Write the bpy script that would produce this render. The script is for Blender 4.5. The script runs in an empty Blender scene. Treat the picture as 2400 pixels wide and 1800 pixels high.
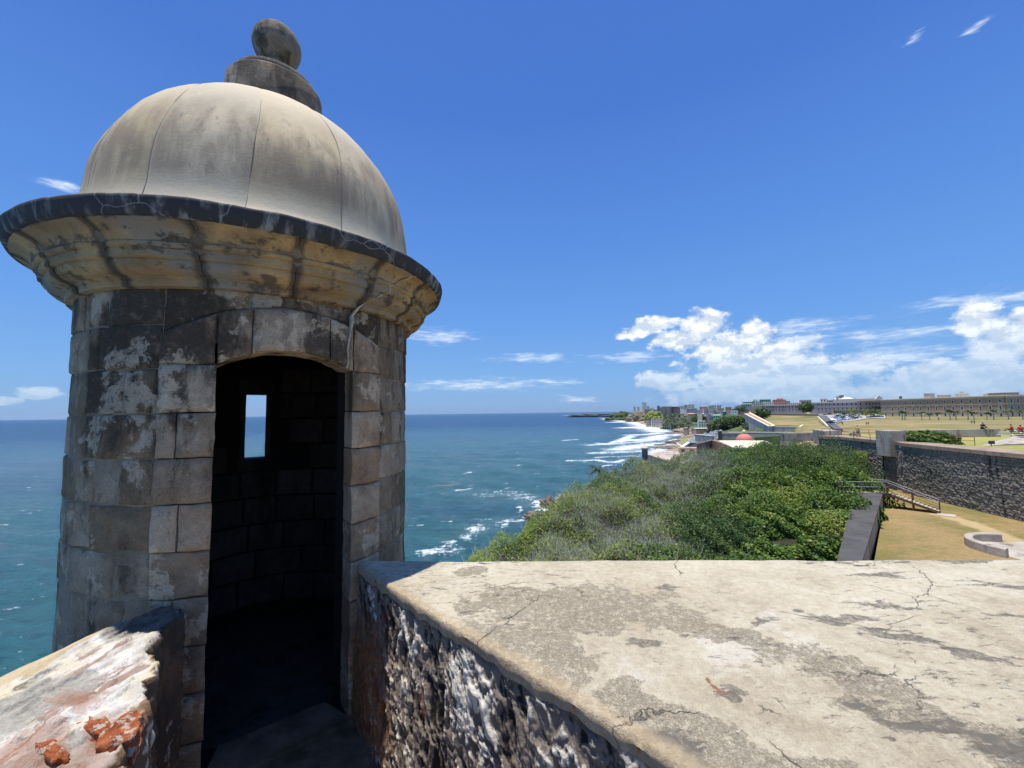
import bpy, bmesh, math, random
import numpy as np
from mathutils import Vector, Matrix, noise
from mathutils.geometry import tessellate_polygon
R = math.radians
scn = bpy.context.scene
col = scn.collection
rng = random.Random(7)
nrg = np.random.default_rng(11)

# ---------------------------------------------------------------- camera
# eye at the origin, sea level 40 m below, +Y = into the picture
F_PX, PITCH, ROLL = 952.97, 0.0708284, 0.0133657
_cp, _sp = math.cos(PITCH), math.sin(PITCH)
FW = Vector((0, _cp, _sp)); U0 = Vector((0, -_sp, _cp)); R0 = Vector((1, 0, 0))
RT = math.cos(ROLL)*R0 - math.sin(ROLL)*U0
UP = math.sin(ROLL)*R0 + math.cos(ROLL)*U0
cam = bpy.data.cameras.new('camera'); co = bpy.data.objects.new('camera', cam); col.objects.link(co)
co.matrix_world = Matrix(((RT.x, UP.x, -FW.x, 0), (RT.y, UP.y, -FW.y, 0), (RT.z, UP.z, -FW.z, 0), (0, 0, 0, 1)))
cam.sensor_width = 36; cam.lens = 36*F_PX/2400
cam.clip_start = 0.05; cam.clip_end = 200000
scn.camera = co

def ray(px, py): return ((px-1200)/F_PX*RT + (900-py)/F_PX*UP + FW)
def atz(px, py, z):
    v = ray(px, py); return v*(z/v.z)
def aty(px, py, Y):
    v = ray(px, py); return v*(Y/v.y)

# ---------------------------------------------------------------- light
SUN = Vector((-0.20, -0.06, 1.78)).normalized()
scn.view_settings.view_transform = 'Standard'; scn.view_settings.look = 'None'
scn.view_settings.exposure = 0.14; scn.view_settings.gamma = 1.0
scn.view_settings.use_curve_mapping = False
sl = bpy.data.lights.new('sun', 'SUN'); so = bpy.data.objects.new('sun', sl); col.objects.link(so)
sl.energy = 4.8; sl.angle = R(0.53); sl.color = (1.0, 0.955, 0.88)
so.rotation_euler = SUN.to_track_quat('Z', 'Y').to_euler()
SUN_EL = math.asin(SUN.z); SUN_AZ = math.atan2(SUN.x, SUN.y)

# ---------------------------------------------------------------- node helper
class G:
    def __init__(s, tree): s.t = tree; s.n = tree.nodes; s.l = tree.links
    def new(s, k, **kw):
        nd = s.n.new(k)
        for a, b in kw.items(): setattr(nd, a, b)
        return nd
    def put(s, sock, v):
        if hasattr(v, 'is_output') or isinstance(v, bpy.types.NodeSocket): s.l.new(v, sock)
        elif isinstance(v, (tuple, list)) and len(v) == 3 and sock.type == 'RGBA': sock.default_value = (*v, 1)
        else: sock.default_value = v
    def m(s, op, a, b=0.0, c=None, clamp=False):
        nd = s.new('ShaderNodeMath', operation=op, use_clamp=clamp)
        s.put(nd.inputs[0], a); s.put(nd.inputs[1], b)
        if c is not None: s.put(nd.inputs[2], c)
        return nd.outputs[0]
    def add(s, a, b): return s.m('ADD', a, b)
    def sub(s, a, b): return s.m('SUBTRACT', a, b)
    def mul(s, a, b): return s.m('MULTIPLY', a, b)
    def vm(s, op, a, b=(0, 0, 0)):
        nd = s.new('ShaderNodeVectorMath', operation=op); s.put(nd.inputs[0], a)
        if op == 'SCALE': s.put(nd.inputs[3], b)
        else: s.put(nd.inputs[1], b)
        return nd.outputs[0]
    def pos(s, kind='Object'):
        return s.new('ShaderNodeTexCoord').outputs[kind]
    def world(s): return s.new('ShaderNodeNewGeometry').outputs['Position']
    def scl(s, v, sc, rot=(0, 0, 0)):
        nd = s.new('ShaderNodeMapping'); s.put(nd.inputs[0], v); nd.inputs['Scale'].default_value = sc; nd.inputs['Rotation'].default_value = rot
        return nd.outputs[0]
    def noise(s, v, scale=5, detail=4, rough=.55, dist=0.0, out='Fac', typ=None):
        nd = s.new('ShaderNodeTexNoise'); s.put(nd.inputs['Vector'], v)
        s.put(nd.inputs['Scale'], scale); nd.inputs['Detail'].default_value = detail
        nd.inputs['Roughness'].default_value = rough; nd.inputs['Distortion'].default_value = dist
        return nd.outputs[out]
    def vor(s, v, scale=5, feature='F1', out='Distance', rand=1.0):
        nd = s.new('ShaderNodeTexVoronoi', feature=feature); s.put(nd.inputs['Vector'], v)
        nd.inputs['Scale'].default_value = scale; nd.inputs['Randomness'].default_value = rand
        return nd.outputs[out]
    def ramp(s, v, stops, interp='LINEAR'):
        nd = s.new('ShaderNodeValToRGB'); s.put(nd.inputs[0], v); r = nd.color_ramp; r.interpolation = interp
        while len(r.elements) < len(stops): r.elements.new(0.5)
        for e, (p, c) in zip(r.elements, stops):
            e.position = p; e.color = (*c, 1) if isinstance(c, (tuple, list)) else (c, c, c, 1)
        return nd.outputs[0]
    def ss(s, v, a, b, x=0.0, y=1.0):
        nd = s.new('ShaderNodeMapRange', interpolation_type='SMOOTHSTEP'); s.put(nd.inputs[0], v)
        for i, q in enumerate((a, b, x, y)): s.put(nd.inputs[1+i], q)
        return nd.outputs[0]
    def mix(s, f, a, b, blend='MIX'):
        nd = s.new('ShaderNodeMix', data_type='RGBA', blend_type=blend)
        s.put(nd.inputs[0], f); s.put(nd.inputs[6], a); s.put(nd.inputs[7], b)
        return nd.outputs[2]
    def sep(s, v):
        nd = s.new('ShaderNodeSeparateXYZ'); s.put(nd.inputs[0], v); return nd.outputs
    def comb(s, x, y, z):
        nd = s.new('ShaderNodeCombineXYZ')
        for i, q in enumerate((x, y, z)): s.put(nd.inputs[i], q)
        return nd.outputs[0]
    def bump(s, h, strength=.5, dist=.01, nrm=None):
        nd = s.new('ShaderNodeBump'); s.put(nd.inputs['Height'], h); nd.inputs['Strength'].default_value = strength
        nd.inputs['Distance'].default_value = dist
        if nrm is not None: s.l.new(nrm, nd.inputs['Normal'])
        return nd.outputs[0]
    def attr(s, name, out='Fac'):
        nd = s.new('ShaderNodeAttribute', attribute_name=name); return nd.outputs[out]
    def rnd(s): return s.new('ShaderNodeObjectInfo').outputs['Random']

def material(name, fn, rough=.9, spec=.3):
    m = bpy.data.materials.new(name); m.use_nodes = True
    g = G(m.node_tree); g.n.clear()
    o = g.new('ShaderNodeOutputMaterial'); b = g.new('ShaderNodeBsdfPrincipled'); g.l.new(b.outputs[0], o.inputs[0])
    b.inputs['Roughness'].default_value = rough; b.inputs['Specular IOR Level'].default_value = spec
    g.b = b
    c = fn(g)
    if c is not None: g.put(b.inputs['Base Color'], c)
    return m
def flat(name, c, rough=.8, spec=.3, var=.12, scale=3.0, metal=0.0):
    def fn(g):
        n = g.noise(g.pos(), scale, 5, .6)
        g.b.inputs['Metallic'].default_value = metal
        return g.mix(g.ramp(n, [(.3, 0.), (.7, 1.)]), tuple(x*(1-var) for x in c), tuple(min(1, x*(1+var)) for x in c))
    return material(name, fn, rough, spec)

# ---------------------------------------------------------------- world: sky with clouds
w = bpy.data.worlds.new('World'); scn.world = w; w.use_nodes = True
g = G(w.node_tree); g.n.clear()
out = g.new('ShaderNodeOutputWorld'); bg = g.new('ShaderNodeBackground'); g.l.new(bg.outputs[0], out.inputs[0])
sky = g.new('ShaderNodeTexSky', sky_type='NISHITA'); sky.sun_disc = False
sky.sun_elevation = SUN_EL; sky.sun_rotation = SUN_AZ
sky.altitude = 40; sky.air_density = 1.0; sky.dust_density = 0.35; sky.ozone_density = 3.0
SKY_ST = 0.085
bg.inputs['Strength'].default_value = SKY_ST
dirv = g.pos('Generated')
xyz = g.sep(dirv)
az = g.m('ARCTAN2', xyz[0], xyz[1]); el = g.m('ARCSINE', xyz[2])
def ae(px, py):
    v = ray(px, py).normalized(); return math.atan2(v.x, v.y), math.asin(v.z)
p3 = g.comb(az, g.mul(el, 1.35), 0.0)
def cloud_field(blobs, ca, ce):
    cur = None
    for (px, py, rx, ry) in blobs:
        a0, e0 = ae(px, py); a1, _ = ae(px+rx, py); _, e1 = ae(px, py-ry)
        kx, ky = 1/abs(a1-a0), 1/abs(e1-e0)
        dx = g.m('MULTIPLY_ADD', ca, kx, -a0*kx); dy = g.m('MULTIPLY_ADD', ce, ky, -e0*ky)
        q = g.m('MULTIPLY_ADD', dx, dx, g.mul(dy, dy))
        cur = q if cur is None else g.m('SMOOTH_MIN', cur, q, .25)
    return g.sub(1.0, g.m('SQRT', g.m('MAXIMUM', cur, 0.0)))
wn = g.noise(p3, 9, 5, .55, out='Color')
wv = g.vm('SCALE', g.vm('SUBTRACT', wn, (.5, .5, .5)), .06)
pw = g.sep(g.vm('ADD', p3, wv))
ca, ce = pw[0], g.mul(pw[1], 1/1.35)
cumulus = [(1500, 782, 60, 18), (1540, 762, 60, 20), (1650, 762, 62, 40), (1590, 800, 80, 26), (1690, 825, 85, 60), (1768, 785, 50, 46), (1830, 840, 110, 56),
           (1740, 880, 180, 56), (1560, 895, 80, 26), (1900, 885, 130, 46), (2020, 852, 90, 32),
           (2280, 745, 64, 46), (2350, 810, 130, 70), (2250, 880, 220, 56), (2440, 770, 90, 56), (95, 918, 60, 18), (20, 934, 60, 14),
           (1800, 925, 380, 34), (2200, 915, 460, 50)]
f1 = cloud_field(cumulus, ca, ce)
nb = g.noise(p3, 22, 9, .62); nb2 = g.noise(p3, 70, 7, .66); vb = g.vor(g.vm('ADD', p3, g.vm('SCALE', wn, .03)), 34, 'SMOOTH_F1')
puff = g.add(g.add(g.mul(g.sub(nb, .5), 1.5), g.mul(g.sub(nb2, .5), .7)), g.mul(g.sub(.45, vb), .55))
f1 = g.add(f1, puff)
c1 = g.ss(f1, -.06, .40)
wisp = [(1030, 788, 95, 22), (1250, 838, 140, 12), (1480, 836, 120, 13), (1110, 902, 240, 18), (1290, 893, 100, 8),
        (1890, 765, 150, 22), (1880, 797, 110, 20), (2060, 788, 150, 28), (2170, 780, 130, 22), (2230, 705, 170, 22), (2370, 693, 150, 26),
        (2290, 60, 54, 18), (2130, 92, 36, 14), (145, 432, 60, 14), (1350, 938, 60, 12), (2100, 840, 260, 30)]
sw = g.noise(g.comb(az, g.mul(el, 5.0), .3), 11, 6, .62, out='Color')
swv = g.sep(g.vm('SCALE', g.vm('SUBTRACT', sw, (.5, .5, .5)), .07))
f2 = cloud_field(wisp, g.add(az, g.mul(swv[0], 1.6)), g.add(el, g.mul(swv[1], .5)))
nw = g.noise(g.comb(az, g.mul(el, 4.5), 0.0), 24, 9, .66)
f2 = g.add(g.mul(f2, .8), g.mul(g.sub(nw, .5), 2.2))
c2 = g.mul(g.m('POWER', g.ss(f2, -.10, 1.15), 1.3), .8)
shade = g.noise(g.vm('ADD', p3, (.004, .016, 0)), 22, 7, .62)
lit = g.ss(g.add(g.add(g.mul(g.sub(nb, shade), 1.6), g.mul(g.sub(f1, .6), .10)), g.mul(g.sub(.42, vb), .25)), -.15, .17)
hfac = g.ss(el, R(1.0), R(9.0))
cc = g.mix(lit, g.mix(hfac, (6.3, 8.0, 9.8), (7.0, 8.1, 9.5)), g.mix(hfac, (8.0, 9.4, 10.6), (11.6, 11.9, 12.1)))
dens1 = g.mul(c1, g.add(.58, g.mul(hfac, .38)))
# the saturated maritime blue of the photograph, paling evenly to the horizon all the way round
def lin(r_, g_, b_): return tuple(((v/255+.055)/1.055)**2.4 if v > 10 else v/255/12.92 for v in (r_, g_, b_))
def skyc(r_, g_, b_): return tuple(v/SKY_ST/4 for v in lin(r_, g_, b_))
grad = g.ramp(g.mul(g.m('MAXIMUM', el, 0.0), 2/math.pi), [(0, skyc(133, 178, 228)), (.05, skyc(122, 177, 238)), (.13, skyc(104, 163, 239)), (.25, skyc(88, 145, 230)), (.42, skyc(70, 122, 213)), (1.0, skyc(62, 108, 200))])
skc = g.mix(.85, sky.outputs[0], g.vm('SCALE', grad, 3.75))
s1 = g.mix(dens1, skc, cc)
s2 = g.mix(c2, s1, (9.6, 10.6, 11.8))
g.l.new(s2, bg.inputs['Color'])
w.cycles.sampling_method = 'MANUAL'; w.cycles.sample_map_resolution = 256

# ---------------------------------------------------------------- object helpers
def link(o, parent=None):
    col.objects.link(o)
    if parent is not None: o.parent = parent
    return o
def tag(o, label=None, cat=None, group=None, kind=None):
    if label: o['label'] = label
    if cat: o['category'] = cat
    if group: o['group'] = group
    if kind: o['kind'] = kind
    return o
def empty(name, loc, label=None, cat=None, group=None, rz=0.0):
    o = bpy.data.objects.new(name, None); link(o); o.location = loc; o.rotation_euler = (0, 0, rz)
    o.empty_display_size = .1
    return tag(o, label, cat, group)
def mesh_np(name, V, Fq, mat=None, parent=None, smooth=False, attrs=None, mats=None, midx=None):
    me = bpy.data.meshes.new(name)
    V = np.asarray(V, np.float32)
    if isinstance(Fq, np.ndarray):
        n, k = Fq.shape
        me.vertices.add(len(V)); me.vertices.foreach_set('co', V.ravel())
        me.loops.add(n*k); me.loops.foreach_set('vertex_index', Fq.astype(np.int32).ravel())
        me.polygons.add(n); me.polygons.foreach_set('loop_start', np.arange(0, n*k, k, dtype=np.int32))
        me.update(calc_edges=True); me.validate()
    else:
        me.from_pydata([tuple(map(float, v)) for v in V], [], Fq); me.update()
    if smooth: me.polygons.foreach_set('use_smooth', np.ones(len(me.polygons), bool))
    if attrs:
        for an, (dom, vals) in attrs.items():
            a = me.attributes.new(an, 'FLOAT', dom); a.data.foreach_set('value', np.asarray(vals, np.float32))
    for mm in (mats or ([mat] if mat else [])): me.materials.append(mm)
    if midx is not None: me.polygons.foreach_set('material_index', np.asarray(midx, np.int32))
    o = bpy.data.objects.new(name, me); link(o, parent)
    return o
class MB:
    """collects boxes, bars and tubes into one mesh"""
    def __init__(s): s.v = []; s.f = []; s.mi = []
    def quad(s, pts, mi=0):
        b = len(s.v); s.v += [tuple(p) for p in pts]; s.f.append(tuple(range(b, b+len(pts)))); s.mi.append(mi); return s
    def hexa(s, p, mi=0):
        b = len(s.v); s.v += [tuple(q) for q in p]
        for q in ((3, 2, 1, 0), (4, 5, 6, 7), (0, 1, 5, 4), (1, 2, 6, 5), (2, 3, 7, 6), (3, 0, 4, 7)):
            s.f.append(tuple(b+i for i in q)); s.mi.append(mi)
        return s
    def box(s, c, d, rz=0, mi=0, taper=0):
        cx, cy, cz = c; a, b_, h = d[0]/2, d[1]/2, d[2]/2; P = []
        for z, t in ((-h, 1), (h, 1-taper)):
            for x, y in ((-a, -b_), (a, -b_), (a, b_), (-a, b_)):
                x *= t; y *= t
                P.append((cx+x*math.cos(rz)-y*math.sin(rz), cy+x*math.sin(rz)+y*math.cos(rz), cz+z))
        return s.hexa(P, mi)
    def prism(s, poly, z0, z1, mi=0):
        n = len(poly); b = len(s.v)
        z0s = z0 if isinstance(z0, (list, tuple)) else [z0]*n; z1s = z1 if isinstance(z1, (list, tuple)) else [z1]*n
        s.v += [(p[0], p[1], z) for p, z in zip(poly, z0s)] + [(p[0], p[1], z) for p, z in zip(poly, z1s)]
        for i in range(n):
            j = (i+1) % n; s.f.append((b+i, b+j, b+n+j, b+n+i)); s.mi.append(mi)
        s.f.append(tuple(b+n+i for i in range(n))); s.f.append(tuple(b+i for i in reversed(range(n)))); s.mi += [mi, mi]
        return s
    def tube(s, pts, r, k=6, mi=0):
        pts = [Vector(p) for p in pts]; b = len(s.v); n = len(pts)
        rs = r if isinstance(r, (list, tuple)) else [r]*n
        for i, p in enumerate(pts):
            t = (pts[min(i+1, n-1)]-pts[max(i-1, 0)]).normalized()
            a = t.cross(Vector((0, 0, 1)) if abs(t.z) < .9 else Vector((1, 0, 0))).normalized(); c = t.cross(a)
            for j in range(k):
                an = 2*math.pi*j/k; q = p + rs[i]*(a*math.cos(an)+c*math.sin(an)); s.v.append(tuple(q))
        for i in range(n-1):
            for j in range(k):
                jj = (j+1) % k; s.f.append((b+i*k+j, b+i*k+jj, b+(i+1)*k+jj, b+(i+1)*k+j)); s.mi.append(mi)
        s.f.append(tuple(b+j for j in reversed(range(k)))); s.f.append(tuple(b+(n-1)*k+j for j in range(k))); s.mi += [mi, mi]
        return s
    def lathe(s, prof, c=(0, 0, 0), n=24, mi=0):
        b = len(s.v); m = len(prof)
        for (r, z) in prof:
            for j in range(n):
                a = 2*math.pi*j/n; s.v.append((c[0]+r*math.cos(a), c[1]+r*math.sin(a), c[2]+z))
        for i in range(m-1):
            for j in range(n):
                jj = (j+1) % n; s.f.append((b+i*n+j, b+i*n+jj, b+(i+1)*n+jj, b+(i+1)*n+j)); s.mi.append(mi)
        return s
    def build(s, name, mat, parent=None, smooth=False):
        mats = mat if isinstance(mat, list) else [mat]
        me = bpy.data.meshes.new(name); me.from_pydata(s.v, [], s.f)
        for mm in mats: me.materials.append(mm)
        if len(mats) > 1: me.polygons.foreach_set('material_index', s.mi)
        me.update()
        bm = bmesh.new(); bm.from_mesh(me); bmesh.ops.recalc_face_normals(bm, faces=bm.faces); bm.to_mesh(me); bm.free()
        if smooth: me.polygons.foreach_set('use_smooth', [True]*len(me.polygons))
        o = bpy.data.objects.new(name, me); link(o, parent)
        if parent is not None: o.location = -parent.location if parent.parent is None else Vector((0, 0, 0))
        return o
def fbm(p, o=4): return noise.fractal(p, 1.0, 2.0, o, noise_basis='PERLIN_ORIGINAL')
def wloc(o): return o.location + (wloc(o.parent) if o.parent else Vector((0, 0, 0)))
def adopt(o, parent): o.parent = parent; o.location = -wloc(parent); return o
# ================================================================ materials: masonry
def stone_fn(base, pale, stain, k=1.0, stain_amt=.5, green=.0, patch=True, zone=False):
    def fn(g):
        p = g.pos(); r = g.rnd()
        q = g.vm('ADD', p, g.comb(g.mul(r, 3.0), g.mul(r, 2.0), g.mul(r, 5.0)))
        wq = g.vm('ADD', p, g.vm('SCALE', g.noise(p, 5*k, 5, .6, out='Color'), .10))
        n1 = g.noise(wq, 4.2*k, 7, .64); n2 = g.noise(p, 24*k, 7, .70); n3 = g.noise(wq, 1.5*k, 5, .6)
        fine = g.noise(p, 140*k, 4, .75); n4 = g.noise(q, 2.6*k, 5, .6)
        c = g.mix(g.ramp(n1, [(.34, 0.), (.64, 1.)]), tuple(x*.60 for x in base), tuple(x*1.12 for x in base))
        c = g.mix(g.mul(g.ss(g.add(g.mul(n4, .75), g.mul(r, .25)), .46, .66), .75), c, pale)
        # chestnut bloom in places
        c = g.mix(g.mul(g.ss(g.noise(g.vm('ADD', p, (4, 2, 7)), 3.1*k, 5, .6), .52, .68), .35), c, tuple(a*b for a, b in zip(base, (1.25, .92, .72))))
        st = g.noise(g.scl(wq, (3.0*k, 3.0*k, .75*k)), 2.2, 7, .66, .2)
        amt = .62-.2*stain_amt
        s = g.add(g.mul(st, .6), g.mul(n3, .4))
        if zone:
            z = g.sep(p)[2]; s = g.add(s, g.mul(g.sub(g.ss(z, -.55, .5), .45), .11)); s = g.add(s, g.mul(g.sub(g.noise(g.scl(p, (3.4, 3.4, .10)), 1.0, 3, .5), .5), .30))
        s = g.ss(s, amt, amt+.11)
        s = g.mul(s, g.ss(n2, .20, .52))
        c = g.mix(g.mul(s, .88), c, stain)
        if patch:   # flaked lime wash, clinging in ragged islands
            fl = g.mul(g.ss(g.noise(wq, 3.3*k, 9, .70, .3), .535, .575), g.ss(n2, .36, .48))
            c = g.mix(g.mul(fl, .62), c, tuple(min(1, x*1.25) for x in pale))
        pits = g.ss(g.vor(p, 48*k), .0, .20); pits2 = g.ss(g.vor(g.vm('ADD', p, (3, 1, 2)), 105*k), .0, .22)
        pm = g.ss(g.noise(p, 7*k, 3, .5), .46, .60)
        c = g.mix(g.mul(g.mul(g.sub(1.0, g.m('MINIMUM', pits, pits2)), pm), .75), c, (.03, .026, .022))
        c = g.mix(.45, c, g.ramp(fine, [(.3, .2), (.7, .82)]), 'OVERLAY')
        c = g.mix(.35, c, g.ramp(n2, [(.3, .25), (.7, .78)]), 'OVERLAY')
        h = g.add(g.add(g.mul(n2, .7), g.mul(fine, .3)), g.add(g.mul(pits, .5), g.mul(n1, .5)))
        g.l.new(g.bump(h, .9, .022/k), g.b.inputs['Normal'])
        return c
    return fn
M = {}
M['shaft'] = material('weathered_sandstone', stone_fn((.27, .195, .115), (.48, .39, .27), (.046, .034, .023), 1.0, .78, zone=True), .92, .2)
M['surround'] = material('pale_sandstone', stone_fn((.36, .255, .155), (.57, .45, .30), (.055, .041, .028), 1.1, .56, zone=True), .92, .2)
M['mortar'] = material('mortar', stone_fn((.24, .19, .13), (.33, .27, .19), (.04, .032, .026), 1.3, .5, patch=False), .95, .15)
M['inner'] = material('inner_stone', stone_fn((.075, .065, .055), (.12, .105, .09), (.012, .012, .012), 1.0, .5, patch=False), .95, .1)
M['void'] = flat('dark_inner_mortar', (.012, .011, .010), .95)  # near-black mortar behind the inner stones
def cornice_fn(g):
    p = g.pos(); r = g.rnd()
    q = g.vm('ADD', p, g.comb(g.mul(r, 31.0), g.mul(r, 17.0), 0.0))
    n1 = g.noise(q, 4, 6, .6, .4); n2 = g.noise(q, 17, 7, .68); fine = g.noise(p, 120, 4, .7)
    c = g.mix(g.ramp(n1, [(.3, 0.), (.66, 1.)]), (.16, .105, .055), (.50, .34, .155))
    c = g.mix(g.ss(g.noise(p, 2.3, 4, .5), .45, .62), c, (.26, .225, .165))
    blk = g.ss(g.add(g.mul(n2, .55), g.mul(g.noise(g.scl(p, (1, 1, 3.5)), 3.6, 5, .6), .5)), .545, .625)
    c = g.mix(g.mul(blk, .72), c, (.045, .038, .034))
    j = g.attr('joint')
    c = g.mix(g.mul(g.ss(g.add(j, g.mul(g.sub(n2, .5), .9)), .30, .75), .85), c, (.075, .058, .042))
    c = g.mix(.25, c, g.ramp(fine, [(.3, .25), (.7, .78)]), 'OVERLAY')
    g.l.new(g.bump(g.add(g.mul(n2, .6), g.mul(fine, .3)), .5, .012), g.b.inputs['Normal'])
    return c
M['cornice'] = material('ochre_moulded_stone', cornice_fn, .9, .2)
def rim_fn(g):
    p = g.pos()
    n = g.noise(g.scl(p, (9, 9, 2)), 1.6, 6, .62); n2 = g.noise(p, 26, 6, .65)
    c = g.mix(g.ss(n, .50, .66), (.045, .042, .040), (.26, .245, .22))
    c = g.mix(g.ss(g.noise(p, 1.4, 3, .5), .44, .6), g.mix(.6, c, (.05, .046, .042)), c)
    v = g.vor(g.vm('ADD', p, g.vm('SCALE', g.noise(p, 6, 3, .5, out='Color'), .12)), 3.2, 'DISTANCE_TO_EDGE')
    c = g.mix(g.mul(g.sub(1.0, g.ss(v, .0, .014)), .6), c, (.3, .3, .29))
    g.l.new(g.bump(n2, .5, .01), g.b.inputs['Normal'])
    return c
M['rim'] = material('blackened_rim_plaster', rim_fn, .85, .3)
def dome_fn(g):
    p = g.pos(); r = g.rnd(); z = g.sep(p)[2]
    n = g.noise(p, 3.0, 6, .6); fine = g.noise(p, 90, 5, .7); n3 = g.noise(p, 30, 5, .65)
    c = g.mix(g.ramp(n, [(.32, 0.), (.68, 1.)]), (.56, .425, .225), (.78, .61, .355))
    c = g.mix(g.mul(g.ss(r, .45, .9), .3), c, (.54, .48, .38))
    # grey-brown weather stain round the belly with streaks
    st = g.noise(g.scl(p, (7, 7, 1.6)), 1.5, 7, .62, .2)
    belly = g.mul(g.ss(z, 1.06, 1.28), g.sub(1.0, g.ss(z, 1.5, 1.88)))
    s = g.mul(g.ss(g.add(g.mul(st, .6), g.mul(g.noise(p, 1.9, 3, .5), .5)), .44, .66), belly)
    c = g.mix(g.mul(s, .72), c, (.27, .19, .125))
    sm = g.ss(g.add(g.mul(g.noise(g.scl(p, (16, 16, 3)), 1.5, 7, .7), .7), g.mul(n, .3)), .55, .63)
    c = g.mix(g.mul(g.mul(sm, belly), .5), c, (.15, .12, .105))
    c = g.mix(g.mul(g.sub(1.0, g.ss(g.add(z, g.mul(g.sub(n, .5), .2)), .98, 1.24)), .8), c, (.80, .68, .48))  # sunlit flare at the dome's foot painted in as a paler colour
    c = g.mix(g.mul(g.ss(z, 1.5, 1.9), .5), c, (.68, .58, .42))
    c = g.mix(.2, c, g.ramp(fine, [(.3, .3), (.7, .72)]), 'OVERLAY')
    g.l.new(g.bump(g.add(g.mul(n3, .5), g.mul(fine, .4)), .35, .008), g.b.inputs['Normal'])
    return c
M['dome'] = material('dome_plaster', dome_fn, .82, .3)
M['finial'] = material('finial_stone', stone_fn((.22, .175, .12), (.36, .31, .23), (.055, .042, .03), 1.6, .74, patch=False), .85, .25)
M['seam'] = flat('seam_mortar', (.26, .23, .19), .95)
M['crackfill'] = flat('pale_repair_mortar', (.50, .42, .31), .95, var=.25, scale=30)

# ================================================================ sentry box
CX, CY, RS = -1.737, 2.877, 0.95
Z_FLOOR, Z_TOP = -1.66, 0.645
HC = 0.2135
sentry = empty('sentry_box', (CX, CY, Z_FLOOR), 'round stone sentry box with ribbed cream dome and ball finial', 'sentry box')
def cyl(th, z, r): return (CX+r*math.cos(R(th)), CY+r*math.sin(R(th)), z)
def curved_block(name, thf, zf, r0, r1, mat, nu=8, nv=5, bev=.009, inner=False, label=None, wob=.007, inner_th=None, nowarp=False):
    """block on the cylinder: thf(u,v) degrees, zf(u,v) height, between radii r0 and r1"""
    sd = rng.random()*100
    V = []; F = []
    th0f = inner_th or (lambda th: th)
    def warp(th, z, r):
        a = R(th)*2.2; k = noise.noise(Vector((a*3.1, z*5, 2.2))); k2 = noise.noise(Vector((a*9.1, z*15, 7.2)))
        return cyl(th+(.28*k2 if not nowarp else 0), z+.007*k+.0035*k2, r)
    us = [0, .0] + [i/nu for i in range(1, nu)] + [1., 1.]
    du = bev/ (abs(thf(1, .5)-thf(0, .5))*math.pi/180*r1)
    dv = bev/max(1e-3, abs(zf(.5, 1)-zf(.5, 0)))
    U = [0, du] + [du+(1-2*du)*i/nu for i in range(1, nu)] + [1-du, 1]
    W = [0, dv] + [dv+(1-2*dv)*i/nv for i in range(1, nv)] + [1-dv, 1]
    s = -1 if inner else 1
    for j, v in enumerate(W):
        for i, u in enumerate(U):
            edge = (i in (0, len(U)-1)) or (j in (0, len(W)-1))
            th, z = thf(u, v), zf(u, v)
            r = r1 - s*(bev*.8 if edge else 0)
            x, y, zz = cyl(th, z, r)
            d = wob*noise.noise(Vector((x*8+sd, y*8, z*8)))+wob*.5*noise.noise(Vector((x*24, y*24, z*24)))
            V.append(warp(th, z, r+s*d))
    nU, nW = len(U), len(W)
    for j in range(nW-1):
        for i in range(nU-1):
            a = j*nU+i; F.append((a, a+1, a+nU+1, a+nU))
    # sides back to r0
    ringi = [i for i in range(nU)] + [j*nU+nU-1 for j in range(1, nW)] + [(nW-1)*nU+i for i in range(nU-2, -1, -1)] + [j*nU for j in range(nW-2, 0, -1)]
    b = len(V)
    for k in ringi:
        u = U[k % nU]; v = W[k//nU]; V.append(warp(th0f(thf(u, v)), zf(u, v), r0))
    n = len(ringi)
    for k in range(n):
        kk = (k+1) % n; F.append((ringi[k], b+k, b+kk, ringi[kk]))
    me = bpy.data.meshes.new(name); me.from_pydata(V, [], F); me.materials.append(mat); me.update()
    bm = bmesh.new(); bm.from_mesh(me); bmesh.ops.recalc_face_normals(bm, faces=bm.faces)
    for f in bm.faces: f.smooth = True
    for e in bm.edges:
        if len(e.link_faces) == 2 and e.calc_face_angle(0) > R(50): e.smooth = False
    bm.to_mesh(me); bm.free()
    o = bpy.data.objects.new(name, me); link(o); adopt(o, sentry)
    if label: o['label'] = label
    return o
DC = -52.15; D_IN = 19.55; D_L, D_R = -86.3, -19.5
def jam(th):
    # straight reveals: the opening keeps its width through the wall
    d = th-DC; c = max(-D_IN, min(D_IN, d)); k = math.degrees(math.asin(.972/.74*math.sin(R(c))))-c
    return th + k*max(0, 1-max(0, abs(d)-D_IN)/9)
SL0, SL1, SZ0, SZ1 = 121.4, 132.6, -.36, .19
def arch_in(th): return .34 - .085*((th-DC)/D_IN)**2
def arch_out(th): return .56 - .15*((th-DC)/33.5)**2
J = .003                     # half joint
joints = [.446-HC*k for k in range(0, 12)]      # course joints, first above the door spring
zc = [Z_TOP+.03, .446] + [.233, .0195] + [.0195-HC*k for k in range(1, 10)]
zc = [z for z in zc if z > -2.0]
jd = math.degrees(J/RS)
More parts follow.
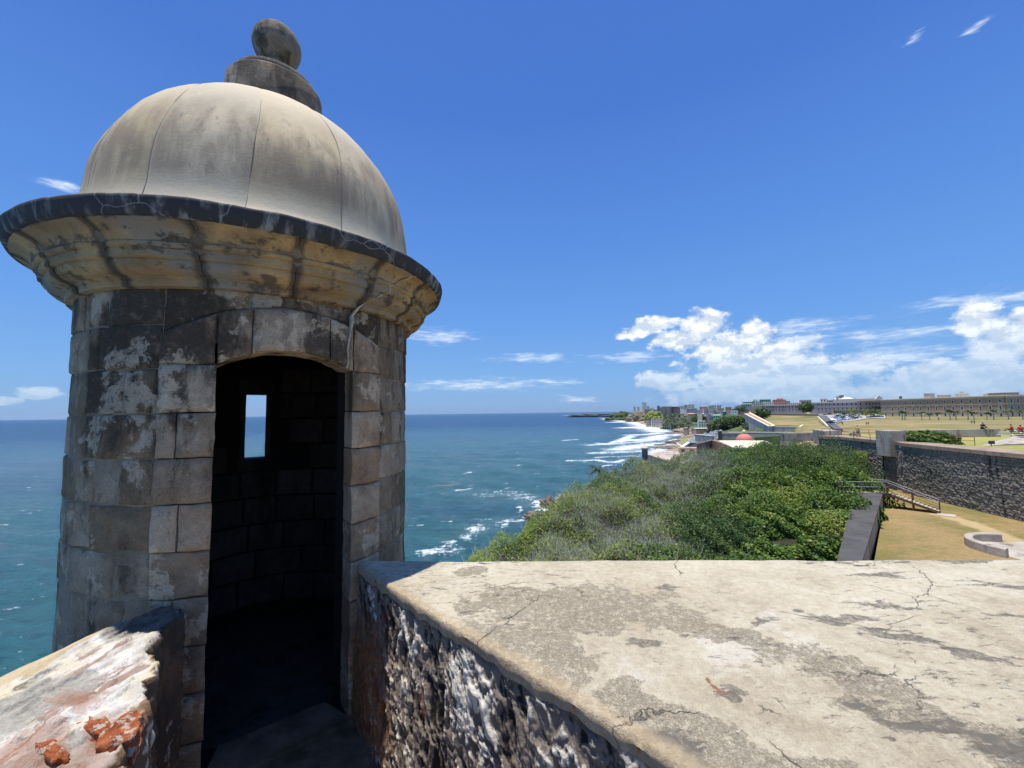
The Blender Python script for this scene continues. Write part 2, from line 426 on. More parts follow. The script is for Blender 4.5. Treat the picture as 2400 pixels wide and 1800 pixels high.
# shaft courses outside the surround
for ci in range(len(zc)-1):
    z1, z0 = zc[ci], zc[ci+1]
    th = D_R + 0.0
    # walk from the right side of the surround all the way round to its left side
    end = 360+D_L
    forced = {0: [-117+360, -97+360], 1: [-107+360]}[ci % 2] if ci > 0 else [-104+360]
    cuts = [th]
    while cuts[-1] < forced[0]-26:
        cuts.append(cuts[-1]+(rng.uniform(9, 13) if len(cuts) == 1 and ci % 2 else rng.uniform(15, 24)))
    if forced[0]-cuts[-1] > 17: cuts.append((cuts[-1]+forced[0])/2)
    cuts += forced + [end]
    if z0 < SZ1 and z1 > SZ0:
        cuts = sorted([c for c in cuts if not (SL0-5 < c < SL1+5)]+[SL0-.0, SL1+.0])
    for a, b in zip(cuts[:-1], cuts[1:]):
        if b-a < 4: continue
        if a >= SL0-.01 and b <= SL1+.01 and z0 < SZ1 and z1 > SZ0:
            if z0 > SZ0 and z1 < SZ1+.001: continue
            if z1 > SZ1: z0b, z1b = SZ1-J, z1
            else: z0b, z1b = z0, SZ0+J
            curved_block('stone', (lambda u, v, a=a, b=b: a+jd+(b-a-2*jd)*u), (lambda u, v, z0=z0b, z1=z1b: z0+J+(z1-z0-2*J)*v), .86, RS, M['shaft'], nu=3)
            continue
        curved_block('stone', (lambda u, v, a=a, b=b: a+jd+(b-a-2*jd)*u), (lambda u, v, z0=z0, z1=z1: z0+J+(z1-z0-2*J)*v),
                     .86, RS+rng.uniform(-.005, .005)+.0045*z0, M['shaft'], nu=max(4, int((b-a)/2)))
# stones over the arch (between surround and cornice)
for a, b in zip([D_L, -64, -45, -31], [-64, -45, -31, D_R]):
    curved_block('stone', (lambda u, v, a=a, b=b: a+jd+(b-a-2*jd)*u),
                 (lambda u, v, a=a, b=b: (arch_out(a+(b-a)*u)+J)*(1-v)+(Z_TOP+.03)*v), .86, RS+.001, M['shaft'], nu=6)
# door surround: voussoirs
RSU = RS+.022
vc = [D_L, -72.0, -35.5, D_R]
def vous(a, b, lab=None):
    def thf(u, v): return a+jd+(b-a-2*jd)*u
    def zf(u, v):
        th = thf(u, v); lo = arch_in(th) if DC-D_IN <= th <= DC+D_IN else .255
        return lo*(1-v)+(arch_out(th)-J)*v
    return curved_block('arch_stone', thf, zf, .74, RSU, M['surround'], nu=10, nv=5, bev=.012, label=lab, inner_th=jam)
vous(D_L, DC-D_IN-.3); vous(DC-D_IN, -63.0); vous(-63, -41.0, 'long reddish arch stone over the doorway'); vous(-41.0, DC+D_IN); vous(DC+D_IN+.2, D_R)
# jamb stones (full thickness of the wall, so they also make the reveals)
zj = [.255, .0195]+[.0195-HC*k for k in range(1, 9)]
for k in range(len(zj)-1):
    z1, z0 = zj[k], max(zj[k+1], Z_FLOOR-.1)
    if z1 < Z_FLOOR: break
    # long and short work on the left
    lsplit = None if k % 2 == 0 else D_L+rng.uniform(5, 7)
    spans = [(D_L, DC-D_IN)] if lsplit is None else [(D_L, lsplit), (lsplit, DC-D_IN)]
    for (a, b) in spans + [(DC+D_IN, D_R)]:
        bulge = rng.uniform(-.003, .005)
        curved_block('jamb_stone', (lambda u, v, a=a, b=b: a+(jd if a < DC-D_IN and a != D_L else 0)+(b-a-(jd if b not in (DC-D_IN, D_R) else 0))*u),
                     (lambda u, v, z0=z0, z1=z1: z0+J+(z1-z0-2*J)*v), .74, RSU+bulge, M['surround'], nu=5, bev=.012, inner_th=jam)
# slit window centre and core wall with real openings
SL0, SL1, SZ0, SZ1 = 121.4, 132.6, -.36, .19
def core():
    ths = sorted(set([SL0, SL1, SL0-3, SL1+3, DC-D_IN-10, DC+D_IN+4] + [D_L+i*6 for i in range(61)]))
    ths = [t for t in ths if D_L <= t < D_L+360] ; ths = sorted(set(round(t % 360, 4) for t in ths))
    zs = [-2.1, Z_FLOOR, -1.2, -.8, SZ0, 0.0, SZ1, .36, .5, .68]
    n = len(ths); V = []; F = []
    def hole(i, j):
        a = ths[i]; b = ths[(i+1) % n] + (360 if i == n-1 else 0); t = ((a+b)/2) % 360; z = (zs[j]+zs[j+1])/2
        if SL0 < t < SL1 and SZ0 < z < SZ1: return True
        tt = t-360
        return DC-D_IN-10 < tt < DC+D_IN+4 and Z_FLOOR < z < .36
    for r in (.944, .745):
        for z in zs:
            for t in ths: V.append(cyl(t, z, r))
    N = n*len(zs)
    for j in range(len(zs)-1):
        for i in range(n):
            ii = (i+1) % n; a, b, c, d = j*n+i, j*n+ii, (j+1)*n+ii, (j+1)*n+i
            if hole(i, j): continue
            F.append((a, b, c, d)); F.append((N+d, N+c, N+b, N+a))
            if hole((i+1) % n, j): F.append((b, N+b, N+c, c))
            if hole((i-1) % n, j): F.append((a, d, N+d, N+a))
            if j+1 < len(zs)-1 and hole(i, j+1): F.append((d, c, N+c, N+d))
            if j > 0 and hole(i, j-1): F.append((a, N+a, N+b, b))
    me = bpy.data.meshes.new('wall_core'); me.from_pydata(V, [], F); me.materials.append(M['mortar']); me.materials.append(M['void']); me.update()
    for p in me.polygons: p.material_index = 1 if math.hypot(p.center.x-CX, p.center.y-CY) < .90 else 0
    o = bpy.data.objects.new('wall_core', me); link(o); adopt(o, sentry)
core()
# inner stones on the far half, seen through the door
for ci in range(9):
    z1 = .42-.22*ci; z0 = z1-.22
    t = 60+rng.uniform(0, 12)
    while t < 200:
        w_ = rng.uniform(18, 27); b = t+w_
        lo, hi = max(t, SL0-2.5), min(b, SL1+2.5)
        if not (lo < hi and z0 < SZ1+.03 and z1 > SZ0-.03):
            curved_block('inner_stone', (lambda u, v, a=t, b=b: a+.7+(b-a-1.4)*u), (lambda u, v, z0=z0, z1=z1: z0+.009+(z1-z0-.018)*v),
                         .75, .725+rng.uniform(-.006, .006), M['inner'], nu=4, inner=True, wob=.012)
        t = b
# slit dressing: two jambs, lintel and sill inside
for (a, b, z0, z1) in ((SL0-3, SL0, SZ0, SZ1), (SL1, SL1+3, SZ0, SZ1), (SL0-4, SL1+4, SZ1+.002, SZ1+.12), (SL0-4, SL1+4, SZ0-.1, SZ0-.002)):
    curved_block('window_stone', (lambda u, v, a=a, b=b: a+(b-a)*u), (lambda u, v, z0=z0, z1=z1: z0+(z1-z0)*v), .80, .735, M['inner'], nu=3, inner=True)
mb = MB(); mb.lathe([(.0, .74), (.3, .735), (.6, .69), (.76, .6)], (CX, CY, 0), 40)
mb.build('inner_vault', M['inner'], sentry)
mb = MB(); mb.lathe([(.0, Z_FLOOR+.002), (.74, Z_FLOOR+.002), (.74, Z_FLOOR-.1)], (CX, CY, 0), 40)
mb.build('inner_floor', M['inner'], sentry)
# corbel below
mb = MB(); mb.lathe([(.955, -1.9), (.99, -1.93), (.99, -2.0), (.9, -2.1), (.82, -2.4), (.6, -2.9), (.3, -3.3), (0, -3.5)], (CX, CY, 0), 48)
mb.build('corbel', M['shaft'], sentry, True)
# cornice: moulded stones with joints
def arc(c, r, a0, a1, n=6): return [(c[0]+r*math.cos(R(a0+(a1-a0)*i/n)), c[1]+r*math.sin(R(a0+(a1-a0)*i/n))) for i in range(n+1)]
prof = [(.955, .622), (.986, .626), (.990, .632), (.992, .656), (1.002, .660), (1.004, .665)]
prof += [(1.028, .672), (1.050, .684), (1.066, .701), (1.072, .718), (1.070, .728)]     # ovolo
prof += [(1.086, .731), (1.090, .735), (1.091, .772), (1.104, .775), (1.108, .779), (1.109, .792), (1.104, .797)]   # fascia and fillet
prof += [(1.112, .808), (1.124, .826), (1.146, .846), (1.172, .857), (1.184, .862), (1.188, .872)]      # ogee
prof += [(1.19, .90)]
def lathe_seg(name, prof, a0, a1, mat, parent, n=8, gap=.16, smooth=True, wob=.004, sd=0.0, jointattr=True, relief=.0):
    V = []; F = []; ja = []
    m = len(prof)
    edges = [0, .06] + [.06+.88*i/n for i in range(1, n)] + [.94, 1]
    for i, u in enumerate(edges):
        th = a0+gap/2+(a1-a0-gap)*u
        e = 1 if i in (0, len(edges)-1) else 0
        for k, (r, z) in enumerate(prof):
            x, y, zz = cyl(th, z, r)
            d = wob*noise.noise(Vector((x*5+sd, y*5, z*5))) + wob*.5*noise.noise(Vector((x*16+sd, y*16, z*16)))
            V.append(cyl(th, z+d*.4, r+d-e*.008)); ja.append(max(0., 1-min(u, 1-u)/.13))
    N = len(edges)
    for i in range(N-1):
        for k in range(m-1):
            F.append((i*m+k, (i+1)*m+k, (i+1)*m+k+1, i*m+k+1))
    # end caps closing back to the axis side
    for i in (0, N-1):
        b = len(V); th = a0+gap/2 if i == 0 else a1-gap/2
        V.append(cyl(th, prof[0][1], .9)); V.append(cyl(th, prof[-1][1], .9)); ja += [1, 1]
        F.append(tuple([i*m+k for k in range(m)]+[b+1, b]) if i == 0 else tuple([b, b+1]+[i*m+k for k in reversed(range(m))]))
    o = mesh_np(name, V, F, mat, None, smooth, {'joint': ('POINT', ja)})
    bm = bmesh.new(); bm.from_mesh(o.data); bmesh.ops.recalc_face_normals(bm, faces=bm.faces)
    for e in bm.edges:
        if len(e.link_faces) == 2 and e.calc_face_angle(0) > R(38): e.smooth = False
    bm.to_mesh(o.data); bm.free()
    adopt(o, parent); return o
for k in range(17):
    w_ = 360/17
    lathe_seg('cornice_stone', prof, -95.3+k*w_, -95.3+(k+1)*w_, M['cornice'], sentry, n=8, sd=k*7.7, wob=.007)
mb = MB(); mb.lathe([(.9, .63), (1.08, .75), (1.14, .86), (1.16, .93)], (CX, CY, 0), 64); mb.build('cornice_core', M['mortar'], sentry, True)
rimp = [(1.19, .868), (1.205, .872), (1.212, .885), (1.222, .915), (1.228, .94), (1.222, .951), (1.20, .957), (1.05, .985), (.95, 1.0)]
ro = None
V = []; F = []; n = 180
for i in range(n):
    for (r, z) in rimp:
        th = 360*i/n; x, y, _ = cyl(th, z, r); d = .006*noise.noise(Vector((x*3, y*3, z*3)))+.003*noise.noise(Vector((x*14, y*14, z*14)))
        V.append(cyl(th, z+d, r+d))
m = len(rimp)
for i in range(n):
    for k in range(m-1): F.append((i*m+k, ((i+1) % n)*m+k, ((i+1) % n)*m+k+1, i*m+k+1))
o = mesh_np('rim_band', V, F, M['rim'], None, True); adopt(o, sentry)
# repaired crack running over the cornice
mb = MB(); cr0 = [(-17.5, .868, 1.196), (-19.2, .862, 1.185), (-19.0, .85, 1.168), (-22.0, .82, 1.142), (-22.4, .797, 1.122), (-24.5, .778, 1.107), (-24.2, .737, 1.097), (-26.5, .722, 1.085), (-27.6, .70, 1.072), (-29.2, .68, 1.052), (-30.0, .662, 1.004), (-31.8, .63, .99), (-33.2, .58, .964), (-34.0, .54, .982), (-34.6, .46, .982), (-35.4, .38, .982), (-35.2, .30, .982), (-35.7, .25, .982)]
cr = []
for a, b in zip(cr0[:-1], cr0[1:]):
    for i in range(3):
        f = i/3; j_ = .28*noise.noise(Vector((a[1]*60+f*9, 3, 1)))
        cr.append((a[0]+(b[0]-a[0])*f+j_, a[1]+(b[1]-a[1])*f, a[2]+(b[2]-a[2])*f+.002))
wd_ = [.10+.32*abs(noise.noise(Vector((i*.9, 8, 2))))+(.25 if -31 > c[0] > -34.3 else 0) for i, c in enumerate(cr)]
for i in range(len(cr)-1):
    a, b, w0, w1 = cr[i], cr[i+1], wd_[i], wd_[i+1]
    mb.quad([cyl(a[0]-w0, a[1], a[2]), cyl(a[0]+w0, a[1], a[2]), cyl(b[0]+w1, b[1], b[2]), cyl(b[0]-w1, b[1], b[2])])
    mb.quad([cyl(a[0]-w0, a[1], a[2]-.02), cyl(a[0]-w0, a[1], a[2]), cyl(b[0]-w1, b[1], b[2]), cyl(b[0]-w1, b[1], b[2]-.02)])
    mb.quad([cyl(a[0]+w0, a[1], a[2]), cyl(a[0]+w0, a[1], a[2]-.02), cyl(b[0]+w1, b[1], b[2]-.02), cyl(b[0]+w1, b[1], b[2])])
o = mb.build('crack_repair', M['crackfill'], None); adopt(o, sentry)
# dome panels with seams
dprof = [(1.085, .972), (1.04, .985), (1.005, 1.01), (.982, 1.045), (.968, 1.09), (.958, 1.16), (.951, 1.24), (.944, 1.32), (.932, 1.42), (.912, 1.5), (.88, 1.59), (.838, 1.68), (.79, 1.765), (.735, 1.84), (.668, 1.915), (.59, 1.985), (.5, 2.045), (.40, 2.095), (.28, 2.135)]
NP = 13
def dome_panel(k):
    a0 = -94.5+k*360/NP; a1 = a0+360/NP
    V = []; F = []; m = len(dprof); nn = 14
    for i in range(nn+1):
        u = i/nn
        e = 1-min(1, min(u, 1-u)/.09)
        for j, (r, z) in enumerate(dprof):
            th = a0+(a1-a0)*u + 3.0*math.sin((z-1.0)*3.0) + .6*math.sin(z*8)
            pil = .006*math.sin(math.pi*u)
            V.append(cyl(th, z, r+pil-.003*e+.006*noise.noise(Vector((R(th)*2.5, z*4, 1)))+.0025*noise.noise(Vector((R(th)*9, z*12, 4)))))
    for i in range(nn):
        for j in range(m-1): F.append((i*m+j, (i+1)*m+j, (i+1)*m+j+1, i*m+j+1))
    o = mesh_np('dome_panel', V, F, M['dome'], None, True); adopt(o, sentry)
    # seam ridge
    mb = MB(); pts = []
    for j, (r, z) in enumerate(dprof):
        th = a0 + 3.0*math.sin((z-1.0)*3.0) + .6*math.sin(z*8) + .45*noise.noise(Vector((z*14, k*3.1, 0)))
        pts.append(cyl(th, z, r-.004))
    mb.tube(pts, [.0030*(.7+.5*noise.noise(Vector((i*2.3, k, 5)))) for i in range(len(pts))], 5)
    adopt(mb.build('seam', M['seam'], None, True), sentry)
for k in range(NP): dome_panel(k)
# finial
mb = MB(); mb.lathe([(.30, 2.08), (.312, 2.12), (.314, 2.2), (.313, 2.385), (.306, 2.398), (.285, 2.402), (.25, 2.404)], (CX, CY, 0), 64)
adopt(mb.build('finial_drum', M['finial'], None, True), sentry)
mb = MB(); mb.lathe([(.262, 2.40), (.268, 2.435), (.264, 2.462), (.24, 2.472), (.15, 2.48), (.10, 2.50), (.085, 2.53), (.085, 2.66)], (CX, CY, 0), 56)
adopt(mb.build('finial_neck', M['finial'], None, True), sentry)
mb = MB(); mb.lathe([(max(.0005, .163*math.sin(t)), 2.772-.163*math.cos(t)) for t in [math.pi*i/24 for i in range(25)]], (CX, CY, 0), 48)
adopt(mb.build('finial_ball', M['finial'], None, True), sentry)
# ================================================================ parapets of the bastion
def blobs2(g, x, y, lst):
    """lst of (cx, cy, rx, ry, deg) in metres -> field, 1 at the middle, 0 at the rim"""
    cur = None
    for (cx_, cy_, rx, ry, dg) in lst:
        c, s = math.cos(R(dg)), math.sin(R(dg))
        dx, dy = g.sub(x, cx_), g.sub(y, cy_)
        u = g.mul(g.add(g.mul(dx, c), g.mul(dy, s)), 1/rx); v = g.mul(g.sub(g.mul(dy, c), g.mul(dx, s)), 1/ry)
        d = g.sub(1.0, g.m('SQRT', g.add(g.mul(u, u), g.mul(v, v))))
        cur = d if cur is None else g.m('MAXIMUM', cur, d)
    return cur
def W(px, py, rx, ry, dg=0, z=-.85):
    p = atz(px, py, z); return (p.x, p.y, rx, ry, dg)
def cop_fn(g):
    p = g.pos(); x, y, z = g.sep(p)
    n1 = g.noise(p, 2.2, 8, .62, .4); n2 = g.noise(p, 9, 8, .66); n3 = g.noise(p, 38, 6, .7); fine = g.noise(p, 190, 4, .75)
    big = g.noise(p, .9, 4, .5)
    c = g.mix(g.ramp(n1, [(.32, 0.), (.66, 1.)]), (.49, .41, .275), (.68, .605, .44))
    c = g.mix(g.mul(g.ss(g.noise(g.vm('ADD', p, (5, 3, 1)), 1.3, 6, .6), .5, .66), .8), c, (.50, .41, .27))       # buff stains
    c = g.mix(g.mul(g.ss(g.noise(g.vm('ADD', p, (9, 1, 4)), 2.0, 7, .62, .6), .56, .66), .55), c, (.72, .66, .54))    # bare white lime
    c = g.mix(g.mul(g.ss(y, 1.9, 2.3), .35), c, (.62, .56, .40))
    # grey weathered patches
    wx = g.sep(g.vm('ADD', p, g.vm('SCALE', g.vm('SUBTRACT', g.noise(p, 3.0, 6, .62, out='Color'), (.5, .5, .5)), .42))); x, y = wx[0], wx[1]
    f = blobs2(g, x, y, [W(1400, 1430, .48, .30, 10), W(1240, 1520, .30, .26, -20), W(1180, 1400, .22, .14, 0), W(1560, 1440, .26, .14, -25), W(1700, 1480, .22, .10, -30),
                         W(1960, 1570, .24, .13, -35), W(2060, 1660, .22, .14, -40), W(1650, 1720, .22, .14, -35), W(1800, 1800, .3, .12, -30), W(2250, 1700, .35, .12, -30), W(2380, 1760, .3, .15, -30), W(1230, 1570, .2, .14, -45), W(1470, 1640, .14, .1, -40), W(1080, 1345, .12, .05, 0)])
    k = g.add(f, g.add(g.mul(g.sub(n1, .5), 2.2), g.mul(g.sub(n2, .5), 2.6)))
    gm = g.mul(g.ss(k, .12, .30), g.ss(n3, .28, .50))
    mott = g.ramp(g.add(g.mul(n3, .5), g.mul(fine, .5)), [(.38, (.12, .10, .07)), (.50, (.30, .255, .175)), (.60, (.52, .44, .32))])
    c = g.mix(g.mul(gm, .88), c, mott)
    # black algae streaks
    st = g.noise(g.scl(g.vm('ADD', p, g.vm('SCALE', g.noise(p, 6, 4, .6, out='Color'), .08)), (2.2, 7.5, 1), (0, 0, R(-18))), 1.9, 9, .72)
    fb = blobs2(g, x, y, [W(1950, 1452, .26, .07, -22), W(2080, 1490, .2, .05, -25), W(2190, 1520, .26, .06, -25), W(1990, 1660, .1, .07, -30), W(2140, 1700, .25, .07, -25), W(2290, 1720, .3, .08, -25), W(2400, 1780, .3, .08, -25),
                          W(1950, 1310, .35, .06, 0, -.85), W(2230, 1311, .5, .06, 0), W(1700, 1600, .08, .05, 0), W(2390, 1440, .2, .04, 0), W(2060, 1350, .12, .04, 0), W(2330, 1362, .14, .045, 0), W(2050, 1415, .16, .035, 0), W(1790, 1450, .16, .03, 30), W(1560, 1385, .12, .05, 0), W(1540, 1530, .09, .07, 0), W(1620, 1790, .25, .12, -40)])
    bk = g.mul(g.ss(g.add(g.mul(fb, .34), st), .60, .68), g.ss(g.add(n3, g.mul(fb, .3)), .38, .52))
    c = g.mix(g.mul(g.mul(bk, g.ss(g.add(g.mul(n3, .5), g.mul(fine, .5)), .40, .55)), .9), c, g.mix(fine, (.045, .043, .04), (.16, .145, .115)))
    c = g.mix(g.mul(bk, .25), c, (.22, .195, .15))
    bk2 = g.mul(g.ss(g.add(st, g.mul(g.sub(n2, .5), .5)), .63, .70), g.ss(n1, .42, .58))
    c = g.mix(g.mul(bk2, .6), c, (.16, .14, .13))
    fk = g.noise(g.scl(g.vm('ADD', p, g.vm('SCALE', g.noise(p, 5, 4, .6, out='Color'), .10)), (5, 17, 1), (0, 0, R(-14))), 2.2, 8, .74)
    fm_ = g.mul(g.ss(fk, .55, .62), g.ss(g.noise(p, 1.7, 4, .55), .42, .56))
    c = g.mix(g.mul(fm_, .75), c, (.12, .105, .085))
    fw = g.mul(g.ss(fk, .30, .36), g.ss(g.noise(g.vm('ADD', p, (2, 8, 1)), 2.4, 4, .55), .5, .62))
    c = g.mix(g.mul(g.sub(1.0, g.ss(fk, .34, .40)), .45), c, (.70, .64, .52))
    # hair cracks
    pw_ = g.vm('ADD', p, g.vm('SCALE', g.noise(p, 3.5, 6, .6, out='Color'), .22))
    v1 = g.vor(pw_, 1.5, 'DISTANCE_TO_EDGE'); v2 = g.vor(pw_, 4.2, 'DISTANCE_TO_EDGE')
    crk = g.m('MAXIMUM', g.mul(g.sub(1.0, g.ss(v1, .0, .004)), g.ss(n1, .48, .58)), g.mul(g.sub(1.0, g.ss(v2, .0, .006)), g.ss(g.noise(p, 2.7, 3, .5), .64, .70)))
    c = g.mix(g.mul(crk, .6), c, (.16, .13, .10))
    # reddish brick chip
    rb = blobs2(g, x, y, [W(1675, 1588, .022, .013, -30)])
    c = g.mix(g.ss(g.add(rb, g.mul(g.sub(n3, .5), 1.)), .1, .3), c, (.30, .16, .095))
    # worn sandy arris along the inner edge
    e = g.attr('edge')
    ef = g.ss(g.add(e, g.mul(g.sub(n2, .5), .9)), .55, .95)
    c = g.mix(g.mul(ef, .8), c, g.mix(n3, (.44, .33, .19), (.60, .48, .31)))
    sp = g.ss(g.vor(p, 90), .0, .18)
    c = g.mix(g.mul(g.mul(g.sub(1., sp), g.ss(g.noise(p, 8, 3, .5), .5, .6)), .5), c, (.12, .10, .08))
    c = g.mix(.34, c, g.ramp(fine, [(.3, .2), (.7, .80)]), 'OVERLAY')
    c = g.mix(.40, c, g.ramp(n3, [(.3, .25), (.7, .75)]), 'OVERLAY')
    c = g.mix(.30, c, g.ramp(n2, [(.3, .3), (.7, .72)]), 'OVERLAY')
    h = g.add(g.add(g.mul(n2, .7), g.mul(n3, .4)), g.add(g.mul(fine, .16), g.mul(crk, -.4)))
    g.l.new(g.bump(h, 1.0, .03), g.b.inputs['Normal'])
    return c
M['coping'] = material('weathered_parapet_plaster', cop_fn, .88, .25)
def rub_fn(g):
    p = g.pos(); x, y, z = g.sep(p); h = g.attr('h'); s = g.attr('s')
    n2 = g.noise(p, 14, 7, .68); n3 = g.noise(p, 55, 6, .7); n1 = g.noise(p, 3.5, 5, .6)
    c = g.mix(g.ramp(n1, [(.35, 0.), (.65, 1.)]), (.17, .135, .105), (.38, .30, .22))
    c = g.mix(g.mul(g.ss(g.noise(g.vm('ADD', p, (3, 7, 2)), 6, 5, .6), .5, .62), .6), c, (.19, .165, .14))
    hh = g.add(h, g.add(g.mul(g.sub(n2, .5), .5), g.mul(g.sub(n3, .5), .35)))
    c = g.mix(g.ss(hh, .58, .68), c, (.86, .77, .60))  # ridges whitened by relief: lime crust plus painted sunlit flecks
    c = g.mix(g.sub(1.0, g.ss(hh, .24, .42)), c, (.035, .029, .024))  # hollows blackened by relief, their shade painted into the colour
    # iron-red and ochre wash near the sentry end, low down
    of = g.mul(g.sub(1.0, g.ss(g.add(s, g.mul(g.sub(n1, .5), .5)), .28, .62)), g.sub(1.0, g.ss(g.add(z, g.mul(g.sub(n1, .5), .4)), -1.25, -1.02)))
    c = g.mix(g.mul(of, .85), c, g.mix(n2, (.22, .075, .03), (.42, .22, .08)))
    rd = g.ss(g.noise(g.vm('ADD', p, (1, 2, 9)), 4, 4, .5), .64, .68)
    c = g.mix(g.mul(rd, .7), c, (.20, .06, .04))
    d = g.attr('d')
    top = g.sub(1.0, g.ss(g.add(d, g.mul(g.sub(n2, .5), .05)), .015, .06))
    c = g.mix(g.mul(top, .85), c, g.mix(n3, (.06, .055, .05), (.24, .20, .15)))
    g.l.new(g.bump(g.add(g.mul(n2, .5), g.mul(n3, .5)), .9, .02), g.b.inputs['Normal'])
    return c
M['rubble'] = material('eroded_lime_crust', rub_fn, .9, .2)
def poly_at(pts, s):
    acc = 0
    for a, b in zip(pts[:-1], pts[1:]):
        L = math.hypot(b[0]-a[0], b[1]-a[1])
        if s <= acc+L or b is pts[-1]:
            t = (s-acc)/L; return (a[0]+(b[0]-a[0])*t, a[1]+(b[1]-a[1])*t)
        acc += L
def plen(pts): return sum(math.hypot(b[0]-a[0], b[1]-a[1]) for a, b in zip(pts[:-1], pts[1:]))
def smooth_poly(pts, it=2):
    for _ in range(it):
        q = [pts[0]]
        for a, b in zip(pts[:-1], pts[1:]): q += [(a[0]*.75+b[0]*.25, a[1]*.75+b[1]*.25), (a[0]*.25+b[0]*.75, a[1]*.25+b[1]*.75)]
        q.append(pts[-1]); pts = q
    return pts
ZT = -.85
rp = empty('parapet_wall', (0, 2.0, -1.66), 'broad sunlit parapet with cracked cream plaster top running right from the sentry box', 'parapet wall')
inn = smooth_poly([(-.93, 2.44), (-.84, 2.33), (-.70, 2.155), (.40, 1.03), (1.5, -.10), (3.2, -1.8), (7.5, -2.2)], 2)
bck = [(-.93, 2.47), (-.32, 2.43), (.4, 2.425), (1.21, 2.40), (2.0, 2.37), (2.84, 2.345), (8.5, 2.22)]
LI, LB = plen(inn), plen(bck)
def s_list():
    s = 0; o = []
    while s < 2.1: o.append(s); s += .0052
    while s < LI: o.append(s); s += .05
    return o+[LI]
SS = s_list()
# coping: outer face, rounded arrises, top
ncut = 70
V = []; ed = []; us = SS[::2]
if us[-1] != SS[-1]: us.append(SS[-1])
for s in us:
    I = poly_at(inn, s); f = s/LI
    B = poly_at(bck, LB*min(1, f*1.0)**1.12)
    dx, dy = B[0]-I[0], B[1]-I[1]; L = math.hypot(dx, dy); ux, uy = dx/L, dy/L
    r_ = .016*(1+.5*noise.noise(Vector((s*3, 0, 1)))); low = .026+.016*noise.noise(Vector((s*4, 3, 1)))+.02*noise.noise(Vector((s*14, 3, 1)))
    row = []
    for (k, z) in ((.006, -low-.03), (.0, -low), (.0, -r_), (.3*r_, -.28*r_), (r_, 0)): row.append((k, z, 1.0))
    for i in range(1, ncut):
        t = r_+(L-2*.03-r_)*(i/ncut)**1.0; row.append((t, 0, max(0., 1-(t-r_)/.16)))
    row += [(L-.03, 0, 0), (L-.012, -.008, 0), (L, -.03, 0), (L+.002, -.2, 0), (L+.01, -.9, 0)]
    for (t, z, e) in row:
        px_, py_ = I[0]+ux*t, I[1]+uy*t
        dz = .006*noise.noise(Vector((px_*2.5, py_*2.5, 0)))+.0022*noise.noise(Vector((px_*12, py_*12, 3)))+.0012*noise.noise(Vector((px_*40, py_*40, 3)))
        if e > .95: dz += .003*noise.noise(Vector((px_*16, py_*16, 5)))
        V.append((px_, py_, ZT+z+dz)); ed.append(e)
NR = ncut+9
A = np.arange(len(us)*NR).reshape(len(us), NR)
Fq = np.stack([A[:-1, :-1], A[1:, :-1], A[1:, 1:], A[:-1, 1:]], -1).reshape(-1, 4)
o = mesh_np('coping', V, Fq, M['coping'], None, True, {'edge': ('POINT', ed)}); adopt(o, rp)
# eroded inner face
D = [.0+.0052*i for i in range(0, 164)]
V = []; H = []; Sa = []; Da = []
for s in SS:
    I = poly_at(inn, s); a = poly_at(inn, max(0, s-.03)); b = poly_at(inn, min(LI, s+.03))
    tx, ty = b[0]-a[0], b[1]-a[1]; L = math.hypot(tx, ty); nx, ny = ty/L, -tx/L     # points to the passage
    for d in D:
        q = Vector((s*1.0-d*.30+.035*noise.noise(Vector((s*7, 11, d*7)))+.012*noise.noise(Vector((s*25, 12, d*25))), 0, d)); dd = d+.05*noise.noise(Vector((s*9, 21, d*9)))   # streaks lean along the wall
        n1 = noise.noise(Vector((q.x*7, 2, d*2.6))); n2 = noise.noise(Vector((q.x*15, 4, dd*6)))
        n3 = noise.noise(Vector((q.x*44, 7, dd*20))); n5 = noise.noise(Vector((s*30, 9, dd*24))); n6 = noise.noise(Vector((s*95, 9, dd*75))); n4 = noise.noise(Vector((q.x*3, 1, d*3)))
        rdg = (1-abs(n2)*2.3)*.46+(1-abs(n3)*2.2)*.30+n1*.75+n5*.30+n6*.22
        h = max(0., min(1., .28+rdg*.5))
        calm = max(0., 1-s/.35)*.55
        amp = .046*(1-calm*.6)
        dep = .014-(1-h)*amp-.008*(.5+n4)+d*.055
        if d < .04: dep = dep*(d/.04)-.004
        V.append((I[0]-nx*dep*-1, I[1]-ny*dep*-1, ZT-.030-d)); H.append(h*(1-calm*.5)); Sa.append(s); Da.append(d)
A = np.arange(len(SS)*len(D)).reshape(len(SS), len(D))
Fq = np.stack([A[:-1, :-1], A[1:, :-1], A[1:, 1:], A[:-1, 1:]], -1).reshape(-1, 4)
o = mesh_np('eroded_face', V, Fq, M['rubble'], None, True, {'h': ('POINT', H), 's': ('POINT', Sa), 'd': ('POINT', Da)}); adopt(o, rp)

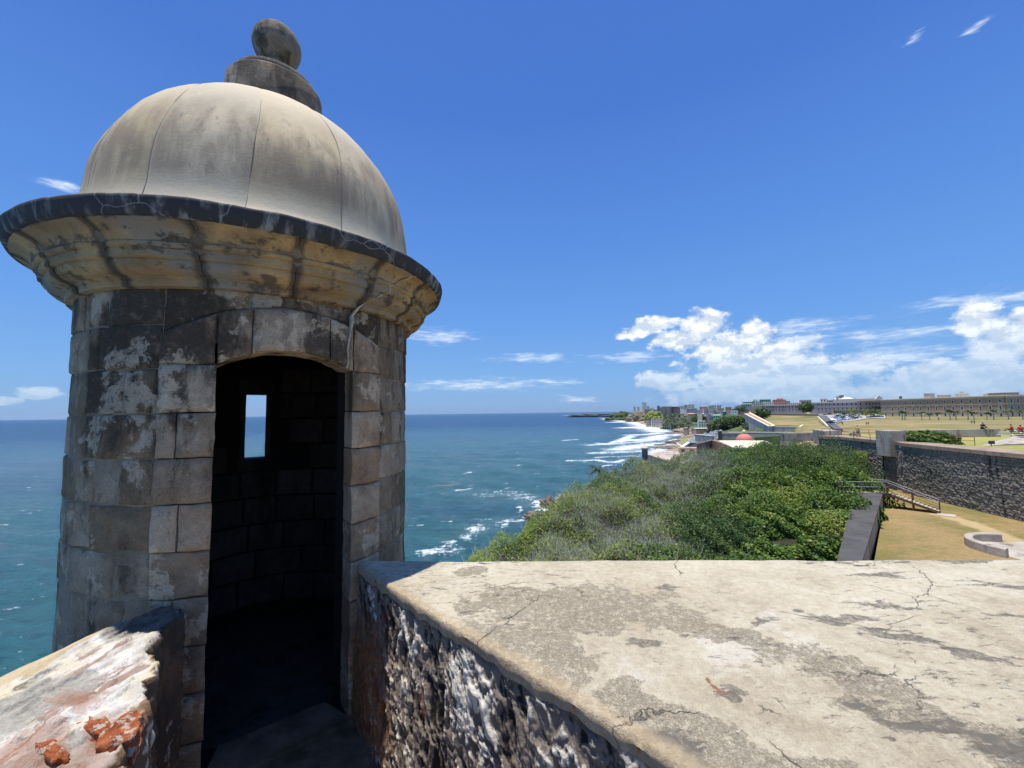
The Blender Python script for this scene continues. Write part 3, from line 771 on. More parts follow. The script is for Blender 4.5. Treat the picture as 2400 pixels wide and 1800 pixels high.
# ---------------- left parapet
OR = atz(285, 1690, -.85); BR = atz(205, 1785, -.85)
def left_fn(g):
    p = g.pos(); x, y, z = g.sep(p); t = g.attr('t'); h = g.attr('h')
    n1 = g.noise(p, 4, 7, .62, .4); n2 = g.noise(p, 16, 7, .68); n3 = g.noise(p, 60, 6, .7); fine = g.noise(p, 200, 3, .7)
    sp_ = g.scl(p, (14, 3.2, 6), (0, 0, R(-6)))
    st = g.noise(g.vm('ADD', sp_, g.vm('SCALE', g.noise(p, 9, 4, .6, out='Color'), .9)), 1.0, 8, .66)
    c = g.mix(g.ramp(n2, [(.35, 0.), (.65, 1.)]), (.50, .45, .36), (.80, .77, .70))
    c = g.mix(g.ss(g.noise(p, 5, 5, .55), .47, .58), c, g.mix(n3, (.58, .50, .34), (.76, .69, .52)))
    c = g.mix(g.mul(g.ss(st, .55, .60), .8), c, g.mix(n2, (.24, .115, .09), (.36, .24, .18)))
    c = g.mix(g.mul(g.sub(1.0, g.ss(st, .36, .41)), .7), c, (.17, .14, .13))
    gr = blobs2(g, x, y, [W(60, 1640, .22, .14, 60), W(300, 1470, .1, .14, 20), W(110, 1760, .16, .1, 40), W(190, 1720, .1, .08, 30)])
    gm = g.ss(g.add(gr, g.mul(g.sub(n1, .5), 1.2)), .16, .3)
    c = g.mix(g.mul(gm, .9), c, g.ramp(n3, [(.35, (.27, .25, .21)), (.6, (.44, .42, .36))]))
    lip = g.ss(g.add(t, g.mul(g.sub(n1, .5), .35)), .80, .84)
    c = g.mix(lip, c, g.mix(n2, (.52, .40, .23), (.66, .55, .36)))
    wv_ = g.sep(g.vm('ADD', p, g.vm('SCALE', g.vm('SUBTRACT', g.noise(p, 9, 5, .65, out='Color'), (.5, .5, .5)), .16))); x, y = wv_[0], wv_[1]
    ob = blobs2(g, x, y, [(OR.x-.01, OR.y, .10, .14, 18), (OR.x-.16, OR.y-.06, .08, .17, 62), (BR.x, BR.y, .10, .08, 20), (OR.x-.25, OR.y+.12, .05, .14, 60), (OR.x-.06, OR.y+.22, .05, .10, 40)])
    om = g.ss(g.add(ob, g.add(g.mul(g.sub(n2, .5), 1.8), g.mul(g.sub(n3, .5), .8))), .05, .5)
    c = g.mix(g.mul(om, .6), c, g.mix(n3, (.20, .08, .045), (.42, .20, .11)))
    bb = blobs2(g, x, y, [(OR.x-.03, OR.y+.09, .03, .05, 40), (OR.x+.0, OR.y+.16, .07, .08, 20)])
    bm_ = g.ss(g.add(bb, g.mul(g.sub(n2, .5), 1.2)), .1, .3)
    c = g.mix(bm_, c, g.mix(n2, (.22, .14, .08), (.42, .29, .17)))
    hh = g.add(h, g.mul(g.sub(n2, .5), .5))
    fc = g.attr('face')
    dk = blobs2(g, x, y, [(-1.50, 1.92, .34, .30, 0)])  # shade beside the sentry box, painted in as a dark patch
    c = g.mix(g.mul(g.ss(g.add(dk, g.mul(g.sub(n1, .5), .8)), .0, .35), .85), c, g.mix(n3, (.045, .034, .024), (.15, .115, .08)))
    fcol = g.mix(g.ss(hh, .58, .68), g.mix(g.ss(n1, .42, .6), (.115, .08, .05), (.23, .135, .07)), (.72, .62, .46))  # passage face coloured darker for its shade, pale lime flakes on the ridges
    c = g.mix(g.ss(g.add(fc, g.mul(g.sub(n2, .5), .8)), .35, .6), c, fcol)
    c = g.mix(.2, c, g.ramp(fine, [(.3, .22), (.7, .8)]), 'OVERLAY')
    g.l.new(g.bump(g.add(g.add(g.mul(n2, .5), g.mul(n3, .4)), g.add(g.mul(st, .8), g.mul(om, -.25))), .9, .022), g.b.inputs['Normal'])
    return c
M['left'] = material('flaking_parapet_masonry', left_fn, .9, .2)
lp = empty('parapet_wall', (-1.4, 1.2, -1.66), 'short broken parapet with flaking white lime and orange brick, left of the sentry doorway', 'parapet wall')
linn = smooth_poly([(-1.56, 2.05), (-1.49, 1.86), (-1.385, 1.63), (-1.21, 1.42), (-1.12, 1.30), (-1.03, 1.14), (-.97, .95), (-.86, .6), (-.6, .0)], 2)
lout = [(-1.60, 1.95), (-1.655, 1.80), (-1.70, 1.66), (-1.725, 1.53), (-1.74, 1.40), (-1.76, 1.2), (-1.78, .6), (-1.8, -.2)]
LI2, LO2 = plen(linn), plen(lout)
nu_, nt = 330, 120
V = []; T = []; Hh = []; FC = []
for i in range(nu_+1):
    f = i/nu_; I = poly_at(linn, LI2*f); O_ = poly_at(lout, LO2*f)
    dx, dy = O_[0]-I[0], O_[1]-I[1]; L = math.hypot(dx, dy); ux, uy = dx/L, dy/L; s = LI2*f
    jag = .035*noise.noise(Vector((s*7, 0, 0)))+.02*noise.noise(Vector((s*22, 0, 0)))+.008*noise.noise(Vector((s*60, 0, 0)))
    rr = .04+.02*noise.noise(Vector((s*5, 5, 0)))
    rows = []
    for k in range(70, 0, -1): rows.append((0, -rr-(k/70)*.85, 1))
    rows += [(.0, -rr, .8), (.2*rr, -.4*rr, .5), (.55*rr, -.12*rr, .3), (rr, 0, .1)]
    for k in range(1, nt): rows.append((rr+(L-rr-.03)*k/nt, 0, 0))
    rows += [(L-.03, 0, 0), (L-.01, -.008, 0), (L, -.03, 0), (L+.01, -.5, 0)]
    for (t, z, fc) in rows:
        X, Y = I[0]+ux*(t+jag*(1-min(1, t/.2))), I[1]+uy*(t+jag*(1-min(1, t/.2)))
        tt = t/L
        if fc > .4:
            n2 = noise.noise(Vector((s*24, 4, z*8))); n1 = noise.noise(Vector((s*7, 2, z*3)))
            h = max(0, min(1, .3+((1-abs(n2)*2)*.5+n1*.5)*.5)); n6 = noise.noise(Vector((s*60, 1, z*26))); q_ = (h-.5)*.05+n6*.012; X -= ux*q_; Y -= uy*q_; dz = 0
        else:
            c_, s_ = .97, .24
            a1 = noise.noise(Vector((X*26, Y*7, 1))); a2 = noise.noise(Vector((X*60, Y*20, 3))); a0 = noise.noise(Vector((X*5, Y*4, 8)))
            h = .5+.5*a1
            step = .010*math.floor((a0+.35*a1)*3)
            amp = 1-max(0, min(1, (tt-.78)/.08))*.85
            dz = amp*(.007*a1+.004*a2+step)+.006*a0-.010*amp
            if (X-OR.x)**2+(Y-OR.y)**2 < .0049: dz -= .012*(1-((X-OR.x)**2+(Y-OR.y)**2)/.0049)
        slope = -.02*max(0, (1.5-Y))
        V.append((X, Y, ZT+z+dz+slope)); T.append(tt); Hh.append(h); FC.append(fc)
NR = len(rows)
A = np.arange((nu_+1)*NR).reshape(nu_+1, NR)
Fq = np.stack([A[:-1, :-1], A[:-1, 1:], A[1:, 1:], A[1:, :-1]], -1).reshape(-1, 4)
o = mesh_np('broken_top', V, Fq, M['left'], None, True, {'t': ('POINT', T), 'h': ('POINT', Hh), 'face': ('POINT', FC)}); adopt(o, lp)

def brick_fn(g):
    p = g.pos(); n = g.noise(p, 22, 7, .68); f = g.noise(p, 120, 4, .7)
    c = g.ramp(g.add(g.mul(n, .7), g.mul(f, .3)), [(.34, (.14, .035, .018)), (.5, (.36, .10, .035)), (.64, (.52, .20, .08)), (.75, (.60, .42, .26))])
    c = g.mix(g.ss(g.noise(p, 30, 7, .7), .50, .58), c, g.mix(f, (.34, .27, .20), (.62, .55, .44)))
    g.l.new(g.bump(g.add(n, g.mul(f, .4)), .9, .015), g.b.inputs['Normal']); return c
M['brickred'] = material('broken_orange_brick', brick_fn, .9, .15)
def chunk(x, y, z, rx, ry, rz, ang, seed, name='brick'):
    bm = bmesh.new(); bmesh.ops.create_icosphere(bm, subdivisions=4, radius=1)
    ca_, sa_ = math.cos(R(ang)), math.sin(R(ang))
    for v in bm.verts:
        p = v.co.copy(); m_ = max(abs(p.x), abs(p.y), abs(p.z)); p = p.lerp(p/m_, .55); d = 1+.30*fbm(p*1.6+Vector((seed, 0, 0)), 5)
        X, Y = p.x*d*rx, p.y*d*ry; v.co = Vector((x+X*ca_-Y*sa_, y+X*sa_+Y*ca_, z+p.z*d*rz))
    me = bpy.data.meshes.new(name); bm.to_mesh(me); bm.free(); me.materials.append(M['brickred'])
    me.polygons.foreach_set('use_smooth', [True]*len(me.polygons))
    o = bpy.data.objects.new(name, me); link(o); adopt(o, lp); return o
chunk(OR.x+.005, OR.y-.005, ZT-.050, .045, .066, .042, 30, 1.3); chunk(OR.x-.085, OR.y+.015, ZT-.042, .022, .066, .028, 70, 4.1)
chunk(OR.x-.12, OR.y-.065, ZT-.043, .018, .060, .028, 66, 7.7); chunk(BR.x+.02, BR.y-.01, ZT-.066, .055, .040, .036, 15, 9.2)
# ---------------- passage floor and bastion below
def floor_fn(g):
    p = g.pos(); n = g.noise(p, 6, 7, .65); n3 = g.noise(p, 40, 6, .7)
    c = g.mix(g.ramp(n, [(.35, 0.), (.65, 1.)]), (.10, .068, .04), (.26, .19, .12))
    c = g.mix(g.ss(g.vor(p, 30), .12, .0), c, (.08, .07, .06))
    g.l.new(g.bump(g.add(n, g.mul(n3, .5)), .7, .02), g.b.inputs['Normal']); return c
M['floor'] = material('worn_stone_floor', floor_fn, .9, .2)
N_ = 90; V = []
for i in range(N_+1):
    for j in range(N_+1):
        x = -2.2+6.2*i/N_; y = -2.6+5.0*j/N_
        V.append((x, y, Z_FLOOR-.004+.012*noise.noise(Vector((x*3, y*3, 0)))+.006*noise.noise(Vector((x*11, y*11, 0)))-.012))
A = np.arange((N_+1)**2).reshape(N_+1, N_+1)
Fq = np.stack([A[:-1, :-1], A[1:, :-1], A[1:, 1:], A[:-1, 1:]], -1).reshape(-1, 4)
o = mesh_np('passage_floor', V, Fq, M['floor'], None, True); o['kind'] = 'structure'
mb = MB(); thr = [cyl(a, 0, r) for a, r in ((DC-D_IN-.2, .745), (DC+D_IN+.2, .745), (DC+D_IN+.2, 1.0), (DC-D_IN-.2, 1.02))]
mb.prism([(t[0], t[1]) for t in thr], Z_FLOOR-.1, Z_FLOOR+.006)
adopt(mb.build('threshold', M['floor'], None), sentry)
mb = MB(); mb.prism([(-1.78, -8), (12, -8), (12, 2.22), (1.2, 2.36), (-.9, 2.40), (-1.76, 2.40)], -16, Z_FLOOR-.06)
o = mb.build('bastion_wall', M['rubble'], None); tag(o, 'tall stone bastion wall below the parapets and the sentry box', 'wall'); 
# ================================================================ sea
def sea_fn(g):
    p = g.world(); x, y, z = g.sep(p)
    dist = g.m('SQRT', g.add(g.mul(x, x), g.mul(y, y)))
    ph = g.comb(x, y, 0.0)
    foam = g.attr('foam'); ca_ = g.attr('calm')
    n_big = g.noise(g.scl(ph, (.004, .010, 1)), 1.0, 4, .5)
    n_mid = g.noise(g.scl(ph, (.02, .05, 1)), 1.0, 5, .55)
    far = g.ss(dist, 250, 1500)
    shal = g.mix(n_mid, (.010, .080, .100), (.020, .125, .130))
    deep = g.mix(g.ss(n_mid, .35, .65), (.010, .045, .11), (.012, .060, .12))
    c = g.mix(g.m('MINIMUM', g.add(far, g.mul(g.sub(n_big, .5), .9)), 1.0, clamp=True), shal, deep)
    c = g.mix(g.mul(g.ss(n_big, .5, .62), .5), c, (.006, .05, .095))
    # sandy churned water inshore
    c = g.mix(g.mul(g.attr('shoal'), .55), c, (.16, .26, .25))
    wl = g.noise(g.scl(ph, (.16, .42, 1), (0, 0, R(12))), 1.0, 7, .66)  # dark and light sides of waves painted on as colour streaks
    c = g.mix(g.mul(g.sub(1.0, g.ss(wl, .36, .5)), .55), c, (.004, .035, .065))
    c = g.mix(g.mul(g.ss(wl, .54, .66), .30), c, (.05, .20, .20))
    # whitecaps: short bright dashes
    cx_ = g.noise(g.scl(ph, (.10, .34, 1)), 1.0, 6, .66); cmask = g.noise(g.scl(ph, (.012, .03, 1)), 1.0, 3, .5)
    cap = g.mul(g.ss(cx_, .64, .69), g.ss(cmask, .42, .54))
    nearcap = g.mul(g.ss(g.noise(g.scl(ph, (.5, 1.1, 1), (0, 0, R(20))), 1.0, 7, .7), .63, .70), g.ss(g.noise(g.scl(ph, (.03, .08, 1)), 1.0, 3, .5), .50, .6))
    cap = g.m('MAXIMUM', cap, g.mul(nearcap, g.mul(g.sub(1., g.ss(dist, 130, 400)), .55)))
    # surf: broken lacy foam from attribute
    lace = g.noise(g.scl(ph, (.09, .22, 1)), 1.0, 8, .7); lace2 = g.noise(ph, .55, 6, .7)
    sf = g.ss(g.add(foam, g.add(g.mul(g.sub(lace, .5), 2.3), g.mul(g.sub(lace2, .5), 2.2))), .42, .78)
    sf = g.mul(sf, g.ss(foam, .04, .2))
    fm = g.m('MAXIMUM', cap, sf, clamp=True)
    c = g.mix(g.mul(fm, .95), c, (.80, .84, .84))
    sg = g.attr('weed')
    c = g.mix(g.mul(g.ss(g.add(sg, g.mul(g.sub(lace2, .5), .8)), .4, .6), .75), c, (.28, .20, .08))
    g.put(g.b.inputs['Roughness'], g.add(g.mul(fm, .6), g.add(.14, g.mul(far, .16))))
    b1 = g.noise(g.scl(ph, (.28, .55, 1), (0, 0, R(15))), 1.0, 6, .62); b2 = g.noise(g.scl(ph, (.05, .11, 1)), 1.0, 5, .6)
    g.l.new(g.bump(g.add(g.add(g.mul(b1, 1.5), g.mul(b2, 3.0)), g.mul(g.noise(ph, 2.2, 4, .6), .25)), 1.0, 1.3), g.b.inputs['Normal'])
    return c
M['sea'] = material('sea_water', sea_fn, .25, .5)
SEA = -40.0
SHORE = [atz(1560, 1045, SEA), atz(1600, 1012, SEA), atz(1555, 1001, SEA), atz(1522, 992, SEA), atz(1440, 984, SEA), atz(1400, 978, SEA)]
def sea():
    rr = [45.0]
    while rr[-1] < 2500: rr.append(rr[-1]*1.0115)
    while rr[-1] < 56000: rr.append(rr[-1]*1.1)
    rr = np.array(rr); th = np.radians(np.arange(-100, 75.01, .27))
    Rg, Tg = np.meshgrid(rr, th, indexing='ij')
    X = Rg*np.sin(Tg); Y = Rg*np.cos(Tg)
    Z = np.full_like(X, SEA)
    fall = np.clip(1-(Rg-60)/900, 0, 1)**1.5
    for lam, amp, dg, ph in [(34, .30, 62, .3), (21, .26, 75, 1.9), (13, .18, 55, 4.), (8.5, .13, 84, 2.), (6.1, .10, 48, 5.), (4.3, .06, 70, .7), (27, .2, 95, 3.)]:
        k = 2*np.pi/lam; d = np.radians(dg)
        phz = k*(X*np.cos(d)+Y*np.sin(d)) + ph + 1.2*np.sin(X/47+Y/71+ph) + .8*np.sin(X/19-Y/33+ph*2)
        ok = np.clip(lam/(Rg*.0115*3)-.3, 0, 1)
        Z += 1.7*fall*amp*ok*(1-np.abs(np.sin(phz/2))*1.6)
    foam = np.zeros_like(X); shoal = np.zeros_like(X); weed = np.zeros_like(X); calm = np.zeros_like(X)
    def pix(X, Y, Zc=SEA):
        P = np.stack([X, Y, np.full_like(X, Zc)], -1)
        d = P@np.array(FW); return 1200+F_PX*(P@np.array(RT))/d, 900-F_PX*(P@np.array(UP))/d
    # surf bands: (x,y) world polylines with width
    def band(pts, wd, amt, arr):
        P = [atz(a, b, SEA) for a, b in pts]
        best = np.full_like(X, 1e9)
        for a, b in zip(P[:-1], P[1:]):
            ax, ay, bx, by = a.x, a.y, b.x, b.y
            L2 = (bx-ax)**2+(by-ay)**2; t = np.clip(((X-ax)*(bx-ax)+(Y-ay)*(by-ay))/L2, 0, 1)
            best = np.minimum(best, np.hypot(X-ax-t*(bx-ax), Y-ay-t*(by-ay)))
        arr[:] = np.maximum(arr, amt*np.clip(1-best/wd, 0, 1)**.8)
    # broad surf bands off the beach
    band([(1450, 1054), (1490, 1046), (1540, 1040)], 26, .95, foam)
    band([(1380, 1043), (1440, 1040), (1500, 1036), (1545, 1028)], 20, .75, foam)
    band([(1390, 1062), (1440, 1061), (1500, 1058)], 12, .8, foam)
    band([(1405, 1072), (1460, 1070), (1480, 1068), (1520, 1072)], 9, .7, foam)
    band([(1330, 1080), (1400, 1079), (1440, 1084), (1462, 1078)], 4.5, .95, foam)
    band([(1410, 1094), (1440, 1090)], 3.5, .8, foam)
    band([(1400, 1039), (1428, 1041), (1440, 1035)], 7, 1.0, foam)
    band([(1450, 1036), (1465, 1028), (1480, 1022)], 14, 1.0, foam)
    band([(1480, 1032), (1530, 1030), (1550, 1022), (1590, 1018)], 30, 1.0, foam)
    band([(1478, 1020), (1520, 1018), (1545, 1015)], 26, .9, foam)
    band([(1465, 1003), (1490, 1001), (1530, 1006), (1545, 1012)], 45, 1.0, foam)
    band([(1440, 990), (1475, 988), (1500, 994), (1530, 1004)], 60, .95, foam)
    band([(1422, 981), (1436, 984), (1470, 988)], 60, 1.0, foam)
    band([(1352, 978), (1395, 977.5)], 60, .95, foam); band([(1328, 979), (1345, 978.6)], 30, .9, foam)
    band([(1312, 973.8), (1334, 973.8)], 80, .8, foam); band([(1343, 973), (1365, 973)], 90, .8, foam); band([(1298, 974.4), (1303, 974.2)], 30, .95, foam)
    band([(1540, 1060), (1560, 1048), (1590, 1030)], 20, .85, foam)
    band([(1520, 1066), (1550, 1052)], 12, .9, foam)
    # inshore foam by the cliff foot
    band([(990, 1302), (1050, 1276), (1090, 1258), (1120, 1238)], 5.0, .66, foam)
    band([(1120, 1232), (1130, 1222), (1165, 1215), (1200, 1214)], 3.5, .45, foam)
    band([(1040, 1300), (1065, 1285)], 4, .55, foam)
    band([(1180, 1232), (1220, 1220), (1240, 1205)], 5, .62, foam)
    band([(1262, 1178), (1275, 1195), (1300, 1172), (1330, 1160)], 6, .95, foam)
    band([(1140, 1160), (1190, 1155), (1230, 1165), (1265, 1180)], 11, .46, foam)
    band([(1212, 1200), (1222, 1196), (1216, 1190)], 2.0, .6, foam)
    band([(1070, 1150), (1095, 1146), (1103, 1144)], 2.2, .9, foam)
    band([(1212, 1092), (1222, 1090)], 2.2, .9, foam); band([(1088, 1110), (1105, 1107)], 2, .8, foam); band([(1240, 1035), (1262, 1034.6)], 5, .8, foam); band([(1320, 1033), (1352, 1030)], 7, .95, foam)
    band([(1405, 1015), (1440, 1015)], 12, .4, foam)
    band([(1020, 1136), (1050, 1136), (1075, 1133)], 3.0, 1.0, weed); band([(1390, 1021), (1412, 1021.5)], 6, .9, weed); band([(1270, 1010), (1290, 1009)], 8, .7, weed); band([(1340, 1020), (1360, 1021)], 7, .6, weed)
    band([(1150, 1162), (1240, 1170), (1290, 1180)], 20, .5, shoal); band([(1120, 1240), (1200, 1215)], 12, .5, shoal)
    band([(1470, 1050), (1540, 1035), (1590, 1020)], 60, .9, shoal); band([(1440, 1085), (1520, 1070)], 18, .6, shoal); band([(1500, 1010), (1530, 1000)], 60, .8, shoal)
    # rollers: raised crests along the surf lines
    Z += .9*foam*np.clip(1-Rg/1500, 0, 1)*(.5+.5*np.sin(Y/9.0))*np.clip((Rg-80)/150, 0, 1)
    V = np.stack([X, Y, Z], -1).reshape(-1, 3); A = np.arange(X.size).reshape(X.shape)
    Fq = np.stack([A[:-1, :-1], A[:-1, 1:], A[1:, 1:], A[1:, :-1]], -1).reshape(-1, 4)
    o = mesh_np('sea', V, Fq, M['sea'], None, True, {'foam': ('POINT', foam.ravel()), 'shoal': ('POINT', shoal.ravel()), 'weed': ('POINT', weed.ravel()), 'calm': ('POINT', calm.ravel())})
    o['kind'] = 'structure'
sea()
# ================================================================ near hillside, thicket, terraces
def grass_fn(dry, green, sc, path=None):
    def fn(g):
        p = g.world(); x, y, z = g.sep(p)
        n1 = g.noise(p, .12*sc, 5, .55); n2 = g.noise(g.scl(p, (1, 1.6, 1)), .8*sc, 7, .65); n3 = g.noise(p, 6*sc, 6, .7)
        k = g.add(g.mul(n1, .6), g.mul(n2, .4))
        c = g.mix(g.ss(k, .42, .60), dry, green)
        c = g.mix(g.mul(g.ss(n3, .35, .65), .5), c, tuple(v*.45 for v in dry))
        c = g.mix(g.mul(g.ss(n2, .56, .7), .5), c, tuple(min(1, v*1.35) for v in dry))
        if path: c = path(g, c, x, y, n2)
        g.l.new(g.bump(g.add(n2, g.mul(n3, .6)), .8, .12), g.b.inputs['Normal'])
        return c
    return fn
def seg_dist(g, x, y, P):
    cur = None
    for a, b in zip(P[:-1], P[1:]):
        dx, dy = b[0]-a[0], b[1]-a[1]; L2 = dx*dx+dy*dy
        t = g.m('ADD', g.mul(g.sub(x, a[0]), dx/L2), g.mul(g.sub(y, a[1]), dy/L2), clamp=True)
        ex = g.sub(g.sub(x, a[0]), g.mul(t, dx)); ey = g.sub(g.sub(y, a[1]), g.mul(t, dy))
        d = g.m('SQRT', g.add(g.mul(ex, ex), g.mul(ey, ey)))
        cur = d if cur is None else g.m('MINIMUM', cur, d)
    return cur
GZ = -9.3
pth = [atz(2203, 1206, GZ), atz(2260, 1222, GZ), atz(2320, 1243, GZ), atz(2375, 1268, GZ), atz(2440, 1300, GZ)]
def pathmix(g, c, x, y, n):
    d = seg_dist(g, x, y, [(q.x, q.y) for q in pth])
    return g.mix(g.mul(g.sub(1.0, g.ss(g.add(d, g.mul(g.sub(n, .5), 1.6)), .35, 1.0)), .85), c, (.50, .38, .20))
M['drygrass'] = material('dry_grass', grass_fn((.38, .27, .12), (.20, .185, .06), 1.0, pathmix), .95, .1)
M['lawngrass'] = material('lawn_grass', grass_fn((.36, .28, .14), (.17, .19, .075), .10), .95, .1)
M['yellowgrass'] = material('yellow_grass', grass_fn((.50, .42, .15), (.33, .33, .11), .6), .95, .1)
M['soil'] = material('dark_leaf_litter', grass_fn((.06, .05, .03), (.035, .045, .02), .5), .95, .1)
def darkwall_fn(g):
    p = g.world(); r = g.rnd()
    n1 = g.noise(p, .22, 5, .6); n2 = g.noise(p, 1.8, 8, .68); n3 = g.noise(p, 9, 6, .7)
    c = g.mix(g.ramp(n2, [(.35, 0.), (.65, 1.)]), (.075, .068, .058), (.19, .17, .135))
    c = g.mix(g.mul(g.ss(g.add(g.mul(n3, .7), g.mul(r, .3)), .52, .66), .6), c, (.38, .34, .27))
    st = g.noise(g.scl(p, (.9, .9, .10)), 1.0, 5, .6)
    c = g.mix(g.mul(g.ss(st, .60, .66), .85), c, (.024, .022, .022))
    c = g.mix(g.mul(g.sub(1.0, g.ss(st, .36, .42)), .55), c, (.24, .20, .15))
    c = g.mix(g.mul(g.ss(n1, .52, .62), .4), c, (.07, .085, .05))
    g.l.new(g.bump(g.add(n2, g.mul(n3, .7)), .8, .06), g.b.inputs['Normal'])
    return c
M['darkwall'] = material('black_weathered_rubble', darkwall_fn, .92, .2)
def agedwall(name, a, b_, dark=(.06, .055, .05), sc=1.0):
    def fn(g):
        p = g.world(); n1 = g.noise(p, .5*sc, 6, .62); n2 = g.noise(p, 4*sc, 7, .68)
        st = g.noise(g.scl(p, (1.2*sc, 1.2*sc, .2*sc)), 1.0, 5, .6)
        c = g.mix(g.ramp(n1, [(.35, 0.), (.65, 1.)]), a, b_)
        c = g.mix(g.mul(g.ss(st, .53, .66), .6), c, dark)
        c = g.mix(g.mul(g.ss(n2, .5, .68), .35), c, dark)
        g.l.new(g.bump(n2, .7, .05), g.b.inputs['Normal']); return c
    return material(name, fn, .92, .2)
M['conc'] = agedwall('aged_concrete', (.38, .33, .26), (.58, .51, .42))
M['slab'] = agedwall('dark_walkway_concrete', (.075, .073, .065), (.115, .11, .10))
M['tanwall'] = agedwall('tan_plastered_wall', (.34, .27, .20), (.46, .38, .29), sc=.5)
M['browncap'] = agedwall('brown_earth_cap', (.30, .22, .15), (.42, .33, .24))
M['rust'] = flat('rusted_steel', (.16, .085, .055), .7, .3, .3, 8)
M['wood'] = flat('weathered_plank', (.42, .37, .28), .85, .2, .25, 6)
M['galv'] = flat('galvanised_rail', (.55, .56, .57), .35, .5, .1, 3, metal=.6)
M['whitepaint'] = flat('white_paint', (.78, .78, .76), .6, .4, .06, 3)
# ---- ground of the dry-grass court
stripA, stripB = Vector((16.2, 19.9, 0)), Vector((34.4, 38.6, 0))
V = []
mb = MB(); pl = [(16.0, 19.3), (34.6, 38.75), (35.5, 41.5), (44, 60), (60, 60), (60, 4), (6, 4), (4, 8)]
mb.prism(pl, GZ-2, GZ)
o = mb.build('court_ground', M['drygrass'], None); o['kind'] = 'structure'
# strip wall with walkway on top
sd_ = (stripB-stripA).normalized(); sn = Vector((-sd_.y, sd_.x, 0))
t = empty('walkway_wall', (25, 29, GZ), 'low grey wall with flat dark walkway top between the thicket and the dry grass', 'wall')
q = [stripA-sd_*6, stripB+sd_*.3, stripB+sd_*.3+sn*2.0, stripA-sd_*6+sn*.55]
mb = MB(); mb.prism([(v.x, v.y) for v in q], -9.5, -8.02); mb.build('wall_body', M['tanwall'], t)
q2 = [q[0]-sn*.05, q[1]-sn*.05, q[2], q[3]]
mb = MB(); mb.prism([(v.x, v.y) for v in q2], -8.018, -7.95); mb.build('walkway_top', M['slab'], t)
# curved seat wall and its pad
t = empty('curved_wall', (32.4, 26.7, GZ), 'low curved concrete wall around a paved pad on the dry grass', 'wall')
V = []; F = []
n = 28
for i in range(n+1):
    a = R(62+(205-62)*i/n)
    for r, z in ((2.45, GZ-.1), (2.45, GZ+.50), (2.42, GZ+.55), (2.05, GZ+.55), (2.02, GZ+.50), (2.02, GZ-.1)):
        V.append((32.4+r*math.cos(a), 26.7+r*math.sin(a), z))
for i in range(n):
    for k in range(5): F.append((i*6+k, (i+1)*6+k, (i+1)*6+k+1, i*6+k+1))
F += [tuple(range(6)), tuple(n*6+k for k in reversed(range(6)))]
adopt(mesh_np('wall_body', V, F, M['conc']), t)
mb = MB(); mb.prism([(32.4+2.0*math.cos(R(60+a)), 26.7+2.0*math.sin(R(60+a))) for a in range(0, 150, 6)]+[(30.6, 25.2), (44, 22.5), (44, 29.3)], GZ-.1, GZ+.035)
o = mb.build('paved_pad', M['conc'], None); o['kind'] = 'structure'
# ---- big dark wall
DW = [(39.6, 10), (40.3, 24), (40.9, 33.4), (41.8, 40.3), (42.6, 45.0), (43.4, 46.4), (44.6, 55.7), (43.6, 58.5)]
WT = -3.85
t = empty('stone_wall', (42, 38, GZ), 'high dark weathered rubble wall behind the metal staircase', 'wall')
back = [(p[0]+3.0, p[1]) for p in DW]
mb = MB(); mb.prism([(p[0]+.12, p[1]) for p in DW]+back[::-1], GZ-1, WT-.35); mb.build('wall_core', M['darkwall'], t)
mb = MB(); mb.prism([(p[0]-.03, p[1]) for p in DW]+back[::-1], WT-.36, WT); mb.build('wall_cap', M['browncap'], t)
variants = []
for k in range(7):
    bm = bmesh.new(); bmesh.ops.create_cube(bm, size=1.0)
    bmesh.ops.bevel(bm, geom=bm.edges[:], offset=.16, segments=1, affect='EDGES')
    rr_ = random.Random(k)
    for v in bm.verts: v.co += Vector((rr_.uniform(-.07, .07), rr_.uniform(-.09, .09), rr_.uniform(-.08, .08)))
    me = bpy.data.meshes.new('stone'); bm.to_mesh(me); bm.free(); me.materials.append(M['darkwall']); variants.append(me)
places = []
for a, b in zip(DW[:-1], DW[1:]):
    a, b = Vector((a[0], a[1], 0)), Vector((b[0], b[1], 0)); L = (b-a).length; dr = (b-a)/L; ang = math.atan2(dr.y, dr.x)
    z = GZ-.3; row = 0
    while z < WT-.45:
        hh = rng.uniform(.17, .34); s = rng.uniform(-.3, 0)
        while s < L:
            ww = rng.uniform(.25, .85); P = a+dr*(s+ww/2)
            if P.y > 20: places.append((P.x+.245+rng.uniform(-.025, .02), P.y, z+hh/2, ww-.015, hh-.012, ang, rng.randrange(7)))
            s += ww
        z += hh
places.sort(key=lambda q: q[1])
for (x, y, z, w_, h_, a, k) in places[:298]:
    o = bpy.data.objects.new('stone', variants[k]); link(o, t); o.location = Vector((x, y, z))-wloc(t)
    o.rotation_euler = (0, 0, a); o.scale = (w_, .34, h_)
V = []; F = []
for (x, y, z, w_, h_, a, k) in places[298:]:
    b = len(V); me = variants[k]; c_, s_ = math.cos(a), math.sin(a)
    for v in me.vertices:
        X, Y, Z = v.co.x*w_, v.co.y*.34, v.co.z*h_; V.append((x+X*c_-Y*s_, y+X*s_+Y*c_, z+Z))
    for p in me.polygons: F.append(tuple(b+i for i in p.vertices))
o = mesh_np('stones', V, F, M['darkwall']); adopt(o, t); o['kind'] = 'stuff'
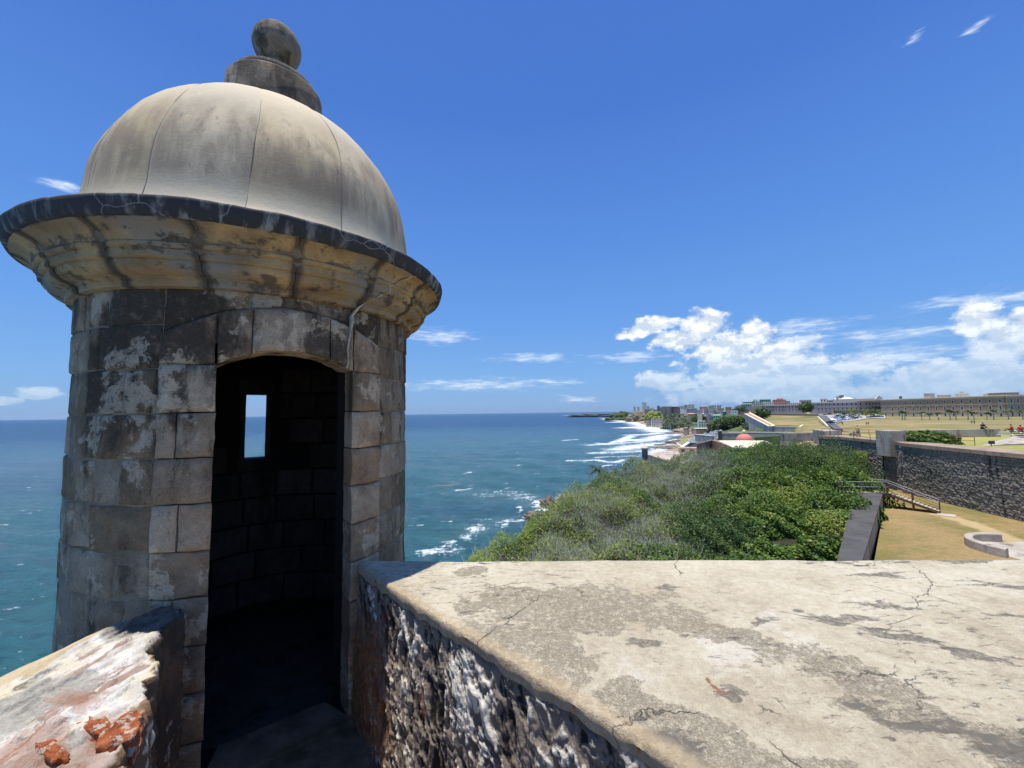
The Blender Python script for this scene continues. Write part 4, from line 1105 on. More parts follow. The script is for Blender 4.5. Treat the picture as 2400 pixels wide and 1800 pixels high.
# upper terrace behind the wall top
mb = MB(); mb.prism([(43.2, 10), (43.3, 33.4), (44.9, 45.0), (46.9, 55.7), (46, 60), (60, 66), (75, 56), (75, 10)], -6, -4.0)
o = mb.build('upper_terrace', M['yellowgrass'], None); o['kind'] = 'structure'
def wall_seg(name, a, b, z0, z1, th, mat, label, cat='wall', za=None, zb=None):
    """straight wall between two plan points; za, zb: top heights at the two ends"""
    a, b = Vector((a[0], a[1], 0)), Vector((b[0], b[1], 0)); d = (b-a).normalized(); n = Vector((-d.y, d.x, 0))*th
    mb = MB(); A_, B_ = (za if za is not None else z1), (zb if zb is not None else z1)
    mb.prism([(a.x, a.y), (b.x, b.y), (b.x+n.x, b.y+n.y), (a.x+n.x, a.y+n.y)], z0, [A_, B_, B_, A_])
    o = mb.build(name, mat, None); tag(o, label, cat); return o
wall_seg('terrace_wall', aty(2100, 1007, 54), aty(2345, 1011, 54), -4.6, -2.98, .7, M['conc'], 'long low grey wall at the back of the yellow grass terrace')
pb = aty(2074, 1008, 47.2)
t = empty('wall_pier', (pb.x+1.2, 47.4, -6), 'pale concrete pier standing on the corner of the dark wall top', 'pier')
mb = MB(); mb.box((pb.x+.95, 47.6, -4.1), (1.8, 2.0, 2.9), R(-6), taper=.03); mb.build('pier_body', M['conc'], t)
# sloping ramp slab and steps at the right edge
t = empty('metal_steps', (52, 46, -4), 'white railed metal steps at the far right edge of the terrace', 'steps')
for k in range(7):
    P = aty(2362+k*6, 1012+k*4.2, 48-k*.7); mb = MB(); mb.box((P.x+1.2, P.y, P.z), (1.6, .35, .06), 0); mb.build('tread', M['slab'], t)
mb = MB(); mb.tube([aty(2340, 1013, 49), aty(2366, 1012.5, 49)], .035, 5); mb.build('rail', M['whitepaint'], t)
mb = MB(); mb.tube([aty(2337, 1018, 48), aty(2370, 1018, 48), aty(2420, 1036, 44)], .05, 5); mb.build('rail', M['whitepaint'], t)
mb = MB(); mb.tube([aty(2368, 1009, 49), aty(2376, 1008, 49), aty(2430, 1029, 45)], .05, 5); mb.build('rail', M['whitepaint'], t)
for (a_, b_, Y_) in ((2370, 1010, 48.5), (2395, 1018, 47)):
    mb = MB(); mb.tube([aty(a_, b_, Y_), aty(a_, b_+14, Y_)], .04, 5); mb.build('rail_post', M['slab'], t)
ra, rb = aty(2297, 1044, 41.5), aty(2382, 1029, 47)
mb = MB(); mb.prism([(ra.x, ra.y), (rb.x, rb.y), (rb.x+9, rb.y+.5), (rb.x+9, ra.y+2), (ra.x+3, ra.y+.5)], -4.2, [-3.98, -3.35, -3.35, -3.6, -3.9])
tag(mb.build('ramp', M['conc'], None), 'sloping grey concrete ramp beside the small dark panel', 'ramp')
t = empty('info_panel', aty(2324, 1044, 41.5), 'small tilted dark panel on a post at the terrace edge', 'sign')
P = aty(2324, 1037, 41.5)
mb = MB(); mb.box((P.x, P.y, P.z), (.62, .05, .34)); mb.build('panel', flat('dark_panel', (.04, .045, .055), .4, .4), t)
mb = MB(); mb.tube([P-Vector((0, -.05, .17)), P-Vector((0, -.05, .5))], .04, 6); mb.build('post', M['rust'], t)
# ---- railings on the terrace edge
def railing(pts, zb, h, label, rails=2, step=None, mat=None, cat='railing', rr=.022):
    mat = mat or M['rust']
    t = empty('railing', (pts[0].x, pts[0].y, zb), label, cat)
    for p in pts: mb = MB(); mb.tube([(p.x, p.y, zb), (p.x, p.y, zb+h)], rr*1.3, 5); mb.build('post', mat, t)
    for k in range(rails):
        z = zb+h*(1-.45*k); mb = MB(); mb.tube([(p.x, p.y, z) for p in pts], rr, 5); mb.build('rail', mat, t)
    return t
railing([aty(1927, 1026, 60), aty(1946, 1027, 58), aty(1965, 1028.5, 56), aty(2001, 1030, 52.5), aty(2040, 1034, 48.5), aty(2066, 1037, 47.2)], -4.0, .95, 'rusty pipe railing along the wall top behind the thicket, left of the pier')
railing([aty(1946, 1022, 66), aty(1973, 1022, 64), aty(2037, 1022, 61), aty(2070, 1023, 60)], -4.15, .95, 'far rusty railing on the other side of the terrace path')
pr = [atz(2125, 1040, -4.0), atz(2176, 1041, -4.0), atz(2238, 1035.5, -4), atz(2285, 1042, -4)]
railing([aty(2120, 1034, 46.5), aty(2176, 1037, 45.3), aty(2238, 1040, 43.9), aty(2285, 1043, 42.2)], -4.0, .9, 'rusty railing with pale top rail beside the sea grape on the terrace')
# ---- staircase
foot = atz(2203, 1205, GZ); top = Vector((34.9, 38.65, -7.93))
t = empty('metal_staircase', (36, 37.4, GZ), 'rusty metal staircase with pale treads leading down to the dry grass', 'staircase')
dr = Vector((foot.x-top.x, foot.y-top.y, 0)); LH = dr.length; dr.normalize(); sd2 = Vector((-dr.y, dr.x, 0))
NS = 13
for k in range(NS):
    f = (k+.5)/NS; P = top+dr*LH*f; z = -7.95+(GZ+.1+7.95)*f
    mb = MB(); mb.box((P.x+sd2.x*.6, P.y+sd2.y*.6, z), (.30, 1.2, .045), math.atan2(dr.y, dr.x)); mb.build('tread', M['wood'], t)
for s_ in (0, 1.2):
    A_ = top+sd2*s_; B_ = Vector((foot.x, foot.y, GZ+.02))+sd2*s_
    mb = MB(); n_ = sd2*.03
    mb.hexa([A_-n_-Vector((0, 0, .22)), B_-n_-Vector((0, 0, .02)), B_+n_-Vector((0, 0, .02)), A_+n_-Vector((0, 0, .22)), A_-n_, B_-n_+Vector((0, 0, .2)), B_+n_+Vector((0, 0, .2)), A_+n_]); mb.build('stringer', M['rust'], t)
    for f in (0, .5, 1):
        P = A_.lerp(B_, f); gz = GZ if f < 1 else GZ
        mb = MB(); mb.tube([(P.x, P.y, GZ-.05), (P.x, P.y, P.z+1.0)], .045 if f < 1 else .03, 6); mb.build('post', M['rust'], t)
    for h_ in (1.0, .55):
        mb = MB(); mb.tube([A_+Vector((0, 0, h_)), B_+Vector((0, 0, h_+.02))], .024, 5); mb.build('handrail', M['rust'] if h_ < .9 else M['galv'], t)
t = empty('landing', (33.4, 39.3, -8), 'flat pale landing with bright handrails at the head of the staircase', 'landing')
Lp = [top-dr*.05, top-dr*.05+sd2*1.2, Vector((31.0, 41.6, 0)), Vector((30.2, 40.4, 0))]
Lp = [top+Vector((0.05, -.05, 0)), top+sd2*1.25, Vector((32.2, 41.2, 0)), Vector((30.8, 39.2, 0))]
mb = MB(); mb.prism([(v.x, v.y) for v in Lp], -8.2, -7.99); mb.build('beam', M['rust'], t)
mb = MB(); mb.prism([(v.x, v.y) for v in Lp], -7.985, -7.92); mb.build('deck', M['wood'], t)
for (a_, b_) in ((Lp[0], Lp[3]), (Lp[1], Lp[2])):
    for h_ in (1.0, .55):
        mb = MB(); mb.tube([(a_.x, a_.y, -7.92+h_), (b_.x, b_.y, -7.92+h_)], .035, 5); mb.build('handrail', M['galv'], t)
    for q_ in (a_, (a_+b_)/2, b_): mb = MB(); mb.tube([(q_.x, q_.y, -7.95), (q_.x, q_.y, -6.9)], .03, 5); mb.build('post', M['rust'], t)
mb = MB(); fp = atz(2218, 1208, GZ); mb.box((fp.x, fp.y, GZ+.02), (1.1, 1.1, .08), R(45)); mb.build('foot_slab', M['conc'], t)
# ================================================================ canopy height
ctl = [(1060, 1325, 26.5), (1100, 1290, 29), (1156, 1244, 36), (1226, 1223, 40), (1301, 1176, 48), (1339, 1142, 54), (1402, 1117, 60), (1470, 1086, 67), (1546, 1076, 71), (1631, 1065, 70), (1722, 1053, 64),
       (1760, 1045, 58), (1816, 1037, 54), (1875, 1029, 51), (1920, 1038, 48), (1970, 1062, 45), (2010, 1100, 41), (2006, 1150, 38.5), (1995, 1200, 32), (1985, 1270, 26.3), (1985, 1312, 24.5),
       (1200, 1312, 26), (1350, 1312, 25), (1500, 1312, 25), (1650, 1312, 24.5), (1800, 1312, 24), (1300, 1250, 33), (1500, 1200, 37.5), (1400, 1170, 46), (1700, 1200, 34), (1600, 1130, 47),
       (1700, 1110, 46), (1900, 1150, 33), (1900, 1240, 27.3), (1800, 1140, 39), (1850, 1080, 42), (1500, 1130, 56), (1560, 1090, 66)]
CP = [tuple(aty(*c)) for c in ctl]
for (px, py, Y) in ctl[:10]:
    b0 = aty(px, py, Y)
    for dY, dz in ((5, -3.0), (12, -9), (28, -24), (44, -34)):
        q = aty(px, py, Y+dY); CP.append((q.x-.15*dY, q.y, max(-41, q.z+dz)))
    q = aty(px-55, py, Y)
    if 1200 < px < 1600: CP.append((q.x, q.y, q.z-4.2 if px < 1480 else q.z-2.0))
for (x, y, z) in [(-9, 31, -20), (-9, 24, -19), (-8, 15, -18), (-4, 8, -13), (4, 10, -11), (12, 14, -9.6), (-1, 20, -10), (20, 78, -14), (30, 76, -10), (40, 66, -6.5), (45, 60, -6), (30, 95, -18), (-12, 40, -38), (4, 64, -32), (14, 85, -34), (38, 85, -12), (8, 3, -12), (-10, 4, -20), (-20, 20, -38)]:
    CP.append((x, y, z))
CPa = np.array(CP)
def rbf_fit(P, lam=.4):
    n = len(P); D_ = np.hypot(P[:, None, 0]-P[None, :, 0], P[:, None, 1]-P[None, :, 1]); K = D_**2*np.log(D_+1e-6)
    A_ = np.zeros((n+3, n+3)); A_[:n, :n] = K+lam*np.eye(n); A_[:n, n] = 1; A_[:n, n+1:] = P[:, :2]; A_[n, :n] = 1; A_[n+1:, :n] = P[:, :2].T
    return np.linalg.solve(A_, np.r_[P[:, 2], 0, 0, 0])
_w = rbf_fit(CPa)
def Hc(x, y):
    x = np.asarray(x, float); y = np.asarray(y, float); sh = x.shape; xf, yf = x.ravel(), y.ravel()
    D_ = np.hypot(xf[:, None]-CPa[None, :, 0], yf[:, None]-CPa[None, :, 1]); K = D_**2*np.log(D_+1e-6)
    return (K@_w[:len(CPa)]+_w[-3]+_w[-2]*xf+_w[-1]*yf).reshape(sh)
def vnoise(x, y, s, seed=0):
    """smooth value noise, vectorised"""
    r = np.random.default_rng(seed); T = r.random((256, 256)); X, Y = x/s+1000, y/s+1000
    i, j = np.floor(X).astype(int), np.floor(Y).astype(int); fx, fy = X-i, Y-j; fx = fx*fx*(3-2*fx); fy = fy*fy*(3-2*fy)
    g_ = lambda a, b: T[a % 256, b % 256]
    return (g_(i, j)*(1-fx)*(1-fy)+g_(i+1, j)*fx*(1-fy)+g_(i, j+1)*(1-fx)*fy+g_(i+1, j+1)*fx*fy)
# distinct crowns standing out of the thicket: px, py of the top, Y, radius x, height, label, kind
crowns = [(1835, 1033, 53, 5.6, 4.6, 'round dark green sea grape crown at the top of the thicket, near the pink dome', 'leaf3'),
          (1915, 1036, 48.5, 5.4, 4.8, 'broad dark green crown at the thicket top, against the dark wall', 'leaf3'),
          (1962, 1088, 42, 3.9, 4.0, 'bright sea grape crown reaching out over the landing', 'leaf'),
          (1860, 1105, 43, 3.6, 2.8, 'glossy mid-slope sea grape crown right of the grey dead brush', 'leaf'),
          (1945, 1150, 35, 3.0, 3.2, 'tall sea grape crown beside the walkway, above a dark hollow', 'leaf'),
          (1760, 1130, 43, 3.4, 2.4, 'wide flat sea grape crown in the middle of the thicket', 'leaf'),
          (1820, 1185, 33, 2.8, 2.0, 'pale-leaved sea grape crown low in the thicket, left of the walkway', 'leaf'),
          (1680, 1215, 31, 3.0, 2.2, 'rounded dark mound of fine-leaved bush nearest the parapet', 'leaf3'),
          (1935, 1262, 26, 1.7, 1.5, 'large-leaved sea grape right behind the parapet next to the walkway', 'leaf'),
          (1800, 1275, 26, 2.0, 1.4, 'low large-leaved sea grape bush showing over the middle of the parapet', 'leaf'),
          (2022, 1172, 35.5, 1.3, 1.3, 'small sea grape bush spilling onto the walkway below the landing', 'leaf')]
gx, gy = np.meshgrid(np.linspace(-22, 46, 137), np.linspace(2.6, 96, 188), indexing='ij')
gz = Hc(gx, gy)-np.clip(1.6+(gy-30)*.01, 1.5, 2.4)+.5*(vnoise(gx, gy, 3, 1)-.5)
for (cpx, cpy, cY, cr, ch, _l, _m) in crowns:
    cc_ = aty(cpx, cpy, cY); gz = gz-ch*.75*np.exp(-((gx-cc_.x)**2+(gy-cc_.y)**2)/(cr*.9)**2)
gz = np.clip(gz, -43, -4.6)
# keep clear of the strip wall and court
side = (gx-stripA.x)*(-sd_.y)+(gy-stripA.y)*sd_.x
gz = np.where(side < .6+.05*(gy-15), np.minimum(gz, -9.9), gz)
A = np.arange(gx.size).reshape(gx.shape); Fq = np.stack([A[:-1, :-1], A[1:, :-1], A[1:, 1:], A[:-1, 1:]], -1).reshape(-1, 4)
o = mesh_np('hillside', np.stack([gx, gy, gz], -1).reshape(-1, 3), Fq, M['soil'], None, True); o['kind'] = 'structure'
# ---- leaves
def leaf_fn(cols, trans=.25, rough=.42):
    def fn(g):
        v = g.attr('tone')
        c = g.ramp(v, cols)
        g.b.inputs['Subsurface Weight'].default_value = 0
        g.b.inputs['Transmission Weight'].default_value = 0
        # thin leaf: diffuse light passes through
        tr = g.new('ShaderNodeBsdfTranslucent'); g.put(tr.inputs['Color'], g.mix(.5, c, (.16, .26, .03)))
        ms = g.new('ShaderNodeMixShader'); ms.inputs[0].default_value = trans*1.2
        o_ = [n for n in g.n if n.type == 'OUTPUT_MATERIAL'][0]
        g.l.new(g.b.outputs[0], ms.inputs[1]); g.l.new(tr.outputs[0], ms.inputs[2]); g.l.new(ms.outputs[0], o_.inputs[0])
        return c
    return fn
LEAFC = [(0., (.03, .065, .012)), (.35, (.085, .16, .022)), (.65, (.16, .24, .035)), (.9, (.26, .32, .05)), (1., (.40, .32, .10))]
M['leaf'] = material('sea_grape_leaf', lambda g: leaf_fn(LEAFC)(g), .5, .3)
M['leaf2'] = material('brush_leaf', lambda g: leaf_fn([(0., (.06, .10, .016)), (.4, (.19, .27, .03)), (.75, (.31, .37, .05)), (1., (.38, .36, .13))])(g), .5, .3)
M['leaf3'] = material('dark_tree_leaf', lambda g: leaf_fn([(0., (.015, .04, .012)), (.4, (.05, .10, .022)), (.75, (.10, .16, .035)), (1., (.18, .22, .06))], .15)(g), .5, .3)
M['twig'] = flat('grey_dead_twig', (.42, .41, .34), .9, .1, .3, 5)
def leaf_mesh(name, P, N, S, tone, mat, hexa=False, parent=None, asp=.9):
    """P centres, N normals, S sizes: one small face per leaf"""
    n = len(P); a = np.cross(N, nrg.normal(size=(n, 3))); a /= np.linalg.norm(a, axis=1)[:, None]+1e-9; b = np.cross(N, a)
    if hexa:
        ang = [0, 60, 120, 180, 240, 300]; rad = [1, .92, .92, .85, .92, .92]
        C = [a*math.cos(R(t))*r_*S[:, None]*.5+b*math.sin(R(t))*r_*S[:, None]*.5*1.0+N*(.10*S[:, None]*abs(math.sin(R(t)))) for t, r_ in zip(ang, rad)]
    else:
        C = [a*.55*S[:, None], b*.45*asp*S[:, None]+N*.08*S[:, None], -a*.5*S[:, None], -b*.45*asp*S[:, None]+N*.08*S[:, None]]
    k = len(C); V = np.stack([P+c for c in C], 1).reshape(-1, 3); Fq = np.arange(n*k).reshape(n, k)
    return mesh_np(name, V, Fq, mat, parent, False, {'tone': ('FACE', tone)})
def in_view(x, y, z, m=60):
    P = np.stack([x, y, z], -1); d = P@np.array(FW); px = 1200+F_PX*(P@np.array(RT))/d; py = 900-F_PX*(P@np.array(UP))/d
    return px, py
def crown(px, py, Y, r, h, label, mat, n=None, name='sea_grape', cat='shrub', ls=.2, ground=None, c=None, hexa=True, squash=1.0):
    c = aty(px, py, Y) if c is None else c
    zc_ = c.z-h
    t = empty(name, (c.x, c.y, c.z-h-1.2), label, cat)
    n = n or int(900*(r*r*1.2+r*h*.8)/ (Y/34)**1.0)
    u = nrg.normal(size=(n, 3)); u[:, 2] = np.abs(u[:, 2])*1.0-.25; u /= np.linalg.norm(u, axis=1)[:, None]
    lump = 1+.15*np.sin(u[:, 0]*5+px)*np.cos(u[:, 1]*6+py)+.11*np.sin(u[:, 0]*11+u[:, 2]*9)+.06*np.sin(u[:, 0]*23+px)*np.sin(u[:, 1]*21)
    rad = (1-.35*nrg.random(n)**2.2)*lump
    P = np.stack([c.x+u[:, 0]*r*rad, c.y+u[:, 1]*r*rad*squash, zc_+u[:, 2]*h*rad], -1)
    N = u*.55+nrg.normal(size=(n, 3))*.5; N[:, 2] += .45; N /= np.linalg.norm(N, axis=1)[:, None]
    tone = np.clip(.42+.22*nrg.normal(size=n)+.15*np.sin(u[:, 0]*7+u[:, 1]*5), 0, 1)
    S = ls*(.7+.6*nrg.random(n))
    adopt(leaf_mesh('crown', P, N, S, tone, M[mat], hexa), t)
    mb = MB()
    for k in range(5):
        a = k*1.26+px; q = Vector((c.x+.6*r*math.cos(a), c.y+.6*r*math.sin(a), zc_+h*.35))
        mb.tube([(c.x+.2*math.cos(a), c.y+.2*math.sin(a), zc_-1.5), (c.x+.3*r*math.cos(a), c.y+.3*r*math.sin(a), zc_-.3), tuple(q)], [.07, .05, .02], 5)
    mb.build('trunk', M['twig'], t)
    return t
for (px, py, Y, r, h, lab, mt) in crowns:
    crown(px, py, Y, r, h, lab, mt, ls=(.175 if mt == 'leaf' else .12), n=int((9500 if mt == 'leaf' else 12000)*(r/3.2)**1.6*min(1.4, 34/Y+.3)), hexa=mt == 'leaf')
# thicket between and around them
def thicket():
    n = 430000
    x = nrg.uniform(-14, 44, n); y = 23+60*nrg.random(n)**1.25
    side = (x-stripA.x)*(-sd_.y)+(y-stripA.y)*sd_.x
    z = Hc(x, y)
    px, py = in_view(x, y, z)
    keep = (side > .75+np.clip(y-24, 0, 14)*.06) & (px > 960) & (px < 2030) & (py < 1400) & (z > -39) & ~((px > 1998) & (y < 38))
    x, y, z, px, py = x[keep], y[keep], z[keep], px[keep], py[keep]
    n = len(x)
    lump = 1.9*(vnoise(x, y, 2.8, 3)-.5)+1.1*(vnoise(x, y, 1.2, 4)-.5)+.35*(vnoise(x, y, .5, 6)-.5)
    gap = vnoise(x, y, 3.3, 9)
    for (cpx, cpy, cY, cr, ch, _l, _m) in crowns:
        cc_ = aty(cpx, cpy, cY); z = z-1.3*np.exp(-((x-cc_.x)**2+(y-cc_.y)**2)/(cr*1.15)**2)
    depth = nrg.random(n)**1.6*.9
    z2 = z+lump*1.15-depth-.25-np.clip(.33-gap, 0, 1)*7
    # kinds: broad-leaved on the right, fine brush on the left, dead patches
    fine = (px < 1480+120*np.sin(py/37.0)) | (vnoise(x, y, 7, 12) < .33)
    dead = np.maximum.reduce([np.exp(-(((px-a)/b)**2+((py-c)/d)**2)) for a, b, c, d in ((1560, 130, 1115, 38), (1480, 110, 1245, 50), (1300, 130, 1285, 28), (1640, 60, 1080, 18), (1390, 90, 1200, 30))])
    alive = nrg.random(n) > dead*.22
    dx = np.gradient(z2)*0
    N = nrg.normal(size=(n, 3))*.45; N[:, 2] += .9; N /= np.linalg.norm(N, axis=1)[:, None]
    P = np.stack([x, y, z2], -1)
    tone = np.clip(.40+.2*nrg.normal(size=n)+.5*(vnoise(x, y, 4, 15)-.5)+.3*(vnoise(x, y, 1.2, 16)-.5), 0, 1)
    a = alive & fine; b = alive & ~fine & (nrg.random(n) > .22)
    o = leaf_mesh('scrub_leaves', P[a], N[a], .105*(.6+.8*nrg.random(a.sum()))*(1+.008*y[a]), np.clip(tone[a]+.08, 0, 1), M['leaf2']); o['kind'] = 'stuff'; 
    o2 = leaf_mesh('sea_grape_leaves', P[b], N[b], .155*(.6+.8*nrg.random(b.sum())), tone[b], M['leaf'], True); o2['kind'] = 'stuff'
    tag(o, 'fine-leaved olive green scrub covering the seaward slope'); tag(o2, 'glossy broad-leaved thicket covering the slope between the crowns')
    # dead twigs
    m = nrg.random(n) < np.clip(dead*.5, 0, 1)+.010
    idx = np.where(m)[0][:60000]
    V = []; F = []
    L = .25+.6*nrg.random(len(idx)); dirs = nrg.normal(size=(len(idx), 3))*.55; dirs[:, 2] = np.abs(dirs[:, 2])+.45; dirs /= np.linalg.norm(dirs, axis=1)[:, None]
    base = P[idx]+np.array([0, 0, .05]); 
    mid = base+dirs*L[:, None]*.5; bend = nrg.normal(size=(len(idx), 3))*.25; tip = mid+(dirs+bend)*L[:, None]*.5
    r0 = .008+.013*nrg.random(len(idx))**2
    Vs = []
    for c_, rr_ in ((base, r0), (mid, r0*.8), (tip, r0*.35)):
        for k in range(3):
            an = 2*math.pi*k/3; Vs.append(c_+np.stack([np.cos(an)*rr_, np.sin(an)*rr_, 0*rr_], -1))
    VV = np.stack(Vs, 1).reshape(-1, 3); q = np.arange(len(idx))*9
    Fs = []
    for s_ in (0, 3):
        for k in range(3): kk = (k+1) % 3; Fs.append(np.stack([q+s_+k, q+s_+kk, q+s_+3+kk, q+s_+3+k], -1))
    o3 = mesh_np('dead_brush', VV, np.concatenate(Fs), M['twig']); o3['kind'] = 'stuff'; tag(o3, 'tangle of bare grey twigs standing in patches of the thicket')
thicket()
# a few bigger bare branches
for i, (px, py, Y, lab) in enumerate([(1365, 1290, 26, 'bare grey branch leaning left above the parapet edge'), (1615, 1085, 62, 'bleached bare branch sticking out near the top of the dead patch'), (1180, 1300, 27, 'short forked bare branch at the foot of the slope')]):
    b = aty(px, py+18, Y); mb = MB(); k = Y/26
    mb.tube([b, b+Vector((-.15*k, 0, .4*k)), b+Vector((-.5*k, .1, .75*k))], [.022*k, .016*k, .006*k], 5)
    mb.tube([b+Vector((-.15*k, 0, .4*k)), b+Vector((.1*k, 0, .7*k))], [.014*k, .005*k], 4)
    tag(mb.build('dead_branch', M['twig'], None), lab, 'branch')
# sea grape on the upper terrace
crown(2165, 1012, 47, 2.7, 1.1, 'spreading sea grape bush on the terrace beside the pale pier', 'leaf', n=2600, ls=.3)
crown(2248, 1036, 43.5, .35, .3, 'tuft of leaves growing from the wall cap', 'leaf', n=140, ls=.14)
# seaside rocks at the cliff foot
M['rock'] = agedwall('wet_brown_rock', (.13, .10, .075), (.30, .24, .17), sc=.15)
def rock(name, c, rx, ry, rz, label, seed, flatn=1.0, mat='rock'):
    bm = bmesh.new(); bmesh.ops.create_icosphere(bm, subdivisions=4, radius=1)
    for v in bm.verts:
        p = v.co.copy(); d = 1+.45*fbm(p*1.5+Vector((seed, 0, 0)), 5); z = p.z*d
        z = math.floor(z*4)/4*.55+z*.45
        v.co = Vector((c[0]+p.x*d*rx, c[1]+p.y*d*ry, c[2]+z*rz))
    me = bpy.data.meshes.new(name); bm.to_mesh(me); bm.free(); me.materials.append(M[mat])
    o = bpy.data.objects.new(name, me); link(o); tag(o, label, 'rock'); return o
rock('rock', atz(1284, 1183, -38.8), 3.4, 5, 3.2, 'brown wave-washed rock jutting from the cliff foot into white water', 3)
rock('rock', atz(1255, 1207, -38.8), 4.5, 2.2, 1.3, 'low orange-brown rock shelf under the green slope', 9)
# ================================================================ the coast, the lawn and the town beyond
KY = np.array([60, 110, 160, 230, 300, 316, 400, 480, 600, 800, 1050, 1450, 1900, 2600, 4000, 9000.])
KC = {1300: [-45]*16,
      1345: [-45]*16,
      1440: [-45]*11+[-45, -42, -38, -45, -45],
      1480: [-45]*10+[-44, -42.5, -34, -26, -38, -45],
      1510: [-45]*7+[-44, -44, -44, -42.5, -36, -11, -8, -18, -30],
      1560: [-30, -38, -41, -41.5, -40, -39.7, -39.3, -40.5, -42.5, -42.5, -40.5, -25, -2, 0, -10, -30],
      1600: [-22, -30, -34, -36, -37, -37, -37.5, -38, -39, -39.6, -31, -12, 2, 2, 0, -20],
      1650: [-12, -20, -24, -26, -27, -27, -28, -29, -31, -31, -16, -3, 4, 4, 0, -10],
      1700: [-9, -14, -18, -20, -21, -21, -22, -24, -27, -20, -5, 2, 5, 5, 0, 0],
      1750: [-8, -13, -16, -19, -20, -20, -20, -16, -8, -3, 1, 4, 5, 5, 0, 0],
      1800: [-8, -12, -14, -19, -20, -11.5, -8.5, -6.2, -4, 0, 3, 5, 5, 5, 0, 0],
      1880: [-9, -9, -8.6, -10, -11, -11, -8.5, -6.2, -4, 0, 3, 5, 5, 5, 0, 0],
      2000: [-9, -9, -8.3, -8.4, -8.2, -8.1, -7.4, -6.4, -4, 0, 3, 5, 5, 5, 0, 0],
      2400: [-9, -9, -8.2, -7.8, -7.4, -7.3, -7.2, -6.4, -4, 0, 3, 5, 5, 5, 0, 0],
      2900: [-9, -9, -8.2, -7.8, -7.4, -7.3, -7.2, -6.4, -4, 0, 3, 5, 5, 5, 0, 0]}
kpx = sorted(KC)
def ground(px, Y):
    px = np.asarray(px, float); Y = np.asarray(Y, float)
    vals = np.stack([np.interp(Y, KY, KC[k]) for k in kpx], -1)
    i = np.clip(np.searchsorted(kpx, px)-1, 0, len(kpx)-2); k0 = np.array(kpx)[i]; k1 = np.array(kpx)[i+1]; t = np.clip((px-k0)/(k1-k0), 0, 1)
    return np.take_along_axis(vals, i[..., None], -1)[..., 0]*(1-t)+np.take_along_axis(vals, i[..., None]+1, -1)[..., 0]*t
def gz1(px, Y): return float(ground(np.array([px]), np.array([Y]))[0])
def far_fn(g):
    p = g.world(); x, y, z = g.sep(p)
    n1 = g.noise(p, .012, 5, .55); n2 = g.noise(p, .07, 7, .65); n3 = g.noise(p, .5, 6, .7)
    grass = g.mix(g.ss(g.add(g.mul(n2, .6), g.mul(n1, .4)), .40, .58), (.36, .27, .13), (.19, .19, .07))
    grass = g.mix(g.mul(g.ss(n3, .45, .7), .4), grass, (.40, .30, .17))
    grass = g.mix(g.mul(g.ss(g.noise(g.scl(p, (.03, .10, 1)), 1.0, 5, .6), .5, .64), .6), grass, (.15, .14, .06))
    green = g.mix(g.ss(n2, .4, .6), (.05, .075, .03), (.13, .16, .06))
    sand = g.mix(g.ss(n2, .4, .62), (.24, .185, .14), (.46, .35, .24))
    c = g.mix(g.ss(g.add(z, g.mul(g.sub(n2, .5), 9)), -37, -30), sand, green)
    lawn = g.mul(g.ss(g.sub(x, g.mul(y, .60)), 0.0, 10.0), g.ss(g.add(z, 0.), -13, -11.4))
    c = g.mix(lawn, c, grass)
    town = g.mul(g.ss(y, 560, 620), g.ss(z, -30, -20))
    c = g.mix(g.mul(town, .45), c, (.22, .20, .18))
    g.l.new(g.bump(n3, .5, .4), g.b.inputs['Normal']); return c
M['far'] = material('far_ground', far_fn, .95, .1)
pxs = np.unique(np.concatenate([np.arange(1300, 2900, 12), kpx])); Ys = np.unique(np.concatenate([np.geomspace(60, 9000, 130), [298, 300, 316, 318]]))
Pg, Yg = np.meshgrid(pxs, Ys, indexing='ij')
Zg = ground(Pg, Yg)
Xg = (Pg-1200)/F_PX*Yg*1.0
Zg = Zg+(vnoise(Xg, Yg, 25, 21)-.5)*np.clip(Yg/200-.5, 0, 3)*(Zg < -12.5)+(vnoise(Xg, Yg, 60, 22)-.5)*.6
A = np.arange(Pg.size).reshape(Pg.shape); Fq = np.stack([A[:-1, :-1], A[1:, :-1], A[1:, 1:], A[:-1, 1:]], -1).reshape(-1, 4)
o = mesh_np('terrain', np.stack([Xg, Yg, Zg], -1).reshape(-1, 3), Fq, M['far'], None, True); o['kind'] = 'structure'
# distant hills on the horizon
V = []; F = []
for i in range(90):
    a = R(30+i*.6); hgt = 120+380*max(0, noise.fractal(Vector((i*.11, 3, 0)), 1, 2, 5))*(min(1, i/10))
    for r, z in ((17000, SEA), (21000, hgt*1.0), (26000, SEA)): V.append((r*math.sin(a), r*math.cos(a), z*.9))
for i in range(89):
    for k in range(2): F.append((i*3+k, i*3+3+k, i*3+4+k, i*3+1+k))
o = mesh_np('hills', V, F, flat('hazy_hill', (.16, .22, .27), .95, .1), None, True); o['kind'] = 'structure'
